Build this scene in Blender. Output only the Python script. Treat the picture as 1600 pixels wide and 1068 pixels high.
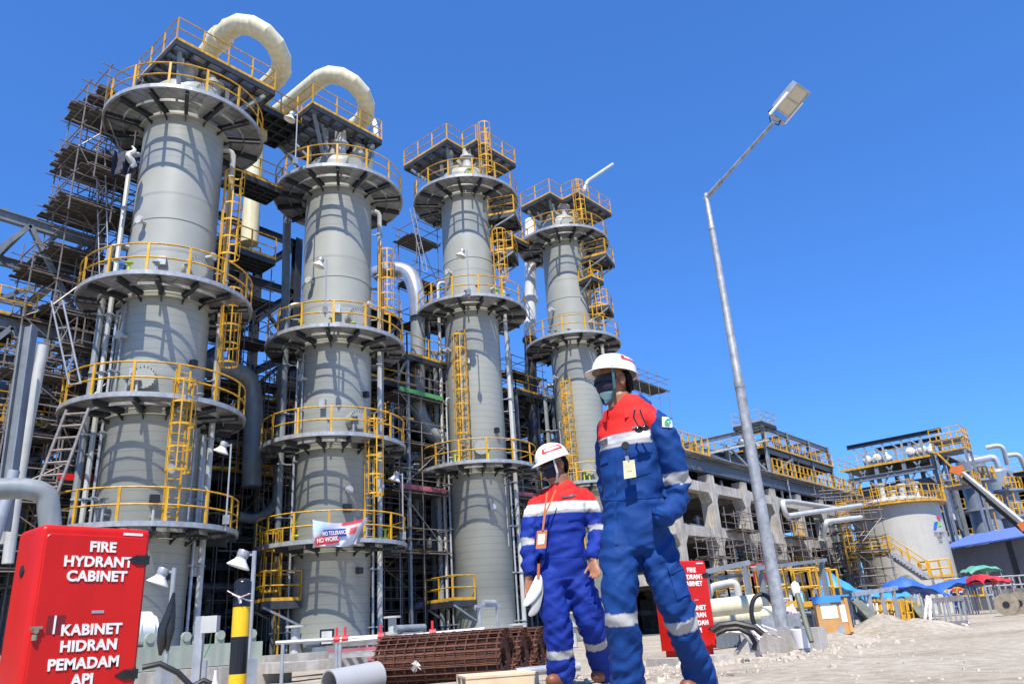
import bpy, math, random
import numpy as np
from math import sin, cos, pi, radians, hypot, atan2, sqrt
from mathutils import Vector, noise, Matrix
random.seed(7)
S = bpy.context.scene
for o in list(bpy.data.objects): bpy.data.objects.remove(o)

# ---------------------------------------------------------------- camera
PSI, PITCH, ROLL, HCAM, FPX = radians(40), radians(20.9), radians(3.83), 0.42, 1200.0
_Fo = Vector((cos(PSI), sin(PSI), 0)); _R0 = Vector((sin(PSI), -cos(PSI), 0)); _Z = Vector((0, 0, 1))
FW = _Fo*cos(PITCH) + _Z*sin(PITCH)
_U0 = -_Fo*sin(PITCH) + _Z*cos(PITCH)
RT = _R0*cos(ROLL) - _U0*sin(ROLL)
UP = _U0*cos(ROLL) + _R0*sin(ROLL)
CAM = Vector((0, 0, HCAM))
cd = bpy.data.cameras.new('camera'); cam = bpy.data.objects.new('camera', cd); S.collection.objects.link(cam)
cam.matrix_world = Matrix(((RT.x, UP.x, -FW.x, CAM.x), (RT.y, UP.y, -FW.y, CAM.y), (RT.z, UP.z, -FW.z, CAM.z), (0, 0, 0, 1)))
cd.sensor_width = 36; cd.lens = 36*FPX/1600; cd.clip_start = .05; cd.clip_end = 6000
S.camera = cam
# ---------------------------------------------------------------- sky, sun, exposure
SUN_EL, SUN_AZ = radians(58), radians(217)
w = bpy.data.worlds.new('World'); S.world = w; w.use_nodes = True
nt = w.node_tree; nt.nodes.clear()
sky = nt.nodes.new('ShaderNodeTexSky'); sky.sky_type = 'NISHITA'; sky.sun_disc = False
sky.sun_elevation = SUN_EL; sky.sun_rotation = (pi/2 - SUN_AZ) % (2*pi)
sky.air_density = 1.0; sky.dust_density = 0.0; sky.ozone_density = 4.0; sky.altitude = 0
bg = nt.nodes.new('ShaderNodeBackground'); bg.inputs[1].default_value = 0.09
ow = nt.nodes.new('ShaderNodeOutputWorld')
tn = nt.nodes.new('ShaderNodeMixRGB'); tn.blend_type = 'MULTIPLY'; tn.inputs[0].default_value = 1; tn.inputs[2].default_value = (.612, 1.308, 2.44, 1)
gm = nt.nodes.new('ShaderNodeGamma'); gm.inputs[1].default_value = .75; nt.links.new(sky.outputs[0], gm.inputs[0])
nt.links.new(gm.outputs[0], tn.inputs[1]); nt.links.new(tn.outputs[0], bg.inputs[0]); nt.links.new(bg.outputs[0], ow.inputs[0])
sd = bpy.data.lights.new('sun', 'SUN'); sun = bpy.data.objects.new('sun', sd); S.collection.objects.link(sun)
sd.energy = 5.0; sd.angle = radians(.5); sd.color = (1, .94, .84)
_sv = Vector((cos(SUN_AZ)*cos(SUN_EL), sin(SUN_AZ)*cos(SUN_EL), sin(SUN_EL)))
sun.rotation_euler = _sv.to_track_quat('Z', 'Y').to_euler(); sun.location = (-5, -5, 40)
S.view_settings.view_transform = 'Standard'; S.view_settings.look = 'None'
S.view_settings.exposure = 0.60; S.view_settings.gamma = 1
S.render.engine = 'CYCLES'
S.cycles.max_bounces = 6; S.cycles.transparent_max_bounces = 24; S.cycles.diffuse_bounces = 3; S.cycles.glossy_bounces = 2

# ---------------------------------------------------------------- photograph pixel -> place
def _ray(x, y): return FW + RT*((x-800)/FPX) - UP*((y-534)/FPX)
def atD(x, y, D):
    d = _ray(x, y); return CAM + d*(D/hypot(d.x, d.y))
def atY(x, y, Y):
    d = _ray(x, y); return CAM + d*(Y/d.y)
def atX(x, y, X):
    d = _ray(x, y); return CAM + d*(X/d.x)
def atZ(x, y, z):
    d = _ray(x, y); return CAM + d*((z-HCAM)/d.z)
U = Vector((1, 0, 0)); V = Vector((0, 1, 0))
VL = _R0.copy(); VF = _Fo.copy()          # view-right and view-forward on the ground
V3 = Vector

# ---------------------------------------------------------------- materials
def _new(name):
    m = bpy.data.materials.new(name); m.use_nodes = True
    n = m.node_tree; b = n.nodes['Principled BSDF']; return m, n, b
def mat(name, col, rough=.55, metal=0, var=.12, scale=3, bump=.0, bscale=40, streak=0, col2=None, thresh=None, spec=.5):
    """procedural: large blotches + optional vertical grime streaks + fine bump"""
    m, n, b = _new(name); L = n.links.new
    b.inputs['Roughness'].default_value = rough; b.inputs['Metallic'].default_value = metal
    b.inputs['Specular IOR Level'].default_value = spec
    tc = n.nodes.new('ShaderNodeTexCoord'); tx = n.nodes.new('ShaderNodeTexNoise')
    tx.inputs['Scale'].default_value = scale; tx.inputs['Detail'].default_value = 6; tx.inputs['Roughness'].default_value = .62
    L(tc.outputs['Object'], tx.inputs['Vector'])
    rp = n.nodes.new('ShaderNodeValToRGB'); e = rp.color_ramp.elements
    c = col; d = col2 or tuple(max(0, v*(1-2*var)) for v in c)
    lo, hi = thresh or (.3, .7)
    e[0].position = lo; e[1].position = hi; e[0].color = (*d, 1)
    e[1].color = (*(c if col2 else tuple(min(1, v*(1+var)) for v in c)), 1)
    L(tx.outputs['Fac'], rp.inputs[0]); out = rp.outputs[0]
    if streak:
        mp = n.nodes.new('ShaderNodeMapping'); mp.inputs['Scale'].default_value = (5, 5, .25)
        t2 = n.nodes.new('ShaderNodeTexNoise'); t2.inputs['Scale'].default_value = 1.3; t2.inputs['Detail'].default_value = 5
        L(tc.outputs['Object'], mp.inputs[0]); L(mp.outputs[0], t2.inputs['Vector'])
        r2 = n.nodes.new('ShaderNodeValToRGB'); r2.color_ramp.elements[0].position = .42; r2.color_ramp.elements[1].position = .62
        r2.color_ramp.elements[0].color = (1-streak, 1-streak*1.05, 1-streak*1.15, 1)
        mx = n.nodes.new('ShaderNodeMixRGB'); mx.blend_type = 'MULTIPLY'; mx.inputs[0].default_value = 1
        L(t2.outputs['Fac'], r2.inputs[0]); L(out, mx.inputs[1]); L(r2.outputs[0], mx.inputs[2]); out = mx.outputs[0]
    L(out, b.inputs['Base Color'])
    if bump:
        t3 = n.nodes.new('ShaderNodeTexNoise'); t3.inputs['Scale'].default_value = bscale; t3.inputs['Detail'].default_value = 4
        L(tc.outputs['Object'], t3.inputs['Vector'])
        bp = n.nodes.new('ShaderNodeBump'); bp.inputs['Strength'].default_value = bump; bp.inputs['Distance'].default_value = .02
        L(t3.outputs['Fac'], bp.inputs['Height']); L(bp.outputs[0], b.inputs['Normal'])
    return m
def shell_mat(name, col, pitch, depth=.55):
    """painted vessel cladding with thin horizontal lap seams every `pitch` metres"""
    m = mat(name, col, .42, 0, .07, .45); n = m.node_tree; L = n.links.new; b = n.nodes['Principled BSDF']
    src = b.inputs['Base Color'].links[0].from_socket
    tc = n.nodes.new('ShaderNodeTexCoord'); sx = n.nodes.new('ShaderNodeSeparateXYZ'); L(tc.outputs['Object'], sx.inputs[0])
    dv = n.nodes.new('ShaderNodeMath'); dv.operation = 'DIVIDE'; dv.inputs[1].default_value = pitch; L(sx.outputs[2], dv.inputs[0])
    fr = n.nodes.new('ShaderNodeMath'); fr.operation = 'FRACT'; L(dv.outputs[0], fr.inputs[0])
    lt = n.nodes.new('ShaderNodeMath'); lt.operation = 'LESS_THAN'; lt.inputs[1].default_value = .05; L(fr.outputs[0], lt.inputs[0])
    mx = n.nodes.new('ShaderNodeMixRGB'); mx.inputs[2].default_value = tuple(v*(1-depth) for v in col)+(1,)
    L(lt.outputs[0], mx.inputs[0]); L(src, mx.inputs[1]); L(mx.outputs[0], b.inputs['Base Color'])
    return m
def grating_mat(name, col):
    """open bar grating: 30 mm deep bearing bars, so it is open seen along its normal and closed at a slant"""
    m, n, b = _new(name); L = n.links.new
    b.inputs['Base Color'].default_value = (*col, 1); b.inputs['Roughness'].default_value = .5; b.inputs['Metallic'].default_value = .2
    tc = n.nodes.new('ShaderNodeTexCoord'); sp = n.nodes.new('ShaderNodeSeparateXYZ'); L(tc.outputs['Object'], sp.inputs[0]); ms_ = []
    for k_, pit in ((0, .92), (1, .31)):
        dv = n.nodes.new('ShaderNodeMath'); dv.operation = 'DIVIDE'; dv.inputs[1].default_value = pit; L(sp.outputs[k_], dv.inputs[0])
        fr = n.nodes.new('ShaderNodeMath'); fr.operation = 'FRACT'; L(dv.outputs[0], fr.inputs[0])
        lt = n.nodes.new('ShaderNodeMath'); lt.operation = 'LESS_THAN'; lt.inputs[1].default_value = .06 if k_ == 0 else .16; L(fr.outputs[0], lt.inputs[0]); ms_.append(lt)
    mxm = n.nodes.new('ShaderNodeMath'); mxm.operation = 'MAXIMUM'; L(ms_[0].outputs[0], mxm.inputs[0]); L(ms_[1].outputs[0], mxm.inputs[1])
    nz = n.nodes.new('ShaderNodeTexNoise'); nz.inputs['Scale'].default_value = 1.1; L(tc.outputs['Object'], nz.inputs['Vector'])
    cr = n.nodes.new('ShaderNodeValToRGB'); cr.color_ramp.elements[0].position = .4; cr.color_ramp.elements[0].color = tuple(v*.55 for v in col)+(1,); cr.color_ramp.elements[1].position = .62; cr.color_ramp.elements[1].color = (*col, 1); L(nz.outputs['Fac'], cr.inputs[0])
    mc = n.nodes.new('ShaderNodeMixRGB'); mc.inputs[2].default_value = tuple(v*.4 for v in col)+(1,); L(mxm.outputs[0], mc.inputs[0]); L(cr.outputs[0], mc.inputs[1]); L(mc.outputs[0], b.inputs['Base Color'])
    g = n.nodes.new('ShaderNodeNewGeometry'); dt = n.nodes.new('ShaderNodeVectorMath'); dt.operation = 'DOT_PRODUCT'
    L(g.outputs['True Normal'], dt.inputs[0]); L(g.outputs['Incoming'], dt.inputs[1])
    ab = n.nodes.new('ShaderNodeMath'); ab.operation = 'ABSOLUTE'; L(dt.outputs['Value'], ab.inputs[0])
    mr = n.nodes.new('ShaderNodeMapRange'); mr.inputs[1].default_value = .5; mr.inputs[2].default_value = .85
    mr.inputs[3].default_value = .04; mr.inputs[4].default_value = .82; L(ab.outputs[0], mr.inputs[0])
    tr = n.nodes.new('ShaderNodeBsdfTransparent'); ms = n.nodes.new('ShaderNodeMixShader')
    L(mr.outputs[0], ms.inputs[0]); L(b.outputs[0], ms.inputs[1]); L(tr.outputs[0], ms.inputs[2])
    L(ms.outputs[0], n.nodes['Material Output'].inputs[0]); return m
M = {}
M['shell'] = shell_mat('vessel_paint_seamed', (.337, .347, .306), .33, .38)
M['shell2'] = shell_mat('vessel_paint_wide_seams', (.337, .347, .306), 2.4, .2)
M['vessel'] = mat('vessel_paint', (.337, .347, .306), .42, 0, .06, .8, streak=.1)
M['grating'] = grating_mat('bar_grating', (.34, .35, .35))
M['galv'] = mat('galvanised_steel', (.42, .44, .46), .45, .35, .14, 4, streak=.12)
M['steel'] = mat('grey_painted_steel', (.21, .24, .27), .5, .1, .12, 2, streak=.15)
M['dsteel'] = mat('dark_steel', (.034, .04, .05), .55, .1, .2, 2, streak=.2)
M['scaf'] = mat('scaffold_tube', (.30, .29, .28), .5, .4, .25, 6, col2=(.19, .13, .10))
M['plank'] = mat('grey_planks', (.085, .078, .07), .8, 0, .25, 5, bump=.3, bscale=25)
M['yellow'] = mat('safety_yellow', (.74, .40, .015), .5, 0, .14, 2.2, streak=.3)
M['cream'] = mat('cream_pipe_coating', (.72, .67, .46), .5, 0, .05, 2.5, streak=.14)
M['white'] = mat('white_paint', (.80, .80, .78), .4, 0, .04, 3, streak=.06)
M['lpipe'] = mat('light_pipe_paint', (.52, .53, .50), .42, 0, .08, 2, streak=.14)
M['mpipe'] = mat('grey_pipe_paint', (.24, .27, .28), .42, 0, .1, 2, streak=.15)
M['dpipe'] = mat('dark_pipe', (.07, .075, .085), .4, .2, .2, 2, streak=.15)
M['alu'] = mat('aluminium_cladding', (.72, .73, .75), .28, .75, .08, 2.5)
M['tankp'] = mat('tank_paint', (.48, .465, .42), .45, 0, .04, 1, streak=.06)
M['conc'] = mat('weathered_concrete', (.49, .46, .41), .85, 0, .16, 1.6, .3, 18, streak=.22)
M['red'] = mat('red_gloss_paint', (.58, .010, .004), .38, 0, .05, 3, streak=.10, spec=.35, bump=.04, bscale=60)
M['black'] = mat('black_rubber', (.015, .015, .017), .45, 0, .1, 8)
M['rust'] = mat('rusty_mesh', (.15, .058, .032), .85, 0, .25, 14, col2=(.06, .024, .016), bump=.3)
M['wood'] = mat('plywood', (.55, .30, .10), .7, 0, .1, 3, streak=.1)
M['pine'] = mat('pale_board', (.66, .52, .34), .75, 0, .1, 4)
M['tarp'] = mat('blue_tarpaulin', (.05, .28, .72), .5, 0, .08, 3)
M['tarp2'] = mat('deep_blue_tarpaulin', (.03, .12, .50), .55, 0, .1, 3)
M['tarpr'] = mat('red_tarpaulin', (.55, .03, .04), .55, 0, .1, 3)
M['green'] = mat('green_board', (.08, .30, .10), .6, 0, .15, 5)
M['teal'] = mat('green_sheet', (.10, .33, .26), .55, 0, .1, 3)
M['dclad'] = mat('shade_dark_cladding', (.05, .05, .055), .7, 0, .08, 1, streak=.08)  # cladding tone blackened to deepen the shade between the towers
M['pad'] = mat('bounce_cut_paving', (.13, .125, .12), .85, 0, .2, 1.2, bump=.2)  # dark tone chosen to cut sand bounce and deepen the shade
M['clad'] = mat('grey_wall_cladding', (.20, .20, .22), .6, 0, .06, 1, streak=.08)
M['broof'] = mat('blue_roof_sheet', (.12, .20, .58), .45, 0, .06, 1)
M['bsteel'] = mat('blue_grey_vessel', (.24, .29, .36), .4, .1, .07, 1, streak=.1)
M['olive'] = mat('olive_steel', (.16, .17, .12), .6, 0, .15, 3, streak=.1)
M['skid'] = mat('pale_green_skid_paint', (.34, .38, .31), .5, 0, .1, 3, streak=.15)
M['orange'] = mat('orange_paint', (.55, .14, .02), .5, 0, .08, 3)
M['tan'] = mat('brown_insulation', (.30, .25, .18), .85, 0, .2, 4, bump=.4)
M['lens'] = mat('lamp_glass', (.55, .52, .42), .15, 0, .05, 8)
M['pink'] = mat('pink_red_board', (.35, .10, .13), .7, 0, .2, 4)

# ---------------------------------------------------------------- mesh builder
class MB:
    def __init__(s): s.v = []; s.f = []; s.sm = []
    def add(s, vs, fs, smooth=False):
        o = len(s.v); s.v += [tuple(p) for p in vs]; s.f += [tuple(i+o for i in f) for f in fs]; s.sm += [smooth]*len(fs); return s
    def box(s, c, size, rz=0.0):
        x, y, z = size[0]/2, size[1]/2, size[2]/2; ca, sa = cos(rz), sin(rz); c = V3(c)
        vs = [c+V3((ca*a*x-sa*b*y, sa*a*x+ca*b*y, d*z)) for d in (-1, 1) for a, b in ((-1, -1), (1, -1), (1, 1), (-1, 1))]
        return s.add(vs, [(3, 2, 1, 0), (4, 5, 6, 7), (0, 1, 5, 4), (1, 2, 6, 5), (2, 3, 7, 6), (3, 0, 4, 7)])
    def bb(s, a, b):
        a = V3(a); b = V3(b); return s.box((a+b)/2, [abs(q) for q in (b-a)])
    def _frame(s, d, up=None):
        d = V3(d).normalized(); up = V3(up) if up else (V3((0, 0, 1)) if abs(d.z) < .95 else V3((1, 0, 0)))
        x = d.cross(up).normalized(); y = x.cross(d).normalized(); return x, y
    def bar(s, p, q, wd=.06, h=None, up=None):
        h = h or wd; p = V3(p); q = V3(q); x, y = s._frame(q-p, up); x = x*wd/2; y = y*h/2
        vs = [e+a*x+b*y for e in (p, q) for a, b in ((-1, -1), (1, -1), (1, 1), (-1, 1))]
        return s.add(vs, [(3, 2, 1, 0), (4, 5, 6, 7), (0, 1, 5, 4), (1, 2, 6, 5), (2, 3, 7, 6), (3, 0, 4, 7)])
    def ibeam(s, p, q, h=.3, wd=.2, t=.03, up=None):
        p = V3(p); q = V3(q); x, y = s._frame(q-p, up)
        o = y*(h/2-t/2)
        s.bar(p+o, q+o, wd, t, up); s.bar(p-o, q-o, wd, t, up); s.bar(p, q, t, h-2*t, up); return s
    def tube(s, p, q, r, n=8, r2=None, cap=True):
        p = V3(p); q = V3(q); r2 = r if r2 is None else r2; x, y = s._frame(q-p)
        vs = [e+(x*cos(2*pi*i/n)+y*sin(2*pi*i/n))*rr for e, rr in ((p, r), (q, r2)) for i in range(n)]
        s.add(vs, [(i, (i+1) % n, n+(i+1) % n, n+i) for i in range(n)], n > 5)
        if cap: s.add(vs, [tuple(range(n))[::-1], tuple(range(n, 2*n))])
        return s
    def pipe(s, pts, r, n=10, closed=False, cap=True):
        pts = [V3(p) for p in pts]; m = len(pts); rr = r if isinstance(r, (list, tuple)) else [r]*m
        vs = []; x = None
        for i, p in enumerate(pts):
            a = pts[i-1] if (i > 0 or closed) else p; b = pts[(i+1) % m] if (i < m-1 or closed) else p
            d1 = (p-a); d2 = (b-p); d = (d1.normalized() if d1.length > 1e-9 else V3())+(d2.normalized() if d2.length > 1e-9 else V3())
            if d.length < 1e-6: d = d2 if d2.length > 1e-9 else d1
            d.normalize()
            if x is None: x, y = s._frame(d)
            else:
                x = (x-d*x.dot(d)).normalized(); y = x.cross(d)*-1; y = d.cross(x)
            y = d.cross(x).normalized()
            vs += [p+(x*cos(2*pi*k/n)+y*sin(2*pi*k/n))*rr[i] for k in range(n)]
        fs = []
        for i in range(m if closed else m-1):
            j = (i+1) % m
            fs += [(i*n+k, i*n+(k+1) % n, j*n+(k+1) % n, j*n+k) for k in range(n)]
        s.add(vs, fs, True)
        if cap and not closed: s.add(vs, [tuple(range(n))[::-1], tuple(range((m-1)*n, m*n))])
        return s
    def lathe(s, prof, c=(0, 0, 0), n=32, a0=0, a1=2*pi, smooth=True):
        c = V3(c); full = abs(a1-a0-2*pi) < 1e-6; k = n if full else n+1
        vs = [c+V3((r*cos(a0+(a1-a0)*i/n), r*sin(a0+(a1-a0)*i/n), z)) for r, z in prof for i in range(k)]
        fs = []
        for j in range(len(prof)-1):
            for i in range(n):
                i2 = (i+1) % k
                fs.append((j*k+i, j*k+i2, (j+1)*k+i2, (j+1)*k+i))
        return s.add(vs, fs, smooth)
    def xform(s, M4):
        s.v = [tuple(M4 @ V3(p)) for p in s.v]; return s
    def build(s, name, m, parent=None, world=False):
        me = bpy.data.meshes.new(name); v = s.v
        if parent is not None and world:
            o = V3(parent.get('_o', parent.location)); v = [(p[0]-o.x, p[1]-o.y, p[2]-o.z) for p in v]
        me.from_pydata(v, [], s.f); me.materials.append(M[m] if isinstance(m, str) else m)
        me.polygons.foreach_set('use_smooth', s.sm); me.update()
        if any(s.sm):
            try: me.set_sharp_from_angle(angle=radians(40))
            except Exception: pass
        ob = bpy.data.objects.new(name, me); S.collection.objects.link(ob)
        if parent is not None: ob.parent = parent
        return ob
def tag(o, label=None, cat=None, group=None, kind=None):
    if label: o['label'] = label
    if cat: o['category'] = cat
    if group: o['group'] = group
    if kind: o['kind'] = kind
    return o
def thing(name, label, cat, loc=(0, 0, 0), group=None, rz=0):
    o = bpy.data.objects.new(name, None); S.collection.objects.link(o); o.location = loc; o.rotation_euler = (0, 0, rz)
    o.empty_display_size = .3
    return tag(o, label, cat, group)
def one(mb, name, m, label, cat, group=None, base=None):
    """a thing that is a single mesh; origin put at its base"""
    vs = mb.v; zs = min(p[2] for p in vs); n = len(vs)
    o = V3(base) if base is not None else V3((sum(p[0] for p in vs)/n, sum(p[1] for p in vs)/n, zs))
    mb.v = [(p[0]-o.x, p[1]-o.y, p[2]-o.z) for p in vs]
    ob = mb.build(name, m); ob.location = o; return tag(ob, label, cat, group)
def copy_tree(o, parent=None):
    c = o.copy(); S.collection.objects.link(c)
    if parent: c.parent = parent
    for ch in list(o.children): copy_tree(ch, c)
    return c
def rail(mb, pts, h=1.1, closed=False, pw=.07, r=.028, toe=True, step=1.25):
    pts = [V3(p) for p in pts]; P = pts+[pts[0]] if closed else pts
    for a, b in zip(P, P[1:]):
        for hh in (h, h*.52): mb.tube(a+V3((0, 0, hh)), b+V3((0, 0, hh)), r, 6, cap=False)
        if toe: mb.bar(a+V3((0, 0, .07)), b+V3((0, 0, .07)), .012, .12)
        k = max(1, round((b-a).length/step))
        for i in range(k): p = a+(b-a)*(i/k); mb.bar(p, p+V3((0, 0, h)), pw, pw*.6)
    if not closed and (P[-1]-P[0]).length > .01: mb.bar(P[-1], P[-1]+V3((0, 0, h)), pw, pw*.6)
    return mb
def arc(r, a0, a1, n, z=0): return [V3((r*cos(a0+(a1-a0)*i/n), r*sin(a0+(a1-a0)*i/n), z)) for i in range(n+1)]
def ladder_mb(p, z0, z1, out, wd=.45, rung=.3, t=.05):
    mb = MB(); p = V3(p); out = V3(out).normalized(); sd_ = V3((-out.y, out.x, 0))*wd/2
    for s_ in (-1, 1): mb.bar(p+sd_*s_+V3((0, 0, z0)), p+sd_*s_+V3((0, 0, z1)), t, t)
    z = z0+.2
    while z < z1: mb.tube(p-sd_+V3((0, 0, z)), p+sd_+V3((0, 0, z)), .016, 5); z += rung
    return mb
def cage_mb(p, z0, z1, out, R=.38):
    mb = MB(); p = V3(p); out = V3(out).normalized(); a0 = atan2(out.y, out.x); c = p+out*R*.8
    z = z0
    while z <= z1+.01:
        a = [c+V3((R*cos(a0+t), R*sin(a0+t), z)) for t in np.linspace(-2.4, 2.4, 12)]
        for q, q2 in zip(a, a[1:]): mb.bar(q, q2, .012, .07)
        z += .75
    for t in (-2.2, -1.3, -.45, .45, 1.3, 2.2):
        q = c+V3((R*cos(a0+t), R*sin(a0+t), 0)); mb.bar(q+V3((0, 0, z0)), q+V3((0, 0, z-.75)), .045, .012, up=V3((cos(a0+t), sin(a0+t), 0)))
    return mb
# ================================================================ ground
def ground_mat():
    m, n, b = _new('sandy_ground'); L = n.links.new
    tc = n.nodes.new('ShaderNodeTexCoord')
    def nz(sc, det=6):
        t = n.nodes.new('ShaderNodeTexNoise'); t.inputs['Scale'].default_value = sc; t.inputs['Detail'].default_value = det
        L(tc.outputs['Object'], t.inputs['Vector']); return t.outputs['Fac']
    rp = n.nodes.new('ShaderNodeValToRGB'); e = rp.color_ramp.elements
    e[0].position = .33; e[0].color = (.325, .282, .22, 1); e[1].position = .66; e[1].color = (.455, .41, .335, 1)
    L(nz(.5), rp.inputs[0])
    r2 = n.nodes.new('ShaderNodeValToRGB'); r2.color_ramp.elements[0].position = .35; r2.color_ramp.elements[0].color = (.72, .70, .67, 1); r2.color_ramp.elements[1].position = .6
    L(nz(9), r2.inputs[0])
    mx = n.nodes.new('ShaderNodeMixRGB'); mx.blend_type = 'MULTIPLY'; mx.inputs[0].default_value = 1
    L(rp.outputs[0], mx.inputs[1]); L(r2.outputs[0], mx.inputs[2]); L(mx.outputs[0], b.inputs['Base Color'])
    b.inputs['Roughness'].default_value = .95; b.inputs['Specular IOR Level'].default_value = .1
    ad = n.nodes.new('ShaderNodeMath'); ad.operation = 'ADD'; L(nz(30), ad.inputs[0]); L(nz(4), ad.inputs[1])
    bp = n.nodes.new('ShaderNodeBump'); bp.inputs['Strength'].default_value = .55; bp.inputs['Distance'].default_value = .03
    L(ad.outputs[0], bp.inputs['Height']); L(bp.outputs[0], b.inputs['Normal']); return m
M['sand'] = ground_mat()
def gz(x, y): return .09*max(0, 1-max(0, hypot(x-4.2, y-2.9)-2.6)/2.0)**.7 if hypot(x-4.2, y-2.9) < 4.6 else 0.0
def ground():
    mb = MB()
    # fine relief near the camera, one flat sheet beyond
    N = 230; x0, x1, y0, y1 = -4, 40, -14, 16
    vs = []; fs = []
    for j in range(N+1):
        for i in range(N+1):
            x = x0+(x1-x0)*i/N; y = y0+(y1-y0)*j/N
            e = min(1, min(i, N-i, j, N-j)/6)
            road = 1/(1+math.exp((y-2.6)*2.2))          # flatter on the road side
            rut = sum(math.exp(-((y-yr-.12*noise.noise(V3((x*.25, yr, 1))))/.10)**2) for yr in (-3.1, -1.6, .1, 1.35))*(.012+.006*noise.noise(V3((x*2.2, y*6, 0))))
            z = -rut+(noise.noise(V3((x*.5, y*.5, 0)))*.03+noise.noise(V3((x*1.7, y*1.7, 3)))*.018)*(1-.8*road)*e
            vs.append((x, y, z-.02*e+gz(x, y)))
    W = N+1
    fs = [(j*W+i, j*W+i+1, (j+1)*W+i+1, (j+1)*W+i) for j in range(N) for i in range(N)]
    mb.add(vs, fs, True)
    B = 3000
    o = len(mb.v)
    ring = [(-B, -B), (B, -B), (B, B), (-B, B)]; inn = [(x0, y0), (x1, y0), (x1, y1), (x0, y1)]
    mb.add([(*p, 0) for p in ring+inn], [(0, 1, 5, 4), (1, 2, 6, 5), (2, 3, 7, 6), (3, 0, 4, 7)])
    tag(mb.build('ground', 'sand'), kind='structure')
ground()
mb = MB(); mb.bb((-40, 22.6, -.3), (50, 47, .03)); tag(mb.build('bounce_cut_slab', 'pad'), kind='structure')  # dark slab added over the sand to cut bounce light under the structure
def stones(name, spots, label):
    mb = MB(); rnd = random.Random(4)
    for (x, y, sp, k, s0, s1) in spots:
        for _ in range(k):
            px = x+rnd.gauss(0, sp[0]); py = y+rnd.gauss(0, sp[1]); s = s0+(s1-s0)*rnd.random()**3
            c = V3((px, py, s*.15-.02+gz(px, py))); q = []
            for i in range(5): a = 2*pi*i/5+rnd.random(); q.append(c+V3((cos(a)*s*(.6+.5*rnd.random()), sin(a)*s*(.6+.5*rnd.random()), -s*.4+rnd.random()*s*.2)))
            sl = V3((rnd.uniform(-.3, .3), rnd.uniform(-.3, .3), 0))*s; t = [c+sl+(p-c)*rnd.uniform(.45, .75)+V3((0, 0, s*(.25+.5*rnd.random()))) for p in q]
            mb.add(q+t, [(i, (i+1) % 5, 5+(i+1) % 5, 5+i) for i in range(5)]+[(5, 6, 7, 8, 9)])
    o = mb.build(name, 'rubble'); tag(o, label, 'rubble', kind='stuff')
M['rubble'] = mat('pale_rubble', (.48, .42, .34), .95, 0, .2, 5, bump=.3, bscale=30)
def mound(name, c, rx, ry, h, label, seed=1, m='sand'):
    mb = MB(); N = 28; vs = []; fs = []
    for j in range(N+1):
        for i in range(N+1):
            u = i/N*2-1; v = j/N*2-1; r = hypot(u, v)
            z = h*max(0, 1-r)**.9*(1+.5*noise.noise(V3((u*3+seed, v*3, seed))))+.09*h*noise.noise(V3((u*9, v*9, seed)))*max(0, 1-r)**.5
            vs.append((c[0]+u*rx*(1+.15*noise.noise(V3((u*2, v*2, seed+5)))), c[1]+v*ry, c[2]+z-.06))
    W = N+1
    mb.add(vs, [(j*W+i, j*W+i+1, (j+1)*W+i+1, (j+1)*W+i) for j in range(N) for i in range(N)], True)
    return one(mb, name, m, label, 'mound')

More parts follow.
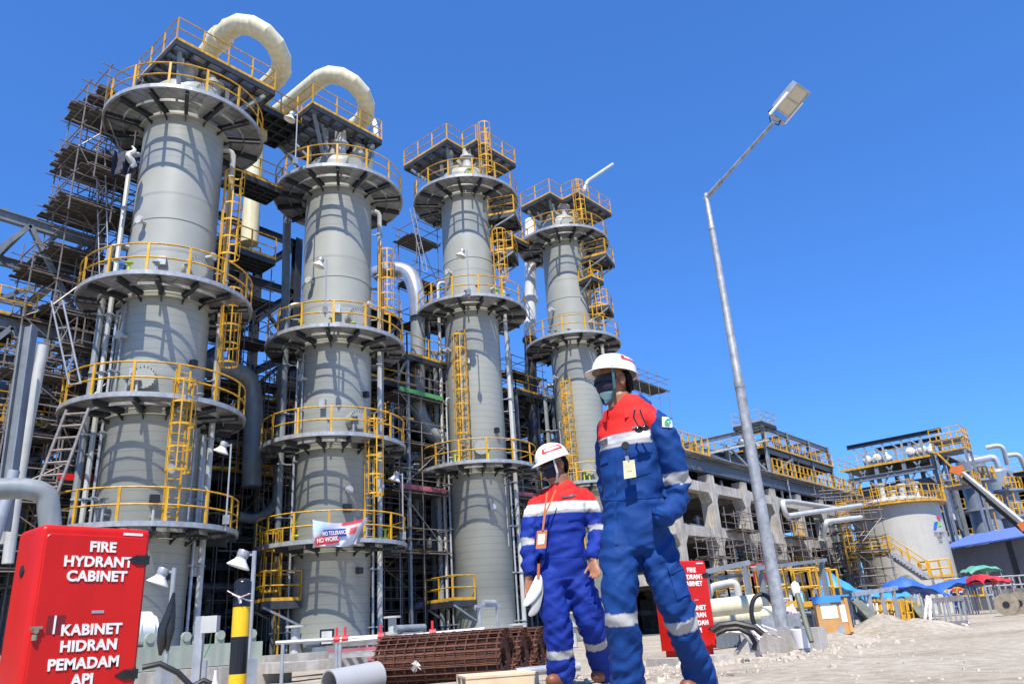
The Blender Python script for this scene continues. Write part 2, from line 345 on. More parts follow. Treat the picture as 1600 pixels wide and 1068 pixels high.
# ================================================================ column towers
def beam_brackets(par, r, Rp, z, n, a0=0.1):
    for k in range(n):
        a = a0+2*pi*k/n; d = V3((cos(a), sin(a), 0)); sd_ = V3((-sin(a), cos(a), 0))*.012
        mb = MB()
        mb.ibeam(d*r+V3((0, 0, z-.16)), d*(Rp-.06)+V3((0, 0, z-.16)), .22, .13, .02)
        # tapered gusset below the beam at the shell
        p = [d*r+V3((0, 0, z-.27)), d*(r+.34)+V3((0, 0, z-.27)), d*(r+.06)+V3((0, 0, z-.46)), d*r+V3((0, 0, z-.46))]
        mb.add([q+sd_ for q in p]+[q-sd_ for q in p], [(0, 1, 2, 3), (7, 6, 5, 4), (0, 4, 5, 1), (1, 5, 6, 2), (2, 6, 7, 3), (3, 7, 4, 0)])
        mb.build('bracket', 'dsteel', par)
def ring_platform(T, r, Rp, z, gap=None, nb=14, a0=.1, solid=(), sector=None):
    """annular deck on radial brackets with rim channel and yellow guard rail"""
    s0, s1 = sector or (0, 2*pi)
    mb = MB(); mb.lathe([(r+.06, 0), (Rp, 0), (Rp, -.035), (r+.06, -.035), (r+.06, 0)], (0, 0, z), 64, s0, s1, smooth=False)
    P = mb.build('platform', 'grating', T)
    mb = MB(); mb.lathe([(Rp, .06), (Rp+.02, .06), (Rp+.02, -.10), (Rp-.07, -.10), (Rp-.07, -.085), (Rp, -.085), (Rp, .06)], (0, 0, z), 64, s0, s1, smooth=False)
    mb.lathe([((r+Rp)/2, -.05), ((r+Rp)/2+.04, -.05), ((r+Rp)/2+.04, -.16), ((r+Rp)/2, -.16), ((r+Rp)/2, -.05)], (0, 0, z), 64, s0, s1, smooth=False)
    mb.build('rim', 'galv', P)
    for (b0, b1) in solid:
        mb = MB(); mb.lathe([(r+.3, -.045), (Rp-.1, -.045), (Rp-.1, -.06), (r+.3, -.06), (r+.3, -.045)], (0, 0, z), 10, b0, b1, smooth=False); mb.build('checker_plate', 'galv', P)
    beam_brackets(P, r, Rp, z, nb, a0)
    mb = MB(); mb.lathe([(r, -.27), (r+.2, -.27), (r+.2, -.30), (r, -.30)], (0, 0, z), 48)
    mb.build('support_ring', 'vessel', P)
    mb = MB(); g0, g1 = gap or (s0, s1)
    n = max(6, int((g1-g0)*Rp/1.3)); k = 3
    pts = arc(Rp-.05, g0, g1, n*k, z)
    for h in (1.1, .57): mb.pipe([p+V3((0, 0, h)) for p in pts], .03, 6)
    for i in range(0, len(pts)-(1 if g1-g0 > 6.2 else 0), k): p = pts[i]; mb.bar(p-V3((0, 0, .1)), p+V3((0, 0, 1.1)), .085, .05, up=V3((cos(g0+(g1-g0)*i/(n*k)), sin(g0+(g1-g0)*i/(n*k)), 0)))
    mb.build('handrail', 'yellow', P)
    return P
def rect_deck(par, name, corners, z, beams=4, railsegs=None, m='grating', rm='yellow', h=1.1, bh=.26):
    """flat deck from a polygon (list of (x,y)), edge channels, joists below, rails along given edges"""
    n = len(corners); mb = MB()
    top = [(x, y, z) for x, y in corners]; bot = [(x, y, z-.04) for x, y in corners]
    mb.add(top+bot, [tuple(range(n)), tuple(range(2*n-1, n-1, -1))]+[(i, n+i, n+(i+1) % n, (i+1) % n) for i in range(n)])
    D = mb.build(name, m, par)
    mb = MB()
    for i in range(n):
        a = V3((*corners[i], z-.15)); b = V3((*corners[(i+1) % n], z-.15)); mb.bar(a, b, .07, bh)
    xs = [c[0] for c in corners]; ys = [c[1] for c in corners]
    def inside(px, py):
        c_ = False
        for i in range(n):
            x1, y1 = corners[i]; x2, y2 = corners[(i+1) % n]
            if (y1 > py) != (y2 > py) and px < (x2-x1)*(py-y1)/(y2-y1)+x1: c_ = not c_
        return c_
    for k in range(1, beams+1):
        x = min(xs)+(max(xs)-min(xs))*k/(beams+1); tt = [y for y in np.linspace(min(ys), max(ys), 60) if inside(x, y)]
        if tt: mb.bar((x, tt[0], z-.14), (x, tt[-1], z-.14), .09, bh*.8)
        y = min(ys)+(max(ys)-min(ys))*k/(beams+1); tt = [q for q in np.linspace(min(xs), max(xs), 60) if inside(q, y)]
        if tt: mb.bar((tt[0], y, z-.17), (tt[-1], y, z-.17), .09, bh*.8)
    mb.build('deck_beams', 'dsteel', D)
    for seg in (railsegs if railsegs is not None else [list(range(n))+[0]]):
        mb = MB(); rail(mb, [(*corners[i], z) for i in seg], h); mb.build('handrail', rm, D)
    return D
def manway(T, r, az, z, R=.42, m='vessel'):
    d = V3((cos(az), sin(az), 0)); c = d*(r-.1)+V3((0, 0, z)); mb = MB()
    mb.tube(c, c+d*.42, R*.85, 24); mb.tube(c+d*.42, c+d*.5, R, 24); mb.tube(c+d*.52, c+d*.6, R, 24)
    x, y = mb._frame(d)
    for k in range(20): q = c+d*.4+(x*cos(k*pi/10)+y*sin(k*pi/10))*R*.92; mb.tube(q, q+d*.24, .022, 5)
    mb.build('manway', m, T)
def floodlamp(loc, h, out, label, group, head=.16, m='white', post=True):
    """small pole lamp: white dish head on a bracket at the top of a thin post"""
    t = thing('pole_lamp', label, 'lamp', loc, group); out = V3(out).normalized()
    if post: mb = MB(); mb.tube((0, 0, 0), (0, 0, h), .03, 8); mb.bar((0, 0, h-.05), out*(.28*head/.2)+V3((0, 0, h-.05)), .03); mb.box((0, 0, h*.12), (.16, .16, .3)); mb.build('post', 'galv', t)
    c = out*(.28*head/.2)+V3((0, 0, h-.1)); k = head/.2
    ax = (out*.35-_Z).normalized(); q = Matrix.Translation(c) @ ax.to_track_quat('Z', 'Y').to_matrix().to_4x4()
    mb = MB(); mb.lathe([(.62*head, 0), (.66*head, .03*k), (head*1.3, .17*k), (head*1.32, .19*k), (head*1.27, .18*k), (.6*head, .03*k), (.62*head, 0)], n=24); mb.xform(q); mb.build('lamp_shade', m, t)
    mb = MB(); mb.lathe([(0.001, .10*k), (head*.5, .09*k), (head*.6, .05*k)], n=16); mb.xform(q); mb.build('bulb_glass', 'lens', t)
    mb = MB(); mb.lathe([(0.001, -.2*k), (.62*head, -.19*k), (.66*head, -.17*k), (.66*head, -.06*k), (.6*head, -.05*k), (.6*head, 0)], n=20); mb.xform(q); mb.build('lamp_housing', 'galv', t)
    return t
TW = {}
def tower(X, r, levels, top, label, nm, deck, notch=None, base_z=0):
    T = thing('column_tower', label, 'process tower', (X, 26.8, 0), 'row of tall column towers'); TW[nm] = T
    zt = levels[-1]+1.3
    zs = levels[-2]
    mb = MB(); mb.lathe([(r+.12, 0), (r+.12, .25), (r, .3), (r, 2.6), (r+.015, 2.62), (r+.015, levels[-2]+.3)], n=72); mb.build('shell', 'shell', T)
    mb = MB(); mb.lathe([(r, levels[-2]+.29), (r, levels[-1]-2.6)], n=72)
    for z in (levels[-2]+3.0, ): mb.lathe([(r, z-.04), (r+.02, z-.03), (r+.02, z+.03), (r, z+.04)], n=72)
    mb.build('smooth_shell_course', 'shell2', T)
    mb = MB(); mb.lathe([(r, levels[-1]-2.61), (r, zt)]+[(r*cos(t), zt+.9*sin(t)) for t in np.linspace(0.05, pi/2-.01, 10)], n=72); mb.build('upper_shell', 'shell' , T)
    ca = atan2(-26.8, -X)                 # azimuth towards the camera
    for i, z in enumerate(levels):
        ring_platform(T, r, 3.05, z, solid=((ca-2.4, ca-1.9), (ca+.2, ca+.55), (ca+1.5, ca+2.2)) if i % 2 else ((ca-.9, ca-.45), (ca+1.9, ca+2.5)), a0=ca-.33+.1*i)
    # skirt base ring with anchor lugs
    mb = MB()
    for k in range(24): a = k*pi/12; d = V3((cos(a), sin(a), 0)); mb.box(d*(r+.16)+V3((0, 0, .42)), (.22, .03, .5), a)
    mb.lathe([(r, .66), (r+.28, .66), (r+.28, .70), (r, .70)], n=48); mb.lathe([(r, .2), (r+.3, .2), (r+.3, .16), (r, .16)], n=48); mb.build('base_ring', 'vessel', T)
    mb = MB(); mb.lathe([(r+.5, -.2), (r+.5, .16), (0, .16)], n=8, smooth=False); mb.build('concrete_footing', 'conc', T)
    # head nozzles and the supports of the top deck
    zd, (cx0, cx1, cy0, cy1) = deck
    mb = MB()
    for (dx, dy, rr) in ((-.5, -.7, .28), (.75, -.5, .32), (.1, .6, .45)): mb.tube((dx, dy, zt+.4), (dx, dy, zd-.1), rr, 18); mb.tube((dx, dy, zt+1.2), (dx, dy, zt+1.32), rr+.14, 18)
    mb.build('head_nozzles', 'lpipe', T)
    for (x, y) in ((cx0+.3, cy0+.3), (cx1-.3, cy0+.3), (cx0+.3, cy1-.3), (cx1-.3, cy1-.3)):
        q = V3((x, y, 0)); d = q.normalized(); f = d*min(r*.95, q.length)
        mb = MB(); mb.bar((f.x, f.y, zt-.2), (x, y, zd-.3), .14); mb.bar((f.x, f.y, zt+.1), (f.x, f.y, zd-.3), .16)
        mb.bar((f.x, f.y, zd-1.1), (x*.7, y*.7, zd-.3), .1); mb.build('deck_strut', 'mpipe', T)
    if notch:
        nx, dy = notch
        C_ = [(cx0, cy0), (nx, cy0), (nx, cy0-dy), (cx1, cy0-dy), (cx1, cy1), (cx0, cy1)]
    else: C_ = [(cx0, cy0), (cx1, cy0), (cx1, cy1), (cx0, cy1)]
    rect_deck(T, 'top_platform', C_, zd, 5)
    return T
tower(11.85, 1.53, [4.35, 8.45, 12.8, 20.6], None, 'tallest-looking leftmost column tower behind the fire hydrant cabinet', 'A', (23.5, (-1.5, 2.95, -1.7, 1.75)))
tower(19.6, 1.55, [4.2, 8.3, 12.9, 20.7], None, 'second column tower from the left, with a cloth banner tied on its lowest railing', 'B', (24.1, (-2.7, 1.4, -1.5, 2.2)))
tower(28.6, 1.46, [8.3, 17.0, 24.2], None, 'third column tower, behind the silver pipe bend, ladder cage on its middle section', 'C', (27.4, (-2.0, 2.75, -.6, 3.1)), (-.7, 1.1))
tower(38.0, 1.46, [8.3, 17.4, 24.7], None, 'rightmost column tower, seen just behind the white helmet of the nearer man', 'D', (27.6, (-2.2, 3.0, -.9, 1.6)), (-.9, 1.3))
def tower_ladder(nm, da, z0, z1, c0=None, r=1.53, gap=.25, out=None, rr=None):
    """caged access ladder standing `da` radians round the shell from the side facing the camera"""
    T = TW[nm]; ca = atan2(-26.8, -T.location.x)+da; d = V3((cos(ca), sin(ca), 0)); p = d*(rr or r+gap)
    ladder_mb(p, z0, z1, d).build('ladder', 'yellow', T); cage_mb(p, c0 if c0 else z0+2.2, z1, d).build('safety_cage', 'yellow', T)
for a in (('A', .28, 4.4, 9.5, 6.0, 1.53, 1.1), ('A', 1.15, 12.8, 18.6, 14.8, 1.53, .35), ('A', 1.3, 8.5, 13.9, 10.5, 1.53, .5), ('B', .62, 4.2, 9.4, 6.0, 1.55, .9), ('B', 1.25, 12.9, 18.2, 14.6, 1.55, .5), ('C', -.35, 8.3, 15.6, 9.9, 1.46, .3), ('C', .95, 17, 22, 18.6, 1.46, .4), ('D', -.35, 4.4, 15.0, 7, 1.46, .3), ('D', 1.0, 17.4, 22.4, 19, 1.46, .4), ('C', .55, 24.2, 28.4, 25.2, 1.46, .6), ('D', .6, 24.7, 28.6, 25.4, 1.46, .6), ('B', -1.2, .2, 5, 2.6, 1.55, .6)):
    tower_ladder(a[0], a[1], a[2], a[3], a[4], a[5], a[6])
for nm, r, da, z in (('A', 1.53, -.25, 9.35), ('A', 1.53, .45, 13.75), ('A', 1.53, .3, 21.4), ('B', 1.55, .45, 13.8), ('B', 1.55, .35, 21.6), ('C', 1.46, .1, 9.25), ('D', 1.46, .1, 9.2), ('C', 1.46, .2, 25.0), ('D', 1.46, .2, 25.5), ('B', 1.55, .5, 9.2)):
    T = TW[nm]; manway(T, r, atan2(-26.8, -T.location.x)+da, z)
def side_balcony(nm, da, z, r0, wd, dp, rails=True):
    """small bracketed landing on the side of a tower"""
    T = TW[nm]; ca = atan2(-26.8, -T.location.x)+da; d = V3((cos(ca), sin(ca), 0)); s_ = V3((-sin(ca), cos(ca), 0))
    q = [d*r0-s_*wd/2, d*r0+s_*wd/2, d*(r0+dp)+s_*wd/2, d*(r0+dp)-s_*wd/2]
    D = rect_deck(T, 'landing', [(p.x, p.y) for p in q], z, 2, [[1, 2, 3, 0]])
    for p, e in ((q[0], q[3]), (q[1], q[2])): mb = MB(); mb.bar(p+V3((0, 0, z-.9)), e+V3((0, 0, z-.2)), .08); mb.build('landing_brace', 'steel', D)
for a in (('C', 1.35, 20.4, 1.5, 1.6, 1.2), ('C', 1.3, 22.6, 1.5, 1.7, 1.5), ('D', 1.35, 19.6, 1.5, 1.6, 1.2), ('D', 1.25, 23.0, 1.5, 1.8, 1.6), ('A', -1.4, 1.7, 1.6, 1.5, 1.0), ('B', -1.25, 2.2, 1.5, 1.8, 1.4), ('C', -.95, 2.1, 1.4, 2.4, 1.2), ('D', .9, 21.4, 1.5, 1.2, 1.0)): side_balcony(*a)

def tower_fittings(nm, r, ztop, spec, boxes):
    T = TW[nm]; ca = atan2(-26.8, -T.location.x)
    for (da, z0, z1, rr, off, m) in spec:
        a = ca+da; d = V3((cos(a), sin(a), 0)); p = d*(r+off); mb = MB()
        pts = [d*(r-.02)+V3((0, 0, z1)), p+V3((0, 0, z1)), p+V3((0, 0, z0))] if z1 < ztop else [p+V3((0, 0, z1)), p+V3((0, 0, z0))]
        q = []
        for i, x in enumerate(pts):
            if 0 < i < len(pts)-1: u = (pts[i-1]-x).normalized(); v = (pts[i+1]-x).normalized(); k = min(.3, off*.6); q += [x+u*k, x+(u+v)*k*.3, x+v*k]
            else: q.append(x)
        mb.pipe(q, rr, 8); R = mb.build('riser_pipe', m, T); z = z0+.8
        while z < z1-.3: mb = MB(); s_ = V3((-sin(a), cos(a), 0)); mb.bar(d*(r-.02)+V3((0, 0, z)), d*(r+off+rr)+V3((0, 0, z)), .05, .04); mb.bar(p-s_*(rr+.05)+V3((0, 0, z)), p+s_*(rr+.05)+V3((0, 0, z)), rr*2.3, .05); mb.build('pipe_clamp', 'galv', R); z += 2.2
    for (da, z, w_, h_, m) in boxes:
        a = ca+da; d = V3((cos(a), sin(a), 0)); mb = MB(); mb.box(d*(r+.1)+V3((0, 0, z)), (.24, w_, h_), a); mb.build('fitting_box', m, T)
    for k, (da, z) in enumerate(((-.75, ztop-5), (.9, ztop-6), (-.9, ztop-9.5), (.35, 6.3))):
        a = ca+da; d = V3((cos(a), sin(a), 0)); mb = MB(); mb.tube(d*(r-.1)+V3((0, 0, z)), d*(r+.3)+V3((0, 0, z)), .08, 12); mb.tube(d*(r+.26)+V3((0, 0, z)), d*(r+.34)+V3((0, 0, z)), .16, 14); mb.build('nozzle', 'lpipe', T)
RS = [(-1.35, .3, 19, .09, .35, 'lpipe'), (-1.15, .3, 12.2, .05, .2, 'galv'), (1.4, .3, 20, .11, .4, 'lpipe'), (1.2, .3, 7.8, .05, .2, 'galv'), (-1.5, .3, 15, .13, .6, 'mpipe'), (1.55, 8.5, 16, .07, .5, 'mpipe'), (.95, 4.5, 8.0, .035, .12, 'galv'), (-.95, 9, 12.4, .035, .12, 'galv')]
BX = [(.15, 5.3, .3, .3, 'black'), (-.5, 9.6, .25, .4, 'galv'), (.7, 10.2, .2, .25, 'black'), (-.2, 13.9, .3, .35, 'galv'), (.5, 2.9, .22, .24, 'black')]
tower_fittings('A', 1.53, 20.6, RS, BX); tower_fittings('B', 1.55, 20.7, RS[1:], [(d+.2, z+.3, a, b, m) for d, z, a, b, m in BX]); tower_fittings('C', 1.46, 24.2, RS[:-1], BX[1:4]); tower_fittings('D', 1.46, 24.7, RS[2:], BX[:3])
M['yellowg'] = mat('valve_handle_yellow_green', (.50, .62, .05), .5, 0, .1, 9)
rv = random.Random(3)
for nm, lv in (('A', (4.35, 8.45, 12.8, 20.6)), ('B', (4.2, 8.3, 12.9, 20.7)), ('C', (8.3, 17, 24.2)), ('D', (8.3, 17.4, 24.7))):
    T = TW[nm]; ca = atan2(-26.8, -T.location.x)
    for z in lv:
        for k in range(5):      # hand valves and small fittings standing on each ring
            a = ca+rv.uniform(-1.5, 1.5); d = V3((cos(a), sin(a), 0)); p = d*rv.uniform(1.75, 2.2)+V3((0, 0, z)); h = rv.uniform(.5, 1.0); mb = MB(); mb.tube(p, p+V3((0, 0, h)), .045, 8); mb.tube(p+V3((0, 0, h*.5)), d*1.45+V3((0, 0, z+h*.5)), .05, 8); mb.tube(p+V3((0, 0, h)), p+V3((0, 0, h+.03)), .13, 12); mb.build('hand_valve', rv.choice(('galv', 'lpipe', 'yellowg', 'galv')), T)
M['deepg'] = mat('shade_grey_pipe', (.10, .11, .12), .5, .1, .2, 2)  # grey pipe paint darkened to stand in for the structure's shade
M['navy'] = mat('navy_sheet', (.02, .025, .05), .7, 0, .1, 5)
# ================================================================ vapour lines, steel frames, pipes, scaffolds behind the towers
def pipe_thing(pts, r, m, label, name='process_pipe', n=14, flanges=(), group=None, cat='pipe', bend=0):
    """a pipe through the given points; corners rounded by `bend` metres"""
    pts = [V3(p) for p in pts]
    if bend:
        q = [pts[0]]
        for a, b, c in zip(pts, pts[1:], pts[2:]):
            d1 = (a-b); d2 = (c-b); k = min(bend, d1.length*.48, d2.length*.48); p1 = b+d1.normalized()*k; p2 = b+d2.normalized()*k
            q += [p1*(1-t)**2+b*2*t*(1-t)+p2*t*t for t in (0, .2, .4, .6, .8, 1)]
        pts = q+[pts[-1]]
    o = min(pts, key=lambda p: p.z); mb = MB(); mb.pipe(pts, r, n)
    t = one(mb, name, m, label, cat, group, base=o)
    if 'clearance' in t: pass
    for i, wd in flanges:
        a = pts[i]; d = (pts[min(i+1, len(pts)-1)]-pts[max(i-1, 0)]).normalized(); mb = MB(); mb.tube(a-d*wd/2-o, a+d*wd/2-o, r*1.28, 18); mb.build('flange', m, t)
    return t
def vapour(cpx, D, R, mix, r, leg1, leg2, label, down=None):
    c = atD(*cpx, D); e1 = V3((0, -1, 0)); e2 = V3((cos(mix), 0, -sin(mix)))
    arcp = [c-e2*R*cos(a)+e1*R*sin(a) for a in np.linspace(0, pi, 8)]
    pre = [arcp[0]-e1*leg1]
    post = [arcp[-1]-e1*leg2, arcp[-1]-e1*(leg2+.5)-V3((0, 0, .5)), arcp[-1]-e1*(leg2+.5)-V3((0, 0, 2.6))]
    if down: pre = [pre[0]-e1*.6-V3((0, 0, down)), pre[0]-e1*.6-V3((0, 0, .6))]+pre
    mb = MB(); P = pre+arcp+post; mb.pipe(P, r, 40); o = P[-1]
    t = one(mb, 'vapour_pipe', 'cream', label, 'pipe', 'cream vapour pipes over the tower tops', base=o); t.data.set_sharp_from_angle(angle=radians(13))
    for i in (1, len(P)-5):
        d = (P[i+1]-P[i]).normalized(); mb = MB(); mb.tube(P[i]-o-d*.06, P[i]-o+d*.06, r*1.04, 40); mb.build('seam_band', 'cream', t)
    return t, P, o
t, P, o = vapour((396, 85), 30.5, 1.42, .5, .46, .9, .9, 'cream pipe looping over the top deck of the leftmost column tower')
mb = MB(); mb.tube(P[0]-o-V3((0, .25, 0)), P[0]-o+V3((0, .2, 0)), .56, 20); mb.build('flange', 'cream', t)
mb = MB(); mb.pipe([P[0]-o+V3((0, .3, 0)), P[0]-o+V3((0, 1.1, -.2)), P[0]-o+V3((0, 1.6, -.9)), P[0]-o+V3((0, 1.6, -9))], .46, 18); mb.build('down_leg', 'cream', t)
t, P, o = vapour((532, 158), 33, 1.42, .5, .44, 5.2, .8, 'cream pipe looping over the top deck of the second column tower', down=7)
pipe_thing([atY(588, 214, 27.0), atY(586, 192, 27.0), atY(579, 181, 27.4), atY(572, 186, 28.2)], .14, 'white', 'thin white vent bend at the right corner of the second tower top deck', bend=.4)
pipe_thing([atY(912, 300, 26.0), atY(917, 284, 26.0), atY(957, 257, 26.0)], .13, 'lpipe', 'slim pale vent pipe slanting up from the rightmost tower top', 'vent_pipe', bend=.4)

def frame(label, x0, x1, y0, y1, nx, ny, levels, m='dsteel', decks=None, rails=(), braces=(), cs=.32, bh=.36, deckm='dsteel', group=None, name='steel_structure', bm=None):
    t = thing(name, label, 'steel frame', ((x0+x1)/2, (y0+y1)/2, 0), group); bm = bm or m
    xs = np.linspace(x0, x1, nx+1); ys = np.linspace(y0, y1, ny+1); top = levels[-1]
    for x in xs:
        for y in ys:
            mb = MB(); mb.ibeam((x, y, 0), (x, y, top+.1), cs, cs, .05, up=(0, 1, 0)); mb.build('column', m, t, True)
    for i, z in enumerate(levels):
        for y in ys: mb = MB(); mb.ibeam((x0, y, z-bh/2), (x1, y, z-bh/2), bh, .22, .04); mb.build('floor_beam', bm, t, True)
        for x in xs: mb = MB(); mb.ibeam((x, y0, z-bh/2-.05), (x, y1, z-bh/2-.05), bh, .2, .04); mb.build('floor_beam', bm, t, True)
        dk = (decks[i] if decks else 1)
        if dk:
            a, b = (x0, x1) if dk == 1 else (x0+(x1-x0)*dk[0], x0+(x1-x0)*dk[1])
            mb = MB(); mb.bb((a-.2, y0-.25, z+.01), (b+.2, y1+.2, z+.07))
            k = int((b-a)/1.2)
            for j in range(k): x = a+(j+.5)*(b-a)/k; mb.bb((x-.04, y0, z-.17), (x+.04, y1, z))
            D = mb.build('deck', deckm, t, True)
            if i in rails:
                mb = MB(); rail(mb, [(a-.15, y1, z+.07), (a-.15, y0-.2, z+.07), (b+.15, y0-.2, z+.07), (b+.15, y1, z+.07)]); R = mb.build('handrail', 'yellow', None); R.parent = D
                R.data.transform(Matrix.Translation(-t.location))
    for (i, j, y, kind) in braces:     # bay i, between level j and j+1
        za = levels[j]; zb = levels[j+1] if j+1 < len(levels) else top
        a, b = xs[i], xs[i+1]; yy = ys[y]; mb = MB()
        if kind in 'x/': mb.bar((a, yy-.1, za), (b, yy-.1, zb-.3), .16, .16)
        if kind in 'x\\': mb.bar((b, yy-.05, za), (a, yy-.05, zb-.3), .16, .16)
        if kind == 'k':
            mb.bar((a, yy-.1, za), ((a+b)/2, yy-.1, zb-.35), .18, .18); mb.bar((b, yy-.1, za), ((a+b)/2, yy-.1, zb-.35), .18, .18)
        mb.build('brace', bm, t, True)
    return t
G1 = 'steel frames behind the column towers'
# left-hand pipe rack with pale upper beams
frame('open grey steel pipe rack with large knee braces left of the leftmost tower', -10, 10.6, 31, 39, 4, 2, [4.6, 8.6, 12.6, 16.9], 'steel', [1, 1, (0, .9), 0], (0, 1, 2), [(3, 2, 0, 'k'), (2, 2, 0, 'k'), (3, 1, 0, 'k'), (2, 1, 0, 'k'), (3, 2, 1, '/'), (2, 0, 0, 'x'), (3, 0, 0, '/')], .36, .42)
mb = MB()
for k in range(7): x = 4+k*1.05; mb.bar((x, 31, 16.95), (x, 35, 16.95), .12, .16)
one(mb, 'roof_purlins', 'steel', 'row of short purlins on top of the pipe rack at the left', 'beams')
# main dark process structure
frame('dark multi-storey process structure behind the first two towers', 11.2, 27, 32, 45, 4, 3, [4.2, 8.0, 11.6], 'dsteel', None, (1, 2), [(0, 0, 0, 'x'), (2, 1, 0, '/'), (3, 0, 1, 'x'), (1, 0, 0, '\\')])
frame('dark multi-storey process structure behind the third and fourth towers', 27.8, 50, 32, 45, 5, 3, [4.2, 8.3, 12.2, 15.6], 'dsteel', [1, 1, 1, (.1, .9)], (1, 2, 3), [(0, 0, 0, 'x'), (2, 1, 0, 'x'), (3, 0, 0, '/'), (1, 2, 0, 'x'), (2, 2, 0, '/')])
frame('dark low backdrop frame added behind the concrete rack to close its openings', 51, 82, 33, 44, 5, 2, [3.4, 6.8], 'dsteel', None, (1,), [(0, 0, 0, 'x'), (2, 0, 0, 'x')])  # backdrop added to block the sky seen through the rack
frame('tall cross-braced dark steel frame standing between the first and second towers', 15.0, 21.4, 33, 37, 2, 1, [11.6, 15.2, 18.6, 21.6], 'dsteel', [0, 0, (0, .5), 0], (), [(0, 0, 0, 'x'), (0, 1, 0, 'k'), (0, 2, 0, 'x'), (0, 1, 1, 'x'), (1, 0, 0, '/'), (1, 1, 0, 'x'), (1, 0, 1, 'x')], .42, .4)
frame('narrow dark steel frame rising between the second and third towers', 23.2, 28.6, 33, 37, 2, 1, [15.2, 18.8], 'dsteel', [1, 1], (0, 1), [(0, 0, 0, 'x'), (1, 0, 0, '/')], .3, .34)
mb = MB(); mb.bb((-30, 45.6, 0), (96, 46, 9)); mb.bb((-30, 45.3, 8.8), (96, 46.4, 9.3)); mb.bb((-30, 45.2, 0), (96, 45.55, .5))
one(mb, 'sky_block_wall', 'dclad', 'long dark wall added behind the process structure to block the sky', 'backing wall')  # made-up wall, added to shut out sky so the gaps read dark
# equipment and pipes inside the shade
rnd = random.Random(11)
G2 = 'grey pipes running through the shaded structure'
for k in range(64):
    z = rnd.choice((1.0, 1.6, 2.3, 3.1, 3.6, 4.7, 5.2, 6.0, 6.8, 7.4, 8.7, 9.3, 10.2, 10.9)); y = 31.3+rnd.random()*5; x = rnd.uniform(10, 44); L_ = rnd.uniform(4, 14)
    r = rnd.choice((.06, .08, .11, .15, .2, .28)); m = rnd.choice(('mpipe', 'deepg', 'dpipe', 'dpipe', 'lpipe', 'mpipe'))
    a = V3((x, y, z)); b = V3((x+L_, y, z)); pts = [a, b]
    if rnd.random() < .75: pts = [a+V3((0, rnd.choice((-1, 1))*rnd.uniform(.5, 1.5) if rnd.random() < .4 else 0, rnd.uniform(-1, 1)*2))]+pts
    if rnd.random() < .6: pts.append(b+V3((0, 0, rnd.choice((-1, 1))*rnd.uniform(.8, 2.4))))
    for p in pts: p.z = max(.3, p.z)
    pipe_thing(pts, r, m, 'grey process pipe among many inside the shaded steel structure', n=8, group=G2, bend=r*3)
for k in range(34):
    x = rnd.uniform(11, 47); y = 30.9+rnd.random()*3; z0 = rnd.uniform(0, 6); r = rnd.choice((.06, .09, .13, .2))
    pipe_thing([(x, y, z0), (x, y, min(12.5, z0+rnd.uniform(3, 7))), (x+rnd.choice((-1.2, 1.2)), y+rnd.choice((0, 1)), min(12.5, z0+rnd.uniform(3, 7)))], r, rnd.choice(('deepg', 'mpipe', 'dpipe', 'lpipe')), 'upright pipe among many in front of the shaded steel structure', n=8, group='upright pipes in the shaded structure', bend=r*3)
for k in range(46):
    x = rnd.uniform(-8, 48); y = 29.9+rnd.random()*1.6; z = rnd.uniform(1, 12 if x > 10 else 16); r = rnd.choice((.04, .06, .09, .14)); L_ = rnd.uniform(1.5, 5)
    pts = [(x, y, z), (x+L_, y, z), (x+L_, y, z+rnd.choice((-1.4, 1.6, 2.2)))] if k % 2 else [(x, y, z), (x, y, z+L_*.6), (x+rnd.uniform(.6, 2), y+.4, z+L_*.6), (x+2, y+1.5, z+L_*.6)]
    pipe_thing([(p[0], p[1], max(.3, p[2])) for p in pts], r, rnd.choice(('lpipe', 'galv', 'dpipe', 'mpipe', 'alu')), 'small bent line among many weaving between towers and structure', n=8, group='small lines between the towers', bend=r*3)
for k in range(40):
    x = rnd.uniform(-9, 48); z = rnd.choice((4.3, 8.1, 11.7, 8.4, 12.3)); z = 4.7 if x < 10 and z < 5 else z; mb = MB(); rail(mb, [(x, 31.4+rnd.random()*.4, z), (x+rnd.uniform(1, 2.5), 31.4, z)], 1.05, step=.7, r=.025, pw=.06); one(mb, 'guard_railing', 'yellow', 'short yellow railing among many on the shaded structure edge', 'railing', 'short yellow railings on the shaded structure')
def drum(x, y, z, r, L_, m, label, along='x', group=None):
    t = thing('pressure_drum', label, 'vessel', (x, y, z-r-.4), group)
    prof = [(0.01, -L_/2-r*.5)]+[(r*sin(a), -L_/2-r*.5*cos(a)) for a in np.linspace(.25, pi/2, 5)]+[(r*sin(a), L_/2+r*.5*cos(a)) for a in np.linspace(pi/2, .02, 6)]
    mb = MB(); mb.lathe(prof, n=24); mb.xform(Matrix.Translation((0, 0, r+.4)) @ Matrix.Rotation(pi/2, 4, 'Y' if along == 'x' else 'X')); mb.build('drum_shell', m, t)
    for s_ in (-.3, .3):
        mb = MB(); p = V3((s_*L_, 0, 0)) if along == 'x' else V3((0, s_*L_, 0)); mb.box(p+V3((0, 0, .25)), (.3, r*1.5, .7) if along == 'x' else (r*1.5, .3, .7)); mb.build('saddle', 'steel', t)
    mb = MB(); mb.tube((0, 0, 2*r+.35), (0, 0, 2*r+.85), r*.3, 14); mb.tube((0, 0, 2*r+.75), (0, 0, 2*r+.85), r*.42, 14); mb.build('nozzle', m, t)
    return t
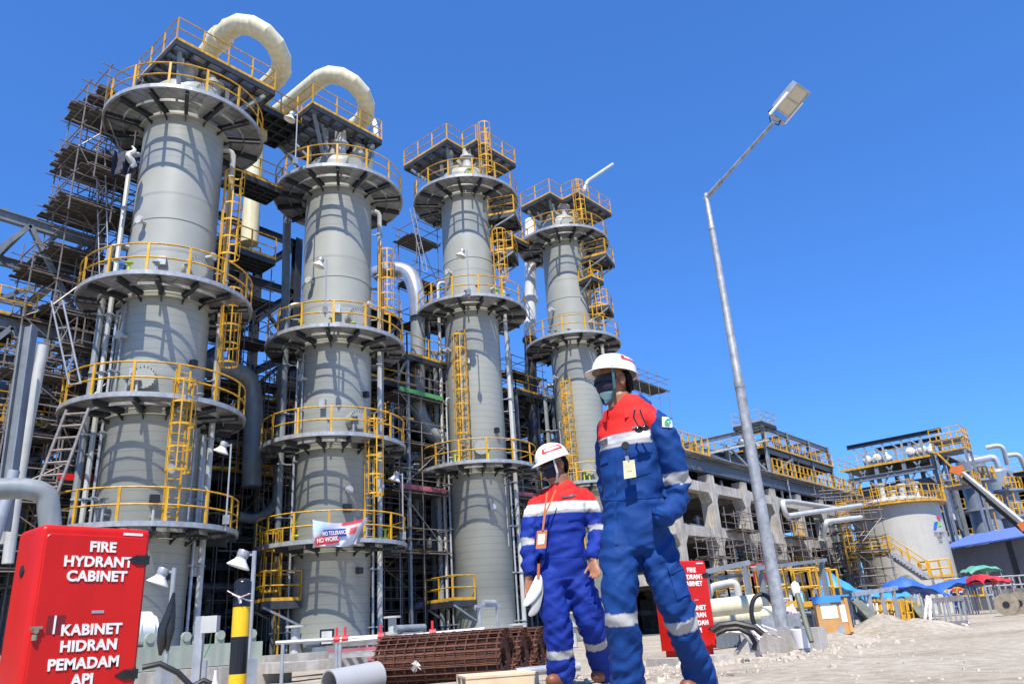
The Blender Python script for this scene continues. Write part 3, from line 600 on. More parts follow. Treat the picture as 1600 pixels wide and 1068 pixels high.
for k, (x, y, z, r, L_, m) in enumerate(((13.5, 33.5, 1.6, .7, 4, 'lpipe'), (16, 34, 5.6, .8, 5, 'mpipe'), (22.8, 33.3, 1.5, .6, 4, 'lpipe'), (24.5, 33, 5.4, .65, 4.5, 'mpipe'), (22, 34, 9.3, .7, 4, 'lpipe'), (33, 33.3, 5.5, .8, 5, 'lpipe'), (31.5, 33, 9.6, .6, 4, 'mpipe'), (36, 33, 1.5, .8, 4, 'lpipe'), (41, 33, 9.8, .7, 5, 'lpipe'), (4, 32.5, 5.8, .7, 4, 'mpipe'), (6, 33, 10, .8, 5, 'mpipe'), (1, 33, 13.7, .7, 5, 'lpipe'))):
    drum(x, y, z, r, L_, m, 'horizontal grey drum on saddles inside the shaded steel structure', group='drums in the shaded structure')
# big ducts and risers that read individually
pipe_thing([atY(325, 574, 30), atY(352, 574, 30), atY(392, 590, 30), atY(397, 640, 30), atY(393, 760, 30)], .42, 'mpipe', 'thick grey-green elbow pipe turning down right of the leftmost tower', bend=1.5)
pipe_thing([atY(449, 325, 30.2), atY(446, 470, 30.2), atY(440, 600, 30.2), atY(432, 790, 30.2), atY(400, 812, 30.2), atY(372, 806, 30.2)], .2, 'mpipe', 'long slim grey riser between the first two towers, bending left at its foot', bend=.7)
t = pipe_thing([atY(588, 428, 31), atY(612, 420, 30), atY(640, 425, 29), atY(651, 455, 28.6), atY(653, 495, 28.6)], [.46]*13 if 0 else .46, 'alu', 'bright silver pipe bend between the second and third towers', bend=1.2, flanges=((-1, .25),))
pipe_thing([atY(653, 498, 28.7), atY(653, 560, 28.7), atY(652, 640, 28.7), atY(672, 680, 28.4), atY(712, 690, 28.0)], .4, 'mpipe', 'grey riser under the silver bend, curving right at its foot', bend=1.4)
pipe_thing([atY(829, 345, 30), atY(829, 470, 30), atY(828, 530, 30)], .42, 'white', 'pale cream upright pipe between the third and rightmost towers', flanges=((1, .2),), bend=.1)
pipe_thing([atY(828, 531, 30), atY(830, 600, 30), atY(836, 690, 30), atY(848, 715, 30)], .4, 'dpipe', 'black upright pipe below the pale one, left of the rightmost tower', flanges=((0, .2), (2, .2)), bend=.1)
pipe_thing([atY(318, 640, 27.0), atY(312, 770, 27.0), atY(300, 900, 27.2)], .16, 'lpipe', 'slim pale standpipe hugging the right side of the leftmost tower')
pipe_thing([atD(68, 540, 26), atD(45, 660, 26), atD(22, 800, 26), atD(12, 880, 26)], .15, 'lpipe', 'right one of two pale upright pipes at the left edge', bend=.2)
pipe_thing([atD(52, 538, 26.5), atD(32, 655, 26.5), atD(8, 790, 26.5), atD(0, 850, 26.5)], .15, 'lpipe', 'left one of two pale upright pipes at the left edge', bend=.2)
mb = MB(); mb.ibeam(atD(46, 510, 25), atD(2, 830, 25), .34, .3, .05, up=_R0); one(mb, 'steel_post', 'steel', 'pale galvanised steel post at the left edge beside two upright pipes', 'post')
for k, (px, py, dx) in enumerate(((60, 640, 0), (160, 660, 0))): pass
mb = MB(); a, b = atD(104, 640, 24), atD(52, 775, 24)
sdv = VL*.62
mb.tube(a, b, .045, 6); mb.tube(a+sdv, b+sdv, .045, 6)
for i in range(7): p = a+(b-a)*(i+.4)/7; mb.tube(p, p+sdv, .035, 6)
one(mb, 'leaning_ladder', 'scaf', 'pinkish tube ladder leaning below the left edge platforms', 'ladder')
# curved duct in front at the left edge
a = atD(-60, 765, 13); b = atD(40, 762, 13); c = atD(74, 770, 13); d = atD(80, 835, 13)
pipe_thing([a, b, c, d], .15, 'mpipe', 'thick grey tube arching down at the left edge just above the fire cabinet', 'bent_tube', bend=.4)
pipe_thing([atD(-10, 845, 15), atD(15, 760, 15), atD(22, 735, 15)], .09, 'galv', 'thin galvanised post under the grey arched tube at the left edge', 'tube_support')

# ---------------------------------------------------------------- scaffolds
def scaffold(label, o, ux, uy, L_, W_, zs, bays=2, m='scaf', rails=True, plank='plank', toe=None, rs=1, name='scaffold', only=None):
    """tube scaffold: uprights, ledgers and plank decks; o = corner, ux / uy = ground directions"""
    t = thing(name, label, 'scaffold', o, 'tube scaffolds round the towers'); ux = V3(ux); uy = V3(uy); r_ = random.Random(rs); top = zs[-1]+1.15
    for i in range(bays+1):
        for j in (0, 1):
            p = ux*(L_*i/bays)+uy*(W_*j); mb = MB(); e = r_.uniform(-.2, .6); mb.tube(p+V3((0, 0, zs[0]-.6 if only else 0)), p+V3((0, 0, top+e)), .028, 5); mb.build('upright', m, t)
    for k, z in enumerate(zs):
        mb = MB()
        for j in (0, 1):
            for h in ((-.08, .55, 1.05) if rails else (-.08,)): mb.tube(uy*(W_*j)-ux*r_.uniform(.1, .5)+V3((0, 0, z+h)), ux*(L_+r_.uniform(.1, .5))+uy*(W_*j)+V3((0, 0, z+h)), .026, 5)
        for i in range(bays+1):
            for h in ((-.05, 1.0) if rails else (-.05,)): mb.tube(ux*(L_*i/bays)-uy*r_.uniform(.1, .4)+V3((0, 0, z+h)), ux*(L_*i/bays)+uy*(W_+r_.uniform(.1, .4))+V3((0, 0, z+h)), .026, 5)
        mb.build('ledgers', m, t)
        mb = MB(); n = max(2, int(W_/.26))
        for i in range(n): y = W_*(i+.5)/n; mb.bar(ux*(-.25+r_.uniform(-.2, .1))+uy*y+V3((0, 0, z+.03)), ux*(L_+.25+r_.uniform(-.1, .2))+uy*y+V3((0, 0, z+.03)), W_/n*.92, .04)
        P = mb.build('plank_deck', plank, t)
        if toe and k in toe: mb = MB(); mb.bar(uy*-.05+V3((0, 0, z+.16)), ux*L_+uy*-.05+V3((0, 0, z+.16)), .03, .22); mb.build('toe_board', toe[k], P)
        if k: mb = MB(); s_ = k % 2; mb.tube(ux*(L_*s_)+uy*(-.03)+V3((0, 0, zs[k-1])), ux*(L_*(1-s_))+uy*(-.03)+V3((0, 0, z)), .024, 5); mb.build('brace', m, t)
    return t
def sc(label, px, py, Y, L_, W_, zs, **k):
    p = atY(px, py, Y); scaffold(label, (p.x, Y, 0), U, V, L_, W_, zs, **k)
sc('tall tube scaffold with three plank landings against the sky left of the tallest-looking tower', 112, 300, 29.6, 1.9, 2.4, [3, 6, 9.5, 13, 15.5, 17.6, 19.8], bays=1, rs=2)
sc('scaffold wrapped round the back of the leftmost tower below its upper ring', 170, 250, 29.2, 2.6, 1.6, [14, 17.4, 20.0], bays=2, rs=3)
sc('dark plank scaffold landing left of the leftmost tower at mid height', 118, 520, 28.3, 2.2, 1.4, [4, 8.2, 11.2], bays=1, rs=4)
sc('low tube scaffold with a red toe board left of the leftmost tower', 98, 690, 27.6, 2.0, 1.4, [2.2, 4.1, 6.1], bays=2, rs=5, toe={1: 'pink', 2: 'red'})
sc('scaffold beside the silver pipe bend with a bright green toe board', 622, 590, 27.6, 3.0, 1.6, [4.4, 7.2, 9.6, 12.0], bays=2, rs=6, toe={3: 'green', 1: 'pink'})
sc('slim scaffold rising against the sky behind the left side of the third tower', 652, 440, 29.4, 1.7, 1.6, [14, 17.2, 19.8, 22.6], bays=1, rs=7)
sc('scaffold between the third tower and the rightmost tower', 800, 580, 30.4, 3.2, 1.6, [4.5, 8, 11.5, 14.2, 16.5], bays=2, rs=8)
sc('low scaffold behind the right foot of the third tower', 806, 800, 27.6, 2.0, 1.4, [1.8, 3.8, 5.8, 7.6], bays=1, rs=9, toe={3: 'pink'})
sc('long scaffold deck against the sky right of the nearer worker head', 985, 610, 32, 6.3, 1.8, [12.5, 16.4, 20.0], bays=4, rs=10)
sc('scaffold in the dark gap between the first and second towers', 345, 770, 31, 3.4, 1.4, [2, 5, 8.6, 10.6], bays=2, rs=12)
sc('broad scaffold cage hugging the rear of the leftmost tower with many plank lifts', 150, 420, 30.2, 3.4, 1.6, [10.2, 12.8, 15.4, 18.2], bays=2, rs=14)
sc('scaffold lifts in the gap just right of the leftmost tower', 352, 420, 30.5, 2.4, 1.4, [11.8, 14.0, 16.2], bays=2, rs=15)
sc('scaffold lifts behind the left side of the second tower', 420, 620, 30.8, 2.2, 1.4, [3, 5.4, 7.6, 9.8, 12.2], bays=2, rs=16)
sc('scaffold lifts low between the second and third towers', 600, 820, 29.6, 3.2, 1.4, [1.9, 3.8, 5.9], bays=2, rs=17)
sc('scaffold lifts at the far left among the pipes', 12, 640, 28.6, 3.4, 1.4, [3.4, 5.6, 7.8, 10.0], bays=2, rs=18)
sc('tall scaffold at the far left against the pipe rack beams', 40, 470, 30.4, 3.0, 1.4, [10.5, 12.6, 14.6], bays=2, rs=19)
sc('top scaffold landing hanging left of the upper ring of the leftmost tower', 122, 235, 28.4, 1.5, 1.6, [17.0, 19.2, 21.2], bays=1, rs=31, only=1)
sc('scaffold beside the upper ring of the leftmost tower, nearest to the shell', 158, 200, 27.9, 1.3, 1.5, [18.4, 20.9, 22.0], bays=1, rs=32, only=1)
mb = MB(); a, b, c, d = atY(172, 236, 26.4), atY(212, 238, 26.4), atY(214, 272, 26.4), atY(174, 272, 26.4); N_ = 10
vs = [((a*(1-i/N_)+b*i/N_)*(1-j/N_)+(d*(1-i/N_)+c*i/N_)*j/N_)+V3((0, -.12*sin(i*1.3+j*.4), 0)) for j in range(N_+1) for i in range(N_+1)]
mb.add(vs, [(j*(N_+1)+i, j*(N_+1)+i+1, (j+1)*(N_+1)+i+1, (j+1)*(N_+1)+i) for j in range(N_) for i in range(N_)], True); one(mb, 'hung_sheet', 'navy', 'dark navy sheet hung under the upper ring of the leftmost tower', 'sheet')
mb = MB(); a, b = atY(206, 228, 26.2), atY(202, 262, 26.2); limb0 = [a+(b-a)*t+V3((.12*sin(t*9), -.1*t, 0)) for t in np.linspace(0, 1, 8)]; mb.pipe(limb0, [.04, .07, .10, .11, .12, .14, .12, .05], 9); one(mb, 'hung_cloth', 'lpipe', 'pale cloth bundle tied beside the navy sheet near the top left', 'cloth')
# aluminium lattice masts
def lattice(a, b, label, wd=.35, m='galv'):
    a = V3(a); b = V3(b); mb = MB(); s_ = VL*wd
    mb.tube(a, b, .03, 6); mb.tube(a+s_, b+s_, .03, 6); n = max(3, int((b-a).length/.4))
    for i in range(n): p = a+(b-a)*i/n; q = a+(b-a)*(i+1)/n; mb.tube(p, q+s_ if i % 2 else p+s_, .018, 5)
    one(mb, 'lattice_beam', m, label, 'lattice beam')
lattice(atY(156, 445, 28.8), atY(150, 232, 28.8), 'pale lattice ladder beam standing upright left of the leftmost tower')
lattice(atD(108, 600, 25.5), atD(80, 470, 25.5), 'pale lattice ladder beam leaning at the left edge above a pair of upright pipes')
lattice(atY(662, 425, 28.6), atY(640, 325, 28.6), 'thin lattice beam poking up beside the third tower', .22)
# bridges between the towers
def bridge(x0, x1, y, z, wd, label):
    t = thing('walkway', label, 'walkway', ((x0+x1)/2, y, z), 'walkways linking the towers')
    rect_deck(t, 'walk_deck', [(-(x1-x0)/2, -wd/2), ((x1-x0)/2, -wd/2), ((x1-x0)/2, wd/2), (-(x1-x0)/2, wd/2)], 0, 3, [[0, 1], [3, 2]], 'dsteel')
bridge(14.6, 16.9, 28.2, 20.5, 1.3, 'short dark walkway linking the upper rings of the first two towers')
bridge(14.9, 17.1, 27.6, 23.7, 2.2, 'dark deck joining the top platforms of the first two towers')
bridge(14.6, 17.0, 28.6, 17.0, 1.3, 'grating walkway between the first two towers below their upper rings')
bridge(31.4, 35.3, 28.3, 24.3, 1.3, 'walkway linking the upper rings of the third and rightmost towers')
bridge(22.5, 25.8, 29, 12.8, 1.2, 'walkway behind the silver pipe bend')
def landing(px, py, Y, L_, W_, label, zoff=0):
    p = atY(px, py, Y); t = thing('pipe_platform', label, 'platform', (p.x, Y, p.z), 'small railed landings between the towers')
    D = rect_deck(t, 'deck', [(0, 0), (L_, 0), (L_, W_), (0, W_)], 0, 2, [[0, 1, 2], [3, 0]])
    for x in (.1, L_-.1): mb = MB(); mb.bar((x, .1, -p.z), (x, .1, -.1), .14); mb.build('post', 'steel', t)
    for x in (.1, L_-.1): mb = MB(); mb.bar((x, 1.0, -1.3), (x, .1, -.2), .1); mb.build('strut', 'steel', t)
landing(636, 552, 27.6, 3.0, 2.4, 'railed grating landing round the grey riser between the second and third towers')
landing(806, 607, 29, 3.8, 2.4, 'railed grating landing round the black pipe left of the rightmost tower')
landing(668, 470, 28.8, 1.6, 1.4, 'small yellow railed landing just left of the third tower')
landing(640, 860, 29.4, 3.2, 1.6, 'low railed landing in shadow between the second and third towers')
landing(780, 800, 30.4, 3.0, 1.6, 'low railed landing in shadow right of the third tower')
# little lamps on the tower platforms
for (px, py, Y, h, lab) in ((352, 828, 23.95, 2.9, 'white pole lamp on the lowest ring of the leftmost tower'), (630, 850, 24.3, 2.9, 'white pole lamp on the lowest ring of the second tower'), (508, 495, 24.2, 2.6, 'white pole lamp on the third ring of the second tower'), (733, 465, 23.9, 2.6, 'white pole lamp on the middle ring of the third tower'), (461, 262, 24.8, 2.8, 'white pole lamp below the top deck of the second tower')):
    p = atY(px, py, Y); floodlamp(p, h, -VL, lab, 'small pole lamps on the towers', .2)
# banner on the lowest rail of the second tower
def banner():
    mb = MB(); a, b = atY(487, 812, 23.76), atY(573, 808, 23.76); c, d = atY(556, 850, 23.78), atY(487, 856, 23.74)
    n, k = 18, 10; vs = []
    for j in range(k+1):
        for i in range(n+1):
            s_, t_ = i/n, j/k; p = (a*(1-s_)+b*s_)*(1-t_)+(d*(1-s_)+c*s_)*t_
            sag = .10*sin(pi*s_)*(1-t_); p = p+V3((0, -.07*sin(s_*9+t_*3)*(.3+t_)-.05, -sag*1.6+.05*t_*sin(s_*7))); vs.append(p)
    W = n+1; fs = [(j*W+i, j*W+i+1, (j+1)*W+i+1, (j+1)*W+i) for j in range(k) for i in range(n)]
    o = vs[-W]; q = [p-o for p in vs]
    m, nn, bb = _new('printed_banner'); L = nn.links.new; bb.inputs['Roughness'].default_value = .7
    at = nn.nodes.new('ShaderNodeVertexColor'); at.layer_name = 'print'; L(at.outputs[0], bb.inputs['Base Color'])
    mb.add(q, fs, True); ob = mb.build('cloth_banner', m); ob.location = o; tag(ob, 'creased white printed banner on the lowest rail of the second tower', 'banner')
    col = ob.data.color_attributes.new('print', 'FLOAT_COLOR', 'CORNER')
    for pl in ob.data.polygons:
        for li in pl.loop_indices:
            v = ob.data.loops[li].vertex_index; i, j = v % W, v//W; s_, t_ = i/n, j/k
            c_ = (.78, .78, .80)
            if s_ < .25 and t_ < .5: c_ = (.55, .70, .84)
            if t_ > .8: c_ = (.68, .69, .75)
            if s_ > .52 and t_ < .12: c_ = (.65, .05, .06)
            if .68 < s_ < .88 and .22 < t_ < .55: c_ = (.7, .12, .12)
            if s_ > .93: c_ = (.5, .5, .52)
            col.data[li].color = (*c_, 1)
    return ob, a, b, c, d, o
BAN = banner()
def text_mesh(txt, size, bold=.0, extrude=.002, align='CENTER', sp=1.0):
    cu = bpy.data.curves.new('lettering', 'FONT'); cu.body = txt; cu.size = size; cu.offset = bold*size; cu.extrude = extrude; cu.align_x = align; cu.space_character = sp
    cu.resolution_u = 4
    ob = bpy.data.objects.new('lettering', cu); S.collection.objects.link(ob); dg = bpy.context.evaluated_depsgraph_get()
    me = bpy.data.meshes.new_from_object(ob.evaluated_get(dg)); bpy.data.objects.remove(ob); return me
def put_text(txt, size, p, xdir, ydir, m, parent, name='lettering', bold=.03, world=True, sp=1.0, wscale=1.0, align='CENTER'):
    me = text_mesh(txt, size, bold, align=align, sp=sp); x = V3(xdir).normalized(); y = V3(ydir); y = (y-x*y.dot(x)).normalized(); z = x.cross(y)
    o = V3(parent.location) if (parent and world) else V3()
    q = V3(p)-o; me.transform(Matrix(((x.x*wscale, y.x, z.x, q.x), (x.y*wscale, y.y, z.y, q.y), (x.z*wscale, y.z, z.z, q.z), (0, 0, 0, 1))))
    me.materials.clear(); me.materials.append(M[m]); ob = bpy.data.objects.new(name, me); S.collection.objects.link(ob); ob.parent = parent; return ob
M['letter'] = mat('cream_white_lettering', (.80, .78, .72), .5, 0, .03)
M['bluep'] = mat('blue_print', (.03, .06, .35), .5, 0, .03); M['redp'] = mat('red_print', (.62, .03, .04), .5, 0, .03)
ob, a, b, c, d, o = BAN
mid = lambda s_, t_: (a*(1-s_)+b*s_)*(1-t_)+(d*(1-s_)+c*s_)*t_+V3((0, -.16, -.06))
xd = b-a
mb = MB(); p, q = mid(.18, .48), mid(.62, .46); mb.bar(p, q, .012, .28, up=(0, 0, 1)); mb.build('blue_strip', 'bluep', ob, True)
mb = MB(); p, q = mid(.03, .73), mid(.5, .68); mb.bar(p, q, .012, .28, up=(0, 0, 1)); mb.build('red_strip', 'redp', ob, True)
put_text('NO TOLERANCE', .2, mid(.40, .53)+V3((0, -.02, 0)), mid(.62, .46)-mid(.18, .48), (0, 0, 1), 'letter', ob, wscale=.72)
put_text('NO WORK', .22, mid(.27, .76)+V3((0, -.02, 0)), mid(.5, .68)-mid(.03, .73), (0, 0, 1), 'letter', ob, wscale=.85)
# ================================================================ right side: concrete pipe rack, modules, tank, far units
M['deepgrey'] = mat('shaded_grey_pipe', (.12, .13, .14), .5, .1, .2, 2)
M['girderp'] = mat('slate_blue_girder', (.13, .155, .19), .5, .1, .12, 2, streak=.15)
def concrete_rack():
    y0, y1 = 22.0, 29.5; xs = [39.4+4.6*i for i in range(8)]; lv = [3.3, 5.75, 8.45]
    t = thing('concrete_rack', 'long weathered concrete pipe rack with haunched columns, three storeys, beyond the lamp post', 'pipe rack', ((xs[0]+xs[-1])/2, (y0+y1)/2, 0))
    for y in (y0, y1):
        for x in xs:
            mb = MB()
            mb.bb((x-.3, y-.4, 0), (x+.3, y+.4, 8.95))
            for z in lv:
                for s_ in (-1, 1):     # haunch brackets under and over each beam
                    p = [(x+s_*.3, z-1.2), (x+s_*.68, z-.62), (x+s_*.68, z), (x+s_*.3, z)]
                    a = [(q[0], y-.38, q[1]) for q in p]; b = [(q[0], y+.38, q[1]) for q in p]; f = [(0, 1, 2, 3), (7, 6, 5, 4), (0, 4, 5, 1), (1, 5, 6, 2), (2, 6, 7, 3)]
                    mb.add(a+b, f if s_ < 0 else [tuple(reversed(q)) for q in f])
            mb.build('column', 'conc', t, True)
            mb = MB(); mb.bb((x-.7, y-.7, -.2), (x+.7, y+.7, .35)); mb.build('footing', 'conc', t, True)
        for z in lv:
            for a, b in zip(xs, xs[1:]): mb = MB(); mb.bb((a+.682, y-.33, z-.62), (b-.682, y+.33, z-.03)); mb.build('beam', 'conc', t, True)
    for x in xs:
        for z in lv: mb = MB(); mb.bb((x-.3, y0+.402, z-.7), (x+.3, y1-.402, z-.08)); mb.build('cross_beam', 'conc', t, True)
    r_ = random.Random(5)
    for z in lv[:2]:
        mb = MB(); mb.bb((xs[0], y0+.5, z-.02), (xs[-1], y1-.5, z+.04)); mb.build('deck', 'dsteel', t, True)
    mb = MB(); mb.bb((xs[0], y0+.4, 8.47), (xs[-1], y1+.3, 8.53)); mb.build('deck', 'dsteel', t, True)
    for z in lv+[1.0]:
        for k in range(9):
            y = y0+.7+k*.75; r = r_.choice((.08, .12, .18, .25)); x = r_.uniform(xs[0], xs[0]+9); L_ = r_.uniform(14, 24)
            zz = z+(.1 if z > 2 else 0)+r+.05; pts = [(x, y, zz), (x+L_, y, zz)]
            if r_.random() < .6: pts.append((x+L_, y, max(.4, zz+r_.choice((-1.6, 1.5)))))
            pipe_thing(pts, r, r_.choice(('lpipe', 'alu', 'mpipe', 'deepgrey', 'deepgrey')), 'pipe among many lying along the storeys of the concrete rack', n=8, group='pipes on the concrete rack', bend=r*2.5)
    for k in range(26):
        x = xs[0]+r_.uniform(0, 31); y = y0+r_.uniform(-.9, 1.2); z = r_.choice(lv+[0, 0]); h = r_.uniform(1.2, 2.2); r = r_.choice((.05, .07, .1))
        pipe_thing([(x, y, z+.1), (x, y, z+h), (x+r_.choice((-.8, .8)), y, z+h)], r, r_.choice(('lpipe', 'galv', 'white')), 'short bent pipe among many at the front of the concrete rack', n=8, group='bent pipes at the rack front', bend=.15)
    return xs, y0, y1
RX, RY0, RY1 = concrete_rack()
for k, (x, z) in enumerate(((41, .1), (45.2, 3.4), (49.6, .1), (54, 3.4), (59, .1), (46, .1), (63, 3.4))):
    scaffold('tube scaffold with plank deck clinging to the front of the concrete rack', (x, RY0-1.3, 0), U, V, 2.6, 1.0, [z+1.9, z+3.8] if z < 1 else [z+.3, z+2.2], bays=2, rs=20+k, name='scaffold', rails=True)
r_ = random.Random(77)
for k in range(30):
    x = RX[0]+r_.uniform(2, 31); z = r_.choice((3.35, 5.8, 3.35, 0.1)); mb = MB(); rail(mb, [(x, RY0-.6, z), (x+r_.uniform(.8, 2), RY0-.6, z)], 1.0, step=.6, r=.025, pw=.06); one(mb, 'guard_railing', 'yellow' if k % 3 else 'galv', 'short railing among many along the storeys of the concrete rack', 'railing', 'short railings on the concrete rack')
for k in range(34):
    x = RX[0]+r_.uniform(1, 31); z = r_.choice((3.4, 5.85, 8.6, .2)); h = r_.uniform(.5, 1.5); mb = MB(); c_ = k % 3
    if c_ == 0: mb.tube((0, 0, 0), (0, 0, h), .14, 10); mb.tube((0, 0, h*.7), (0, 0, h*.7+.1), .26, 12)
    elif c_ == 1: mb.bb((-.3, -.2, 0), (.3, .2, h*.8))
    else: mb.tube((-.6, 0, h*.5), (.6, 0, h*.5), .2, 10); mb.tube((0, 0, 0), (0, 0, h*.5), .08, 8)
    o = one(mb, ('valve_stub', 'cabinet_box', 'short_spool')[c_], r_.choice(('lpipe', 'galv', 'alu', 'steel', 'redp' if 'redp' in M else 'lpipe', 'tan')), ('valve stub among many on the concrete rack storeys', 'small box among many on the concrete rack storeys', 'short pipe spool among many on the concrete rack storeys')[c_], ('valve', 'box', 'pipe spool')[c_], ('valves on the rack', 'boxes on the rack', 'spools on the rack')[c_], base=(0, 0, 0)); o.location = (x, RY0+r_.uniform(-.1, .6)+.6, z)
for k in range(16):
    x = 43+r_.uniform(0, 28); h = r_.uniform(.6, 2.2); mb = MB(); mb.bar((0, 0, 0), (0, 0, h), .1); mb.bar((0, 0, h), (r_.uniform(-1.5, 1.5), .2, h), .1); mb.tube((.3, 0, h*.6), (.3, 1, h*.6), .12, 8); o = one(mb, 'pipe_stand', 'steel', 'short pipe stand among many along the rack top', 'pipe stand', 'pipe stands on the rack top', base=(0, 0, 0)); o.location = (x, 21.9, 10)
# girder with yellow rails and the sloping air-cooler roof
t = thing('steel_girder_deck', 'dark steel girder deck with yellow rails lying on top of the concrete rack', 'steel deck', (54, 25.7, 8.95))
for y in (21.9, 29.4): mb = MB(); mb.ibeam((38, y, 9.5), (72, y, 9.5), .8, .4, .06); mb.build('girder', 'girderp', t, True)
for k in range(12): x = 39+k*2.9; mb = MB(); mb.bb((x-.1, 22.15, 9.2), (x+.1, 29.15, 9.6)); mb.build('cross_beam', 'dsteel', t, True)
mb = MB(); mb.bb((38, 21.2, 9.94), (72, 30, 9.98)); D = mb.build('deck', 'grating', t, True)
for (a, b) in ((38, 43.6), (53.2, 72)): mb = MB(); rail(mb, [(a, 21.3, 9.98), (b, 21.3, 9.98)], step=.8, pw=.1, r=.035); rail(mb, [(a, 22.4, 9.98), (b, 22.4, 9.98)], step=1.7); o = mb.build('handrail', 'yellow', None); o.parent = t; o.data.transform(Matrix.Translation(-t.location))
t = thing('air_cooler', 'air cooler bank under a sloping pale sheet roof on the concrete rack', 'air cooler', (48.4, 25.8, 9.98))
mb = MB(); p0, p1 = atY(1082, 728, 21.6), atY(1186, 686, 21.6)
za, zb, xa, xb = 10.15, 12.55, 43.2, 53.6
mb.add([(xa, 21.4, za), (xb, 21.4, zb), (xb, 30, zb), (xa, 30, za), (xa, 21.4, za-.12), (xb, 21.4, zb-.12), (xb, 30, zb-.12), (xa, 30, za-.12)], [(0, 1, 2, 3), (7, 6, 5, 4), (0, 4, 5, 1), (1, 5, 6, 2), (2, 6, 7, 3), (3, 7, 4, 0)]); mb.build('sheet_roof', 'lpipe', t, True)
for k in range(4):
    x = xa+.8+k*(xb-xa-1)/3
    for y in (21.7, 29.6): mb = MB(); mb.bar((x, y, 9.99), (x, y, za+(zb-za)*(x-xa)/(xb-xa)-.12), .16); mb.build('post', 'galv', t, True)
for k in range(3): x = xa+1+k*3; mb = MB(); mb.bar((x, 21.65, 11.2 if k else 10.3), (x+2.6, 21.65, 10.1), .12); mb.build('brace', 'galv', t, True)
mb = MB(); mb.bb((xa+3, 22.4, 10.05), (xb-.3, 29, 11)); mb.build('tube_bundle', 'deepgrey', t, True)
frame('open dark steel module with yellow railed decks standing on the concrete rack', 54, 67, 21.9, 28.5, 3, 1, [10.02, 12.0, 13.75], 'steel', [0, 1, 0], (1,), [(0, 0, 0, '/'), (1, 0, 1, 'x')], .26, .3)
for o in list(S.objects):
    if o.type == 'EMPTY' and 'standing on the concrete rack' in o.get('label', ''):
        for ch in o.children:
            if ch.name.startswith('column'):
                for v in ch.data.vertices:
                    if v.co.z < 1: v.co.z = 9.99
        o.location.z = 0
for k in range(6): drum(55.2+k*2.1, 24, 12.9, .35, 1.2, 'lpipe', 'small pale drum among several on the open steel module deck', group='small drums on the module deck')
for k, x in enumerate((56.5, 60.5, 64.5)):
    mb = MB()
    for y in (22.3, 23.3): rail(mb, [(x, y, 12.1), (x+1.5, y, 12.1)], 1.1, step=.35, pw=.07)
    one(mb, 'railing_bundle', 'yellow', 'yellow railing cluster among several on the open steel module', 'railing', 'yellow railing clusters on the module')
t = thing('module_cap', 'small railed look-out platform topping the near corner of the open steel module', 'platform', (54.5, 22.4, 13.75)); rect_deck(t, 'deck', [(-1.2, -.8), (1.4, -.8), (1.4, 1.4), (-1.2, 1.4)], .15, 1, None, 'grating', 'galv', .9)
pipe_thing([atY(1345, 789, 17), atY(1228, 806, 17), atY(1222, 784, 17), atY(1236, 783, 17.8), atY(1330, 797, 20)], .15, 'lpipe', 'long pale pipe with a tight hairpin in front of the concrete rack', bend=.5)
pipe_thing([atY(1345, 808, 17), atY(1290, 815, 17), atY(1286, 840, 17.5)], .17, 'lpipe', 'pale pipe below the hairpin pipe, left of the white tank', bend=.3)
# ---------------------------------------------------------------- tank
TC = atD(1413, 850, 68); TC.z = 0; TR = 3.05; TH = 8.1
t = thing('storage_tank', 'white cylindrical storage tank with yellow railed roof and a coloured emblem', 'tank', TC)
mb = MB(); mb.lathe([(TR+.15, 0), (TR+.15, .12), (TR, .14), (TR, TH), (TR+.1, TH), (TR+.1, TH+.1), (TR-.05, TH+.12), (1.6, TH+.5), (0.01, TH+.65)], n=72); mb.build('tank_shell', 'tankp', t)
mb = MB(); mb.lathe([(TR+.02, TH-.12), (TR+.55, TH-.12), (TR+.55, TH-.24), (TR+.02, TH-.24)], n=56); mb.build('roof_walk', 'yellow', t)
mb = MB(); rail(mb, [p for p in arc(TR+.5, 0, 2*pi, 36, TH-.1)], 1.1, pw=.07, r=.028, step=1.3, toe=False); mb.build('handrail', 'yellow', t)
mb = MB(); rail(mb, [(-1.6, -1.8, TH+.5), (1.6, -1.8, TH+.5), (1.6, 1, TH+.5), (-1.6, 1, TH+.5), (-1.6, -1.8, TH+.5)], 1.1, pw=.06, r=.028, toe=False); mb.build('roof_railing', 'yellow', t)
for k, (x, y, h) in enumerate(((-1, -1, .8), (.6, -1.6, 1), (1.2, .3, .7), (-.4, .6, 1.1))): mb = MB(); mb.tube((x, y, TH+.4), (x, y, TH+.6+h), .22, 12); mb.tube((x, y, TH+.5+h), (x, y, TH+.6+h), .34, 12); mb.build('roof_nozzle', 'lpipe', t)
def on_tank(px, py):
    d = _ray(px, py); a = d.x*d.x+d.y*d.y; bq = d.x*(CAM.x-TC.x)+d.y*(CAM.y-TC.y); cq = (CAM.x-TC.x)**2+(CAM.y-TC.y)**2-(TR+.03)**2
    return CAM+d*((-bq-sqrt(max(0, bq*bq-a*cq)))/a)
M['em_red'] = mat('emblem_red', (.70, .03, .08), .5, 0, .02); M['em_blue'] = mat('emblem_blue', (.02, .14, .50), .5, 0, .02); M['em_green'] = mat('emblem_green', (.22, .60, .08), .5, 0, .02); M['ink'] = mat('dark_grey_lettering', (.08, .08, .10), .5, 0, .03)
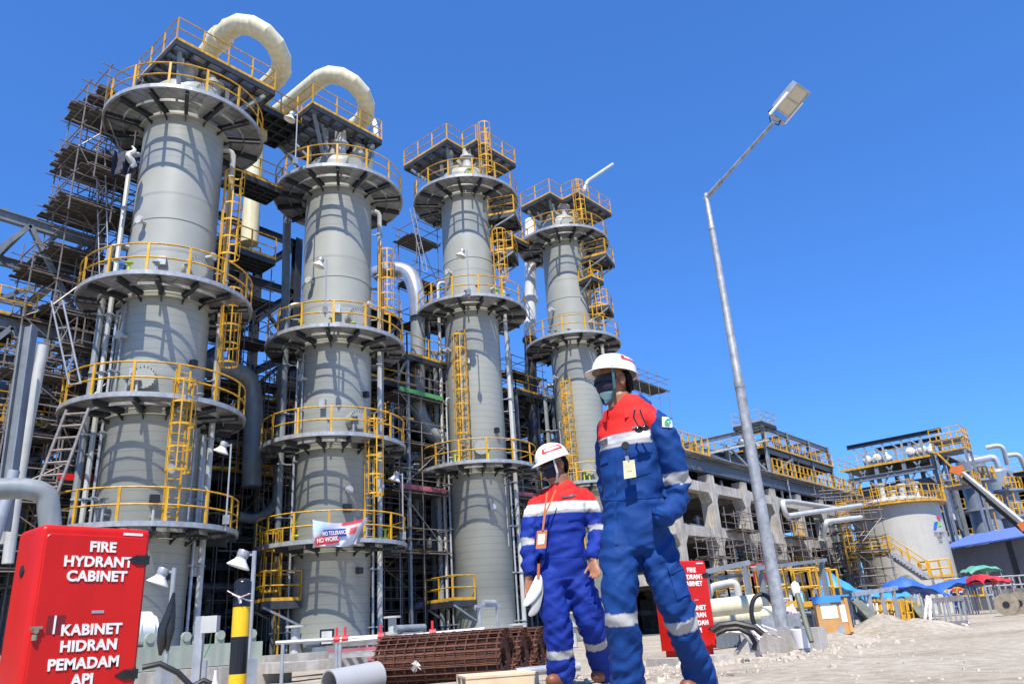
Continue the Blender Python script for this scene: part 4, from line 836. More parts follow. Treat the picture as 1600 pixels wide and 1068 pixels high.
for nm, m, q in (('red_emblem_bar', 'em_red', ((1463, 806), (1466, 804.5), (1470, 811), (1467, 812.5))), ('blue_emblem_bar', 'em_blue', ((1460, 815), (1465.5, 814), (1463, 826), (1458.5, 826.5))), ('green_emblem_bar', 'em_green', ((1466.5, 815), (1470.5, 814.5), (1470.5, 820.5), (1466, 821.5)))):
    pts = [on_tank(*p) for p in q]; c = sum(pts, V3())/4; nrm = (c-TC); nrm.z = 0; nrm.normalize(); mb = MB(); n2 = nrm*.02
    mb.add([p for p in pts]+[p+n2 for p in pts], [(0, 1, 2, 3), (7, 6, 5, 4), (0, 4, 5, 1), (1, 5, 6, 2), (2, 6, 7, 3), (3, 7, 4, 0)]); mb.build(nm, m, t, True)
for txt, px, py, sz in (('PERTAMINA', 1468, 834, .27), ('320T', 1469, 841, .34), ('1024', 1470, 847, .24)):
    a, b = on_tank(px-4, py), on_tank(px+4, py); c = on_tank(px, py); nrm = (c-TC); nrm.z = 0; c = c+nrm.normalized()*.02; xd = (b-a); xd.z = 0
    put_text(txt, sz, c, xd, (0, 0, 1), 'ink', t, wscale=.85, bold=.012)
# stair and landings of the tank
t2 = thing('access_stair', 'yellow railed steel stair descending in front of the white tank', 'stair', atD(1450, 915, 61))
A = atD(1393, 862, 61); Bq = atD(1453, 902, 61); L0 = atD(1338, 870, 62); L1 = atD(1492, 898, 61)
def railed(pts, h=1.1, par=None, m='yellow'): mb = MB(); rail(mb, pts, h, pw=.10+.003*len(par.children), r=.04+.0005*len(par.children), step=1.1); mb.build('handrail', m, par, True)
dv = VF*.9
for s_ in (V3(), dv): mb = MB(); mb.bar(A+s_, Bq+s_, .08, .3); mb.build('stringer', 'galv', t2, True); railed([A+s_, Bq+s_], 1.15, t2)
mb = MB()
for i in range(12): p = A+(Bq-A)*(i+.5)/12; mb.bar(p, p+dv, .22, .04)
mb.build('treads', 'galv', t2, True)
for a, b in ((L0, A), (Bq, L1)):
    b = V3((b.x, b.y, a.z)) if a is L0 else b; a = V3((a.x, a.y, a.z)); (a if a.z > b.z else b).z = min(a.z, b.z); sh = (b-a).normalized()*.12; a = a+sh; b = b-sh; mb = MB(); mb.bar((a+b)/2-VF*.0+V3((0, 0, -.05)), (a+b)/2+VF*1.4+V3((0, 0, -.05)), (b-a).length, .08); mb.build('landing', 'grating', t2, True)
    railed([a+VF*1.3, a, b], 1.1, t2); railed([a+VF*1.4, b+VF*1.4], 1.1, t2)
    for p in (a, b): mb = MB(); mb.bar(p, (p.x, p.y, 0), .16); mb.build('post', 'galv', t2, True)
t3 = thing('shade_wall', 'dark added shaft with scaffold left of the white tank', 'shade_box', (TC.x-1, TC.y+5.2, 0)); mb = MB(); mb.bb((-1.6, -1.2, 0), (1.6, 1.4, 6.9)); mb.build('shade_panel', 'deepgrey', t3);  # dark box added where scaffold shade falls beside the tank
for x in (-1.65, 0, 1.65): mb = MB(); mb.bb((x-.08, -1.32, 0), (x+.08, -1.21, 7)); mb.build('post', 'galv', t3)
for k, (px, D, zs) in enumerate(((1322, 62, [2, 4, 6, 8]), (1352, 60, [2.2, 4.4, 6.6]))):
    p = atD(px, 940, D); scaffold('tube scaffold among two left of the white tank', (p.x, p.y, 0), VL, VF, 2.4, 1.6, zs, bays=2, rs=40+k)
t = thing('caged_ladder', 'yellow caged ladder left of the white tank', 'ladder', atD(1327, 860, 61)); 
p = t.location.copy(); ladder_mb((0, 0, 0), -1.5, 3.5, -VF).build('ladder', 'yellow', t); cage_mb((0, 0, 0), -.5, 3.4, -VF).build('safety_cage', 'yellow', t)
# ---------------------------------------------------------------- air-cooler deck beyond the tank
XA = 78.0
def aX(px, py): return atX(px, py, XA)
pL, pR = aX(1312, 735), aX(1470, 706); zd = (pL.z+pR.z)/2; yL, yR = pL.y, pR.y
t = thing('cooler_deck', 'raised steel cooler deck with white drums and a gantry beam beyond the tank', 'steel deck', (XA+3.5, (yL+yR)/2, 0))
mb = MB(); mb.bb((XA, yR, zd-.05), (XA+7, yL, zd)); D = mb.build('deck', 'dsteel', t, True)
mb = MB(); rail(mb, [(XA+7, yR, zd), (XA, yR, zd), (XA, yL, zd), (XA+7, yL, zd)], 1.1, pw=.06, r=.025, toe=False, step=1.8); mb.build('handrail', 'yellow', t, True)
mb = MB(); mb.bar((XA-.05, yR, zd-.1), (XA-.05, yL, zd-.1), .08, .2); mb.build('yellow_edge_beam', 'yellow', t, True)
for h in (1.2, 3.6): mb = MB(); mb.ibeam((XA, yR+.5, zd-h), (XA, yL-.5, zd-h), .45, .3, .06); mb.build('long_beam', 'steel', t, True)
k = 4
for i in range(k):
    y = yR+.9+(yL-yR-1.8)*i/(k-1)
    for x in (XA+.2, XA+6.5): mb = MB(); mb.ibeam((x, y, 0), (x, y, zd-.1), .35, .35, .05); mb.build('column', 'steel', t, True)
    mb = MB(); mb.bar((XA, y, zd-2.6), (XA-.0, y+1.5, zd-.4), .15); mb.bar((XA, y, zd-2.6), (XA, y-1.5, zd-.4), .15); mb.build('knee_brace', 'steel', t, True)
mb = MB(); mb.bb((XA+.6, yR+1, zd-4.2), (XA+6.6, yL-1, zd-1.9)); mb.build('cooler_bundle', 'deepgrey', t, True)
mb = MB(); mb.bb((XA+.8, yR+1, zd-6.2), (XA+6.4, yL-1, zd-5.4)); mb.build('lower_pipe_bank', 'dpipe', t, True)
gl, gr = aX(1320, 707), aX(1468, 675); zg = (gl.z+gr.z)/2+.5
mb = MB(); mb.ibeam((XA+1, gr.y, zg), (XA+1, gl.y, zg), .4, .3, .06); mb.build('gantry_beam', 'dsteel', t, True)
mb = MB(); mb.ibeam((XA+5, gr.y+1, zg), (XA+5, gl.y-1.5, zg), .4, .3, .06); mb.build('gantry_beam', 'dsteel', t, True)
for i in range(4):
    y = yR+1.6+(yL-yR-4)*i/3
    for x in (XA+1, XA+5): mb = MB(); mb.bar((x, y, zd), (x, y, zg-.2), .18); mb.bar((x, y, zg-1.3), (x, y+1, zg-.3), .12); mb.build('gantry_post', 'galv', t, True)
for i in range(8):
    y = yL+(yR-yL)*(.26+.055*i+(.22 if i > 3 else 0)); drum(XA+1.4+(i % 2)*1.2, y, zd+.75, .42, .5, 'white', 'white drum among several on the raised cooler deck', group='white drums on the cooler deck')
# yellow stair tower at its right end
p = aX(1478, 712); t = thing('stair_tower', 'yellow railed stair tower at the right end of the cooler deck', 'stair', (p.x, p.y, 0))
for i, z in enumerate((zd-3.2, zd-.1, zd+.9)):
    mb = MB(); mb.bb((-.6, -1.8, z-.06), (2, .8, z)); D = mb.build('landing', 'grating', t)
    mb = MB(); rail(mb, [(-.6, .8, z), (-.6, -1.8, z), (2, -1.8, z), (2, .8, z)], 1.1, pw=.09, r=.035, step=.9, toe=True); mb.build('handrail', 'yellow', D)
for x, y in ((-.5, -1.7), (1.9, -1.7), (-.5, .7), (1.9, .7)): mb = MB(); mb.bar((x, y, 0), (x, y, zd+1), .2); mb.build('post', 'steel', t)
mb = MB(); mb.bar((-.6, -1.2, zd-3), (-.6, .5, zd-.1), .5, .1); mb.build('flight', 'yellow', t)
pipe_thing([atD(1476, 758, 82), atD(1480, 775, 82), atD(1490, 812, 82)], .45, 'white', 'short white upright pipe right of the cooler deck')
# ---------------------------------------------------------------- far process unit, columns, shed, boom
frame('far dark process unit with pipes behind the boom lift', 97, 125, 11, 27, 4, 2, [3.5, 7, 10.2, 13.2], 'dsteel', None, (0, 1, 2, 3), [(0, 0, 0, 'x'), (1, 1, 0, 'x'), (2, 2, 0, '/')], .4, .45)
r_ = random.Random(9)
for k in range(30):
    z = r_.choice((1.5, 2.5, 4.2, 5.4, 7.8, 8.8, 10.8, 11.8, 13.6)); y = r_.uniform(9.5, 12.5); x = r_.uniform(93, 112); L_ = r_.uniform(5, 14); r = r_.choice((.12, .18, .28))
    pipe_thing([(x, y-2, z), (x, y, z), (x+L_, y, z), (x+L_, y, z+r_.choice((-1.2, 1.4)))], r, r_.choice(('lpipe', 'alu', 'mpipe', 'tan')), 'pipe among many on the far process unit', n=7, group='pipes on the far unit', bend=.5)
for k in range(14):
    x = 95+r_.uniform(0, 22); z = r_.choice((3.6, 7.1, 10.3)); mb = MB(); rail(mb, [(x, 10.6, z), (x+2.2, 10.6, z)], 1.1, step=.55, pw=.08, r=.035); one(mb, 'railing_bundle', 'yellow', 'yellow railing length among many on the far process unit', 'railing', 'yellow railings on the far unit')
for i, (px, D, yt, r) in enumerate(((1553, 88, 716, 1.28), (1592, 92, 735, 1.35))):
    p = atD(px+12, 900, D); zt = atD(px, yt, D).z; p.z = 0
    t = thing('grey_column', ('blue-grey process column with hooped walkways right of the boom tip', 'blue-grey process column cut off by the right edge')[i], 'process column', p)
    mb = MB(); mb.lathe([(r, 0), (r, zt)]+[(r*cos(a), zt+.7*sin(a)) for a in np.linspace(.05, 1.55, 6)], n=40); mb.build('shell', 'bsteel', t)
    for z in (zt*.42, zt*.66, zt*.86):
        mb = MB(); mb.lathe([(r+.02, z), (r+.55, z), (r+.55, z-.2), (r+.02, z-.2)], n=40); P = mb.build('walkway_ring', 'bsteel', t)
        mb = MB(); rail(mb, [q for q in arc(r+.5, -2.7, -1.2, 6, z)], 1.1, pw=.14, r=.05, toe=False); mb.build('handrail', 'yellow', P)
    ladder_mb((-(r+.25)*.9, -(r+.25)*.5, 0), 1, zt-1, (-1, -.5, 0), .6, .6, .1).build('ladder', 'yellow', t)
pipe_thing([atD(1510, 722, 86), atD(1555, 713, 86), atD(1562, 730, 86)], .33, 'alu', 'silver pipe leading level into the top of the grey column', bend=1.0)
pipe_thing([atD(1541, 699, 88), atD(1566, 694, 88), atD(1574, 725, 89)], .22, 'lpipe', 'thin bent vent pipe above the blue-grey column', bend=1.6)
pipe_thing([atD(1575, 711, 90), atD(1592, 709, 90), atD(1603, 735, 91)], .22, 'lpipe', 'thin bent vent pipe above the column at the right edge', bend=1.6)
def shed():
    a, b = atD(1486, 885, 78), atD(1612, 880, 72); xd = (b-a); xd.z = 0; L_ = xd.length; xd.normalize(); yd = V3((-xd.y, xd.x, 0)); H = atD(1490, 858, 78).z
    t = thing('storage_shed', 'grey walled shed with a bright blue sheet roof below the boom', 'shed', ((a.x), a.y, 0)); o = V3((a.x, a.y, 0))
    def P(s_, d, z): return xd*s_+yd*d+V3((0, 0, z))
    mb = MB(); pts = [P(0, 0, 0), P(L_+12, 0, 0), P(L_+12, 6, 0), P(0, 6, 0)]
    mb.add(pts+[p+V3((0, 0, H)) for p in pts], [(3, 2, 1, 0), (4, 5, 6, 7), (0, 1, 5, 4), (1, 2, 6, 5), (2, 3, 7, 6), (3, 0, 4, 7)]); mb.build('wall', 'clad', t)
    mb = MB(); e = [P(-.4, -.7, H-.02), P(L_+12, -.7, H-.02), P(L_+12, 3, H+1.1), P(-.4, 3, H+1.1), P(L_+12, 6.6, H-.02), P(-.4, 6.6, H-.02)]; d = V3((0, 0, .12))
    mb.add(e+[q+d for q in e], [(0, 1, 2, 3)[::-1], (3, 2, 4, 5)[::-1], (6, 7, 8, 9), (9, 8, 10, 11), (0, 6, 7, 1)[::-1], (0, 3, 9, 6)[::-1], (3, 5, 11, 9)[::-1]]); mb.build('sheet_roof', 'broof', t)
    mb = MB(); q = L_*.78; mb.add([P(q, -.06, 0), P(q+.5, -.06, 0), P(q+.5, -.06, H-.1), P(q, -.06, H-.1), P(q, -.01, 0), P(q+.5, -.01, 0), P(q+.5, -.01, H-.1), P(q, -.01, H-.1)], [(0, 1, 2, 3), (0, 4, 5, 1), (1, 5, 6, 2), (2, 6, 7, 3), (3, 7, 4, 0)]); mb.build('door_gap', 'dpipe', t)
shed()
t = thing('boom_lift', 'boom lift arm, white and black with orange joints, slanting down to the right edge', 'boom lift', atD(1660, 960, 52))
def bl(a, b, wd, h, m, nm): mb = MB(); mb.bar(a, b, wd, h); mb.build(nm, m, t, True)
a, b = atD(1500, 735, 55), atD(1604, 822, 52); d = (b-a)
bl(a, a+d*.45, .2, .2, 'lpipe', 'inner_boom'); bl(a+d*.42, a+d*1.25, .21, .23, 'lpipe', 'outer_boom')
off = V3((0, 0, -.3)); bl(a+off*.8+d*.05, a+off+d*.42, .22, .22, 'black', 'boom_cable_tray'); bl(a+off*1.2+d*.42, a+off*1.2+d*1.2, .3, .26, 'black', 'boom_cable_tray')
bl(atD(1485, 732, 55), atD(1503, 738, 55), .5, .45, 'orange', 'jib_joint'); bl(atD(1499, 727, 55), atD(1504, 741, 55), .35, .35, 'orange', 'jib_head'); bl(atD(1597, 815, 52), atD(1606, 826, 52), .5, .6, 'orange', 'knuckle')
e = a+d*1.25; bl(e, (e.x, e.y, 1.2), .5, .5, 'orange', 'riser'); bl((e.x-1.4, e.y, .8), (e.x+1.4, e.y, .8), 1.8, .8, 'orange', 'chassis')
for sx in (-1.1, 1.1):
    for sy in (-1, 1): mb = MB(); mb.tube((e.x+sx, e.y+sy*1.15, .45), (e.x+sx, e.y+sy*.8, .45), .45, 20); mb.build('wheel', 'black', t, True)
M['darkr'] = mat('dull_red_paint', (.30, .012, .02), .5, 0, .05)
M['galvp'] = mat('spangled_galvanising', (.40, .42, .44), .5, .25, .2, 9, streak=.2)
M['bottlem'] = mat('milky_plastic', (.62, .60, .56), .35, 0, .05)
M['bag'] = mat('black_bag_film', (.02, .02, .022), .3, 0, .2, 6, bump=.6, bscale=12)
# ================================================================ foreground: cabinets, bollard, lamp post, mesh rolls, site clutter
CY = 4.05
def cabinet(x0, label, zb, seed, hoses=False):
    wd, dp, H = .515, .30, .93
    t = thing('hydrant_cabinet', label, 'fire cabinet', (x0+wd/2, CY+dp/2, zb))
    def rbox(mb, a, b, r):          # box with rounded vertical and top edges
        (ax, ay, az), (bx, by, bz) = a, b; n = 4; ring = []
        for cx, cy, s0 in ((bx-r, by-r, 0), (ax+r, by-r, pi/2), (ax+r, ay+r, pi), (bx-r, ay+r, 1.5*pi)):
            ring += [(cx, cy, s0+k*pi/2/n) for k in range(n+1)]
        lv = [(az, r), (bz-r, r)]+[(bz-r+r*sin(q), r*cos(q)) for q in np.linspace(.3, pi/2, 4)]
        vs = [(cx+rr*cos(a_), cy+rr*sin(a_), z) for z, rr in lv for cx, cy, a_ in ring]; m = len(ring)
        fs = [(j*m+i, j*m+(i+1) % m, (j+1)*m+(i+1) % m, (j+1)*m+i) for j in range(len(lv)-1) for i in range(m)]
        mb.add(vs, fs, True); mb.add(vs, [tuple(range((len(lv)-1)*m, len(lv)*m)), tuple(range(m))[::-1]])
    mb = MB(); rbox(mb, (-wd/2, -dp/2, .06), (wd/2, dp/2, H), .028); mb.build('housing', 'red', t)
    mb = MB(); mb.bb((-wd/2+.04, -dp/2+.03, 0), (wd/2-.04, dp/2-.03, .058)); mb.build('plinth', 'red', t)
    mb = MB()                        # raised door leaf with rounded corners
    x0_, x1_, z0_, z1_, r, y = -wd/2+.02, wd/2-.022, .085, H-.045, .022, -dp/2
    o = []
    for cx, cz, s0 in ((x1_-r, z1_-r, 0), (x0_+r, z1_-r, pi/2), (x0_+r, z0_+r, pi), (x1_-r, z0_+r, 1.5*pi)): o += [(cx+r*cos(s0+k*pi/10), cz+r*sin(s0+k*pi/10)) for k in range(6)]
    n = len(o); cx_, cz_ = 0, (z0_+z1_)/2
    vs = [(x, y-.001, z) for x, z in o]+[(x, y-.012, z) for x, z in o]+[(cx_+(x-cx_)*.985, y-.016, cz_+(z-cz_)*.99) for x, z in o]
    mb.add(vs, [(j*n+i, j*n+(i+1) % n, (j+1)*n+(i+1) % n, (j+1)*n+i) for j in (0, 1) for i in range(n)], True); mb.add(vs, [tuple(range(2*n, 3*n))]); D = mb.build('door', 'red', t)
    for z in (H-.155, .245):
        mb = MB(); mb.bb((wd/2-.075, y-.022, z-.022), (wd/2-.03, y-.0165, z+.022)); mb.add([(wd/2-.075, y-.021, z+.02), (wd/2-.075, y-.021, z-.02), (wd/2-.115, y-.021, z), (wd/2-.075, y-.0165, z+.02), (wd/2-.075, y-.0165, z-.02), (wd/2-.115, y-.0165, z)], [(0, 1, 2)[::-1], (0, 3, 5, 2), (1, 2, 5, 4)])
        mb.tube((wd/2-.022, y-.012, z-.03), (wd/2-.022, y-.012, z+.03), .0085, 10); mb.bb((wd/2-.03, y-.017, z-.022), (wd/2-.003, y-.0125, z+.022))
        for dx in (-.062, -.045): mb.tube((wd/2+dx, y-.022, z+.008), (wd/2+dx, y-.026, z+.008), .005, 8)
        mb.build('hinge', 'hingem', D)
    mb = MB(); hx, hz = -wd/2+.105, .475; mb.bb((hx-.03, y-.0175, hz-.035), (hx+.045, y-.0155, hz+.045)); mb.build('handle_recess', 'darkred', D)
    mb = MB(); mb.bb((hx-.002, y-.021, hz-.035), (hx+.006, y-.018, hz+.044)); mb.build('handle', 'letter', D)
    mb = MB(); mb.tube((-wd/2+.03, y-.0, .455), (-wd/2+.03, y-.032, .455), .012, 10); mb.tube((-wd/2+.03, y-.02, .44), (-wd/2+.03, y-.02, .415), .012, 10); mb.bb((-wd/2+.005, y-.03, .463), (-wd/2+.055, y-.018, .475)); mb.build('latch', 'brass', D)
    mb = MB(); mb.bb((.005, y-.0185, .525), (.06, y-.0162, .538)); mb.build('maker_plate', 'galv', D)
    mb = MB(); mb.bb((wd/2-.145, y-.001, H-.033), (wd/2-.055, y+.003, H-.022)); 
    mb = MB(); mb.bb((wd/2-.14, y-.004, H-.036), (wd/2-.045, y-.0005, H-.024)); mb.build('maker_label', 'letter', t)
    mb = MB(); mb.tube((-wd/2-.004, .02, H-.2), (-wd/2+.01, .02, H-.2), .028, 16); mb.tube((-wd/2-.006, .02, H-.2), (-wd/2-.003, .02, H-.2), .018, 16); mb.build('vent', 'black', t)
    for txt, z, dx in (('FIRE', .815, .02), ('HYDRANT', .745, .01), ('CABINET', .678, .01), ('KABINET', .438, .015), ('HIDRAN', .368, .012), ('PEMADAM', .292, .0), ('API', .222, .0)):
        put_text(txt, .066, (dx, y-.0185, z-.006), (1, 0, 0), (0, 0, 1), 'letter', D, 'lettering', bold=.034, world=False, sp=1.05, wscale=.99)
    return t
M['hingem'] = mat('hinge_metal', (.06, .055, .05), .35, .8, .1, 20); M['darkred'] = mat('recess_paint', (.16, .006, .008), .6, 0, .05); M['brass'] = mat('latch_brass', (.42, .33, .2), .4, .8, .1, 20)
zb = .12
cabinet(atY(67, 815, CY).x, 'red fire hydrant cabinet with white lettering in full view at the left edge', zb, 1)
rx = atY(1123, 1018, CY).x
c2 = cabinet(rx-.515, 'red fire hydrant cabinet partly hidden behind the nearer worker, hoses beside it', zb, 2)
a_ = -radians(18); pv = V3((rx, CY, 0)); c2.rotation_euler.z = a_; c2.location = pv+Matrix.Rotation(a_, 3, 'Z') @ (c2.location-pv)
for k, (x, lab) in enumerate(((atY(67, 815, CY).x-.1, 'concrete plinth under the left fire hydrant cabinet'), (rx-.66, 'concrete plinth under the fire hydrant cabinet behind the nearer worker'))):
    mb = MB(); mb.box((x+.33, CY+.165, .01), (.66, .57, 2*(zb-.01)), 0 if k == 0 else -radians(18)); one(mb, 'concrete_slab', 'conc', lab, 'plinth')
# ---- bollard
M['yellow2'] = mat('glossy_yellow', (.82, .50, .01), .3, 0, .05, 3, streak=.05); M['black2'] = mat('glossy_black', (.012, .012, .014), .25, 0, .1, 3)
p = atD(374, 1010, 8.8); t = thing('bollard', 'black and yellow banded bollard tied with a scrap of barrier tape', 'bollard', (p.x, p.y, 0))
zt = atD(373, 903, 8.8).z; r = .086
def yb(py): return atD(374, py, 8.8).z
zs_ = [0, yb(1052), yb(994), yb(948), zt-.05]
for i, m in enumerate(('yellow2', 'black2', 'yellow2', 'black2')):
    mb = MB(); prof = [(r, zs_[i]), (r, zs_[i+1])]
    if i == 3: prof += [(r*cos(a), zt-.05+.05*sin(a)) for a in np.linspace(.2, pi/2-.02, 6)]
    mb.lathe(prof, n=28); mb.build(('yellow_band' if i % 2 == 0 else 'black_band'), m, t)
M['tape'] = mat('red_white_tape', (.80, .77, .76), .6, 0, .05, 30, col2=(.65, .12, .14), thresh=(.40, .46))
mb = MB(); z = yb(930); pts = [V3(((r+.008)*cos(a), (r+.008)*sin(a), z-.02-.04*sin(a+2.4))) for a in np.linspace(0, 2*pi, 20)[:-1]]; mb.pipe(pts, .009, 5, closed=True)
q = -VF*(r+.012); mb.bar(q+V3((0, 0, z-.02)), q-VL*.12+V3((0, 0, z+.05)), .03, .006); mb.bar(q+V3((0, 0, z-.03)), q+VL*.11+V3((0, 0, z+.01)), .05, .006); mb.bar(q+V3((0, 0, z-.01)), q+VL*.02+V3((0, 0, z-.08)), .04, .006)
o = one(mb, 'barrier_tape', 'tape', 'scrap of white and red tape tied round the bollard', 'tape', base=(0, 0, z)); o.location = V3((p.x, p.y, z))
# ---- pole lamps near the cabinet and the bollard
def lamp_at(px, py, D, label, head, hidden_base=0):
    q = atD(px, py, D); floodlamp((q.x, q.y, 0), q.z+.12, -VL*.8-VF*.3, label, 'white pole lamps near the ground', head)
lamp_at(397, 874, 11.5, 'white pole lamp just above the striped bollard', .12)
lamp_at(271, 901, 11.5, 'white pole lamp with a drooping black bag right of the left cabinet', .11)
# black bag hanging on that pole
q = atD(270, 945, 11.45); mb = MB(); prof = [(.015, .2), (.03, .1), (.06, -.05), (.14, -.35), (.17, -.6), (.02, -.62)]
mb.pipe([(0, 0, .16), (-.01, 0, .04), (-.04, 0, -.1), (-.085, .01, -.28), (-.10, .01, -.46), (-.11, 0, -.6)], [.018, .03, .05, .065, .06, .015], 10); mb.pipe([(0, .01, .05), (.0, .02, -.12), (-.01, .02, -.3), (-.02, .02, -.44), (-.03, .02, -.55)], [.02, .04, .055, .05, .02], 10)
mb.v = [tuple(V3(p)+V3((noise.noise(V3(p)*9), noise.noise(V3(p)*9+V3((5, 0, 0))), 0))*.03) for p in mb.v]
R5 = Matrix.Rotation(-radians(50), 4, 'Z'); mb.xform(R5)
o = one(mb, 'black_bag', 'bag', 'black plastic bag tied on the lamp pole right of the left cabinet', 'bag', base=(0, 0, 0))
o.location = q
# ---- junction box on a channel post
q = atD(311, 1000, 9.5); t = thing('junction_box', 'grey junction box on a galvanised channel post with green wires', 'junction box', (q.x, q.y, 0)); zt = atD(314, 962, 9.5).z
mb = MB(); mb.box((0, 0, zt/2), (.09, .06, zt), -radians(50)); mb.build('post', 'galv', t)
mb = MB(); mb.box(VL*.12-VF*.02+V3((0, 0, zt-.09)), (.17, .1, .17), -radians(50)); mb.build('box', 'lpipe', t)
mb = MB(); mb.pipe([VL*.13+V3((0, 0, zt-.18)), VL*.12+V3((0, 0, zt-.3)), VL*.07+V3((0, 0, zt-.42))], .007, 5); mb.build('green_wire', 'green', t)
mb = MB(); mb.tube(VL*.08+V3((0, 0, zt-.45)), VL*.08+V3((0, 0, zt-.75)), .03, 8); mb.build('gland', 'galv', t)
# ---- pump skid with white motor behind the left cabinet
q = atD(330, 1020, 14); t = thing('equipment_skid', 'pale green steel skid with lifting eyes behind the left cabinet', 'skid', (q.x, q.y, 0))
mb = MB(); mb.bb((-3, -.5, .28), (.6, .9, .6)); mb.build('skid_beam', 'skid', t)
mb = MB(); mb.bb((-3.2, -.9, -.1), (.9, 1.2, .27)); mb.build('concrete_base', 'conc', t)
for k in range(5): mb = MB(); x = .45-k*.55; mb.bb((x-.07, -.43, .602), (x+.07, -.39, .72)); mb.tube((x, -.45, .72), (x, -.38, .72), .07, 12); mb.build('lifting_eye', 'skid', t)
q2 = atD(228, 1005, 14); t = thing('motor', 'white ribbed motor drum on the skid behind the left cabinet', 'motor', (q2.x, q2.y, .6))
mb = MB(); mb.tube((-.9, 0, .28), (0, 0, .28), .26, 24); mb.tube((0, 0, .28), (.08, 0, .28), .20, 24); mb.build('motor_body', 'white', t)
mb = MB(); [mb.tube((-.85+k*.12, 0, .28), (-.82+k*.12, 0, .28), .29, 24) for k in range(6)]; mb.build('cooling_ribs', 'white', t)
for k, (pts, lab) in enumerate((([(222, 1042), (250, 1036), (278, 1050), (300, 1072)], 'black hose curling away right of the left cabinet'), ([(300, 1072), (318, 1062), (330, 1068)], 'short black hose loop near the foot of the junction box'))):
    mb = MB(); P = [atD(x, y, 7.2) for x, y in pts]; mb.pipe(P, .022, 8); one(mb, 'hose', 'black', lab, 'hose')
mb = MB(); q = atD(336, 1062, 8.2); mb.lathe([(.012, .30), (.02, .22), (.03, .17), (.1, .11), (.13, .09), (.13, 0), (0.01, 0)], n=18)
o = one(mb, 'plastic_jug', 'bottlem', 'translucent plastic bottle standing by the bollard', 'bottle', base=(0, 0, 0))
o.location = (q.x, q.y, 0.0)
# ---- tube barrier in front of the second tower
t = thing('tube_barrier', 'tube guard barrier with red clamps in front of the second tower', 'barrier', atD(525, 1060, 12))
t.location.z = 0
a, b, c = atD(442, 1003, 12.2), atD(526, 998, 12), atD(757, 982, 11.6); mb = MB(); mb.tube(a-VL*.1, b+VL*.6, .03, 8); mb.build('tube_rail', 'galv', t, True)
mb = MB(); mb.tube(b-VL*.05+V3((0, 0, -.04)), c, .03, 8); mb.build('tube_rail', 'galv', t, True)
for q in (a, b, b+VL*.05, (b+c)/2, c): mb = MB(); mb.tube(q, (q.x, q.y, 0), .026, 8); mb.build('tube_post', 'galv', t, True)
for q in (b, b+VL*.12, (b*.35+c*.65), (b*.7+c*.3)): mb = MB(); mb.tube(q-VL*.04, q+VL*.05, .05, 8); mb.tube(q, q+V3((0, 0, .16)), .018, 6); mb.build('clamp', 'redp', t, True)
for k in range(5):
    q = atD(520+k*2, 1008+k*8, 13.5+.2*k); mb = MB(); mb.bar(q-VL*.1, q+VL*(1.2-.1*k), .05, .05); o = one(mb, 'steel_offcut', ('scaf', 'pink', 'galv', 'pink', 'scaf')[k], 'tube or board length in the low stack behind the tube barrier', 'scaffold tube', 'stacked tubes behind the barrier')
for k in range(2):
    q = atD(430+k*8, 1028+k*14, 15-k*2); mb = MB(); mb.bb((q.x, q.y, q.z-.08), (q.x+4, q.y+.5, q.z+.06)); one(mb, 'kerb_block', 'conc', ('long pale concrete kerb at the foot of the second tower', 'second long pale concrete kerb nearer than the first at the second tower foot')[k], 'kerb')
t = thing('name_board', 'small framed white plate at the foot of the second tower', 'plate', atD(511, 995, 13)); mb = MB(); mb.box((0, 0, 0), (.22, .03, .24), -radians(50)); mb.build('frame', 'black', t); mb = MB(); mb.box(-VF*.018, (.16, .01, .18), -radians(50)); mb.build('plate', 'lpipe', t)
# ---- PVC pipe and loose pipe
def hollow(a, b, r, m, label, name, th=.1):
    a = V3(a); b = V3(b); mb = MB(); d = (b-a); x, y = mb._frame(d); n = 28; vs = []
    for e, rr in ((a, r), (b, r), (b, r*(1-th)), (a, r*(1-th))): vs += [e+(x*cos(2*pi*i/n)+y*sin(2*pi*i/n))*rr for i in range(n)]
    mb.add(vs, [(j*n+i, j*n+(i+1) % n, ((j+1) % 4)*n+(i+1) % n, ((j+1) % 4)*n+i) for j in range(4) for i in range(n)], True); return one(mb, name, m, label, 'pipe')
M['pvc'] = mat('grey_pvc', (.36, .37, .38), .4, 0, .05, 3)
a, b = atD(514, 1071, 7.6), atD(590, 1056, 7.9); hollow(a, b, .135, 'pvc', 'wide grey plastic pipe length lying left of the mesh rolls', 'plastic_pipe')
a, b = atD(806, 1050, 6.7), atD(905, 1040, 6.9); hollow(a, b, .035, 'galv', 'thin galvanised pipe length lying in front of the mesh roll ends', 'loose_pipe', .2)
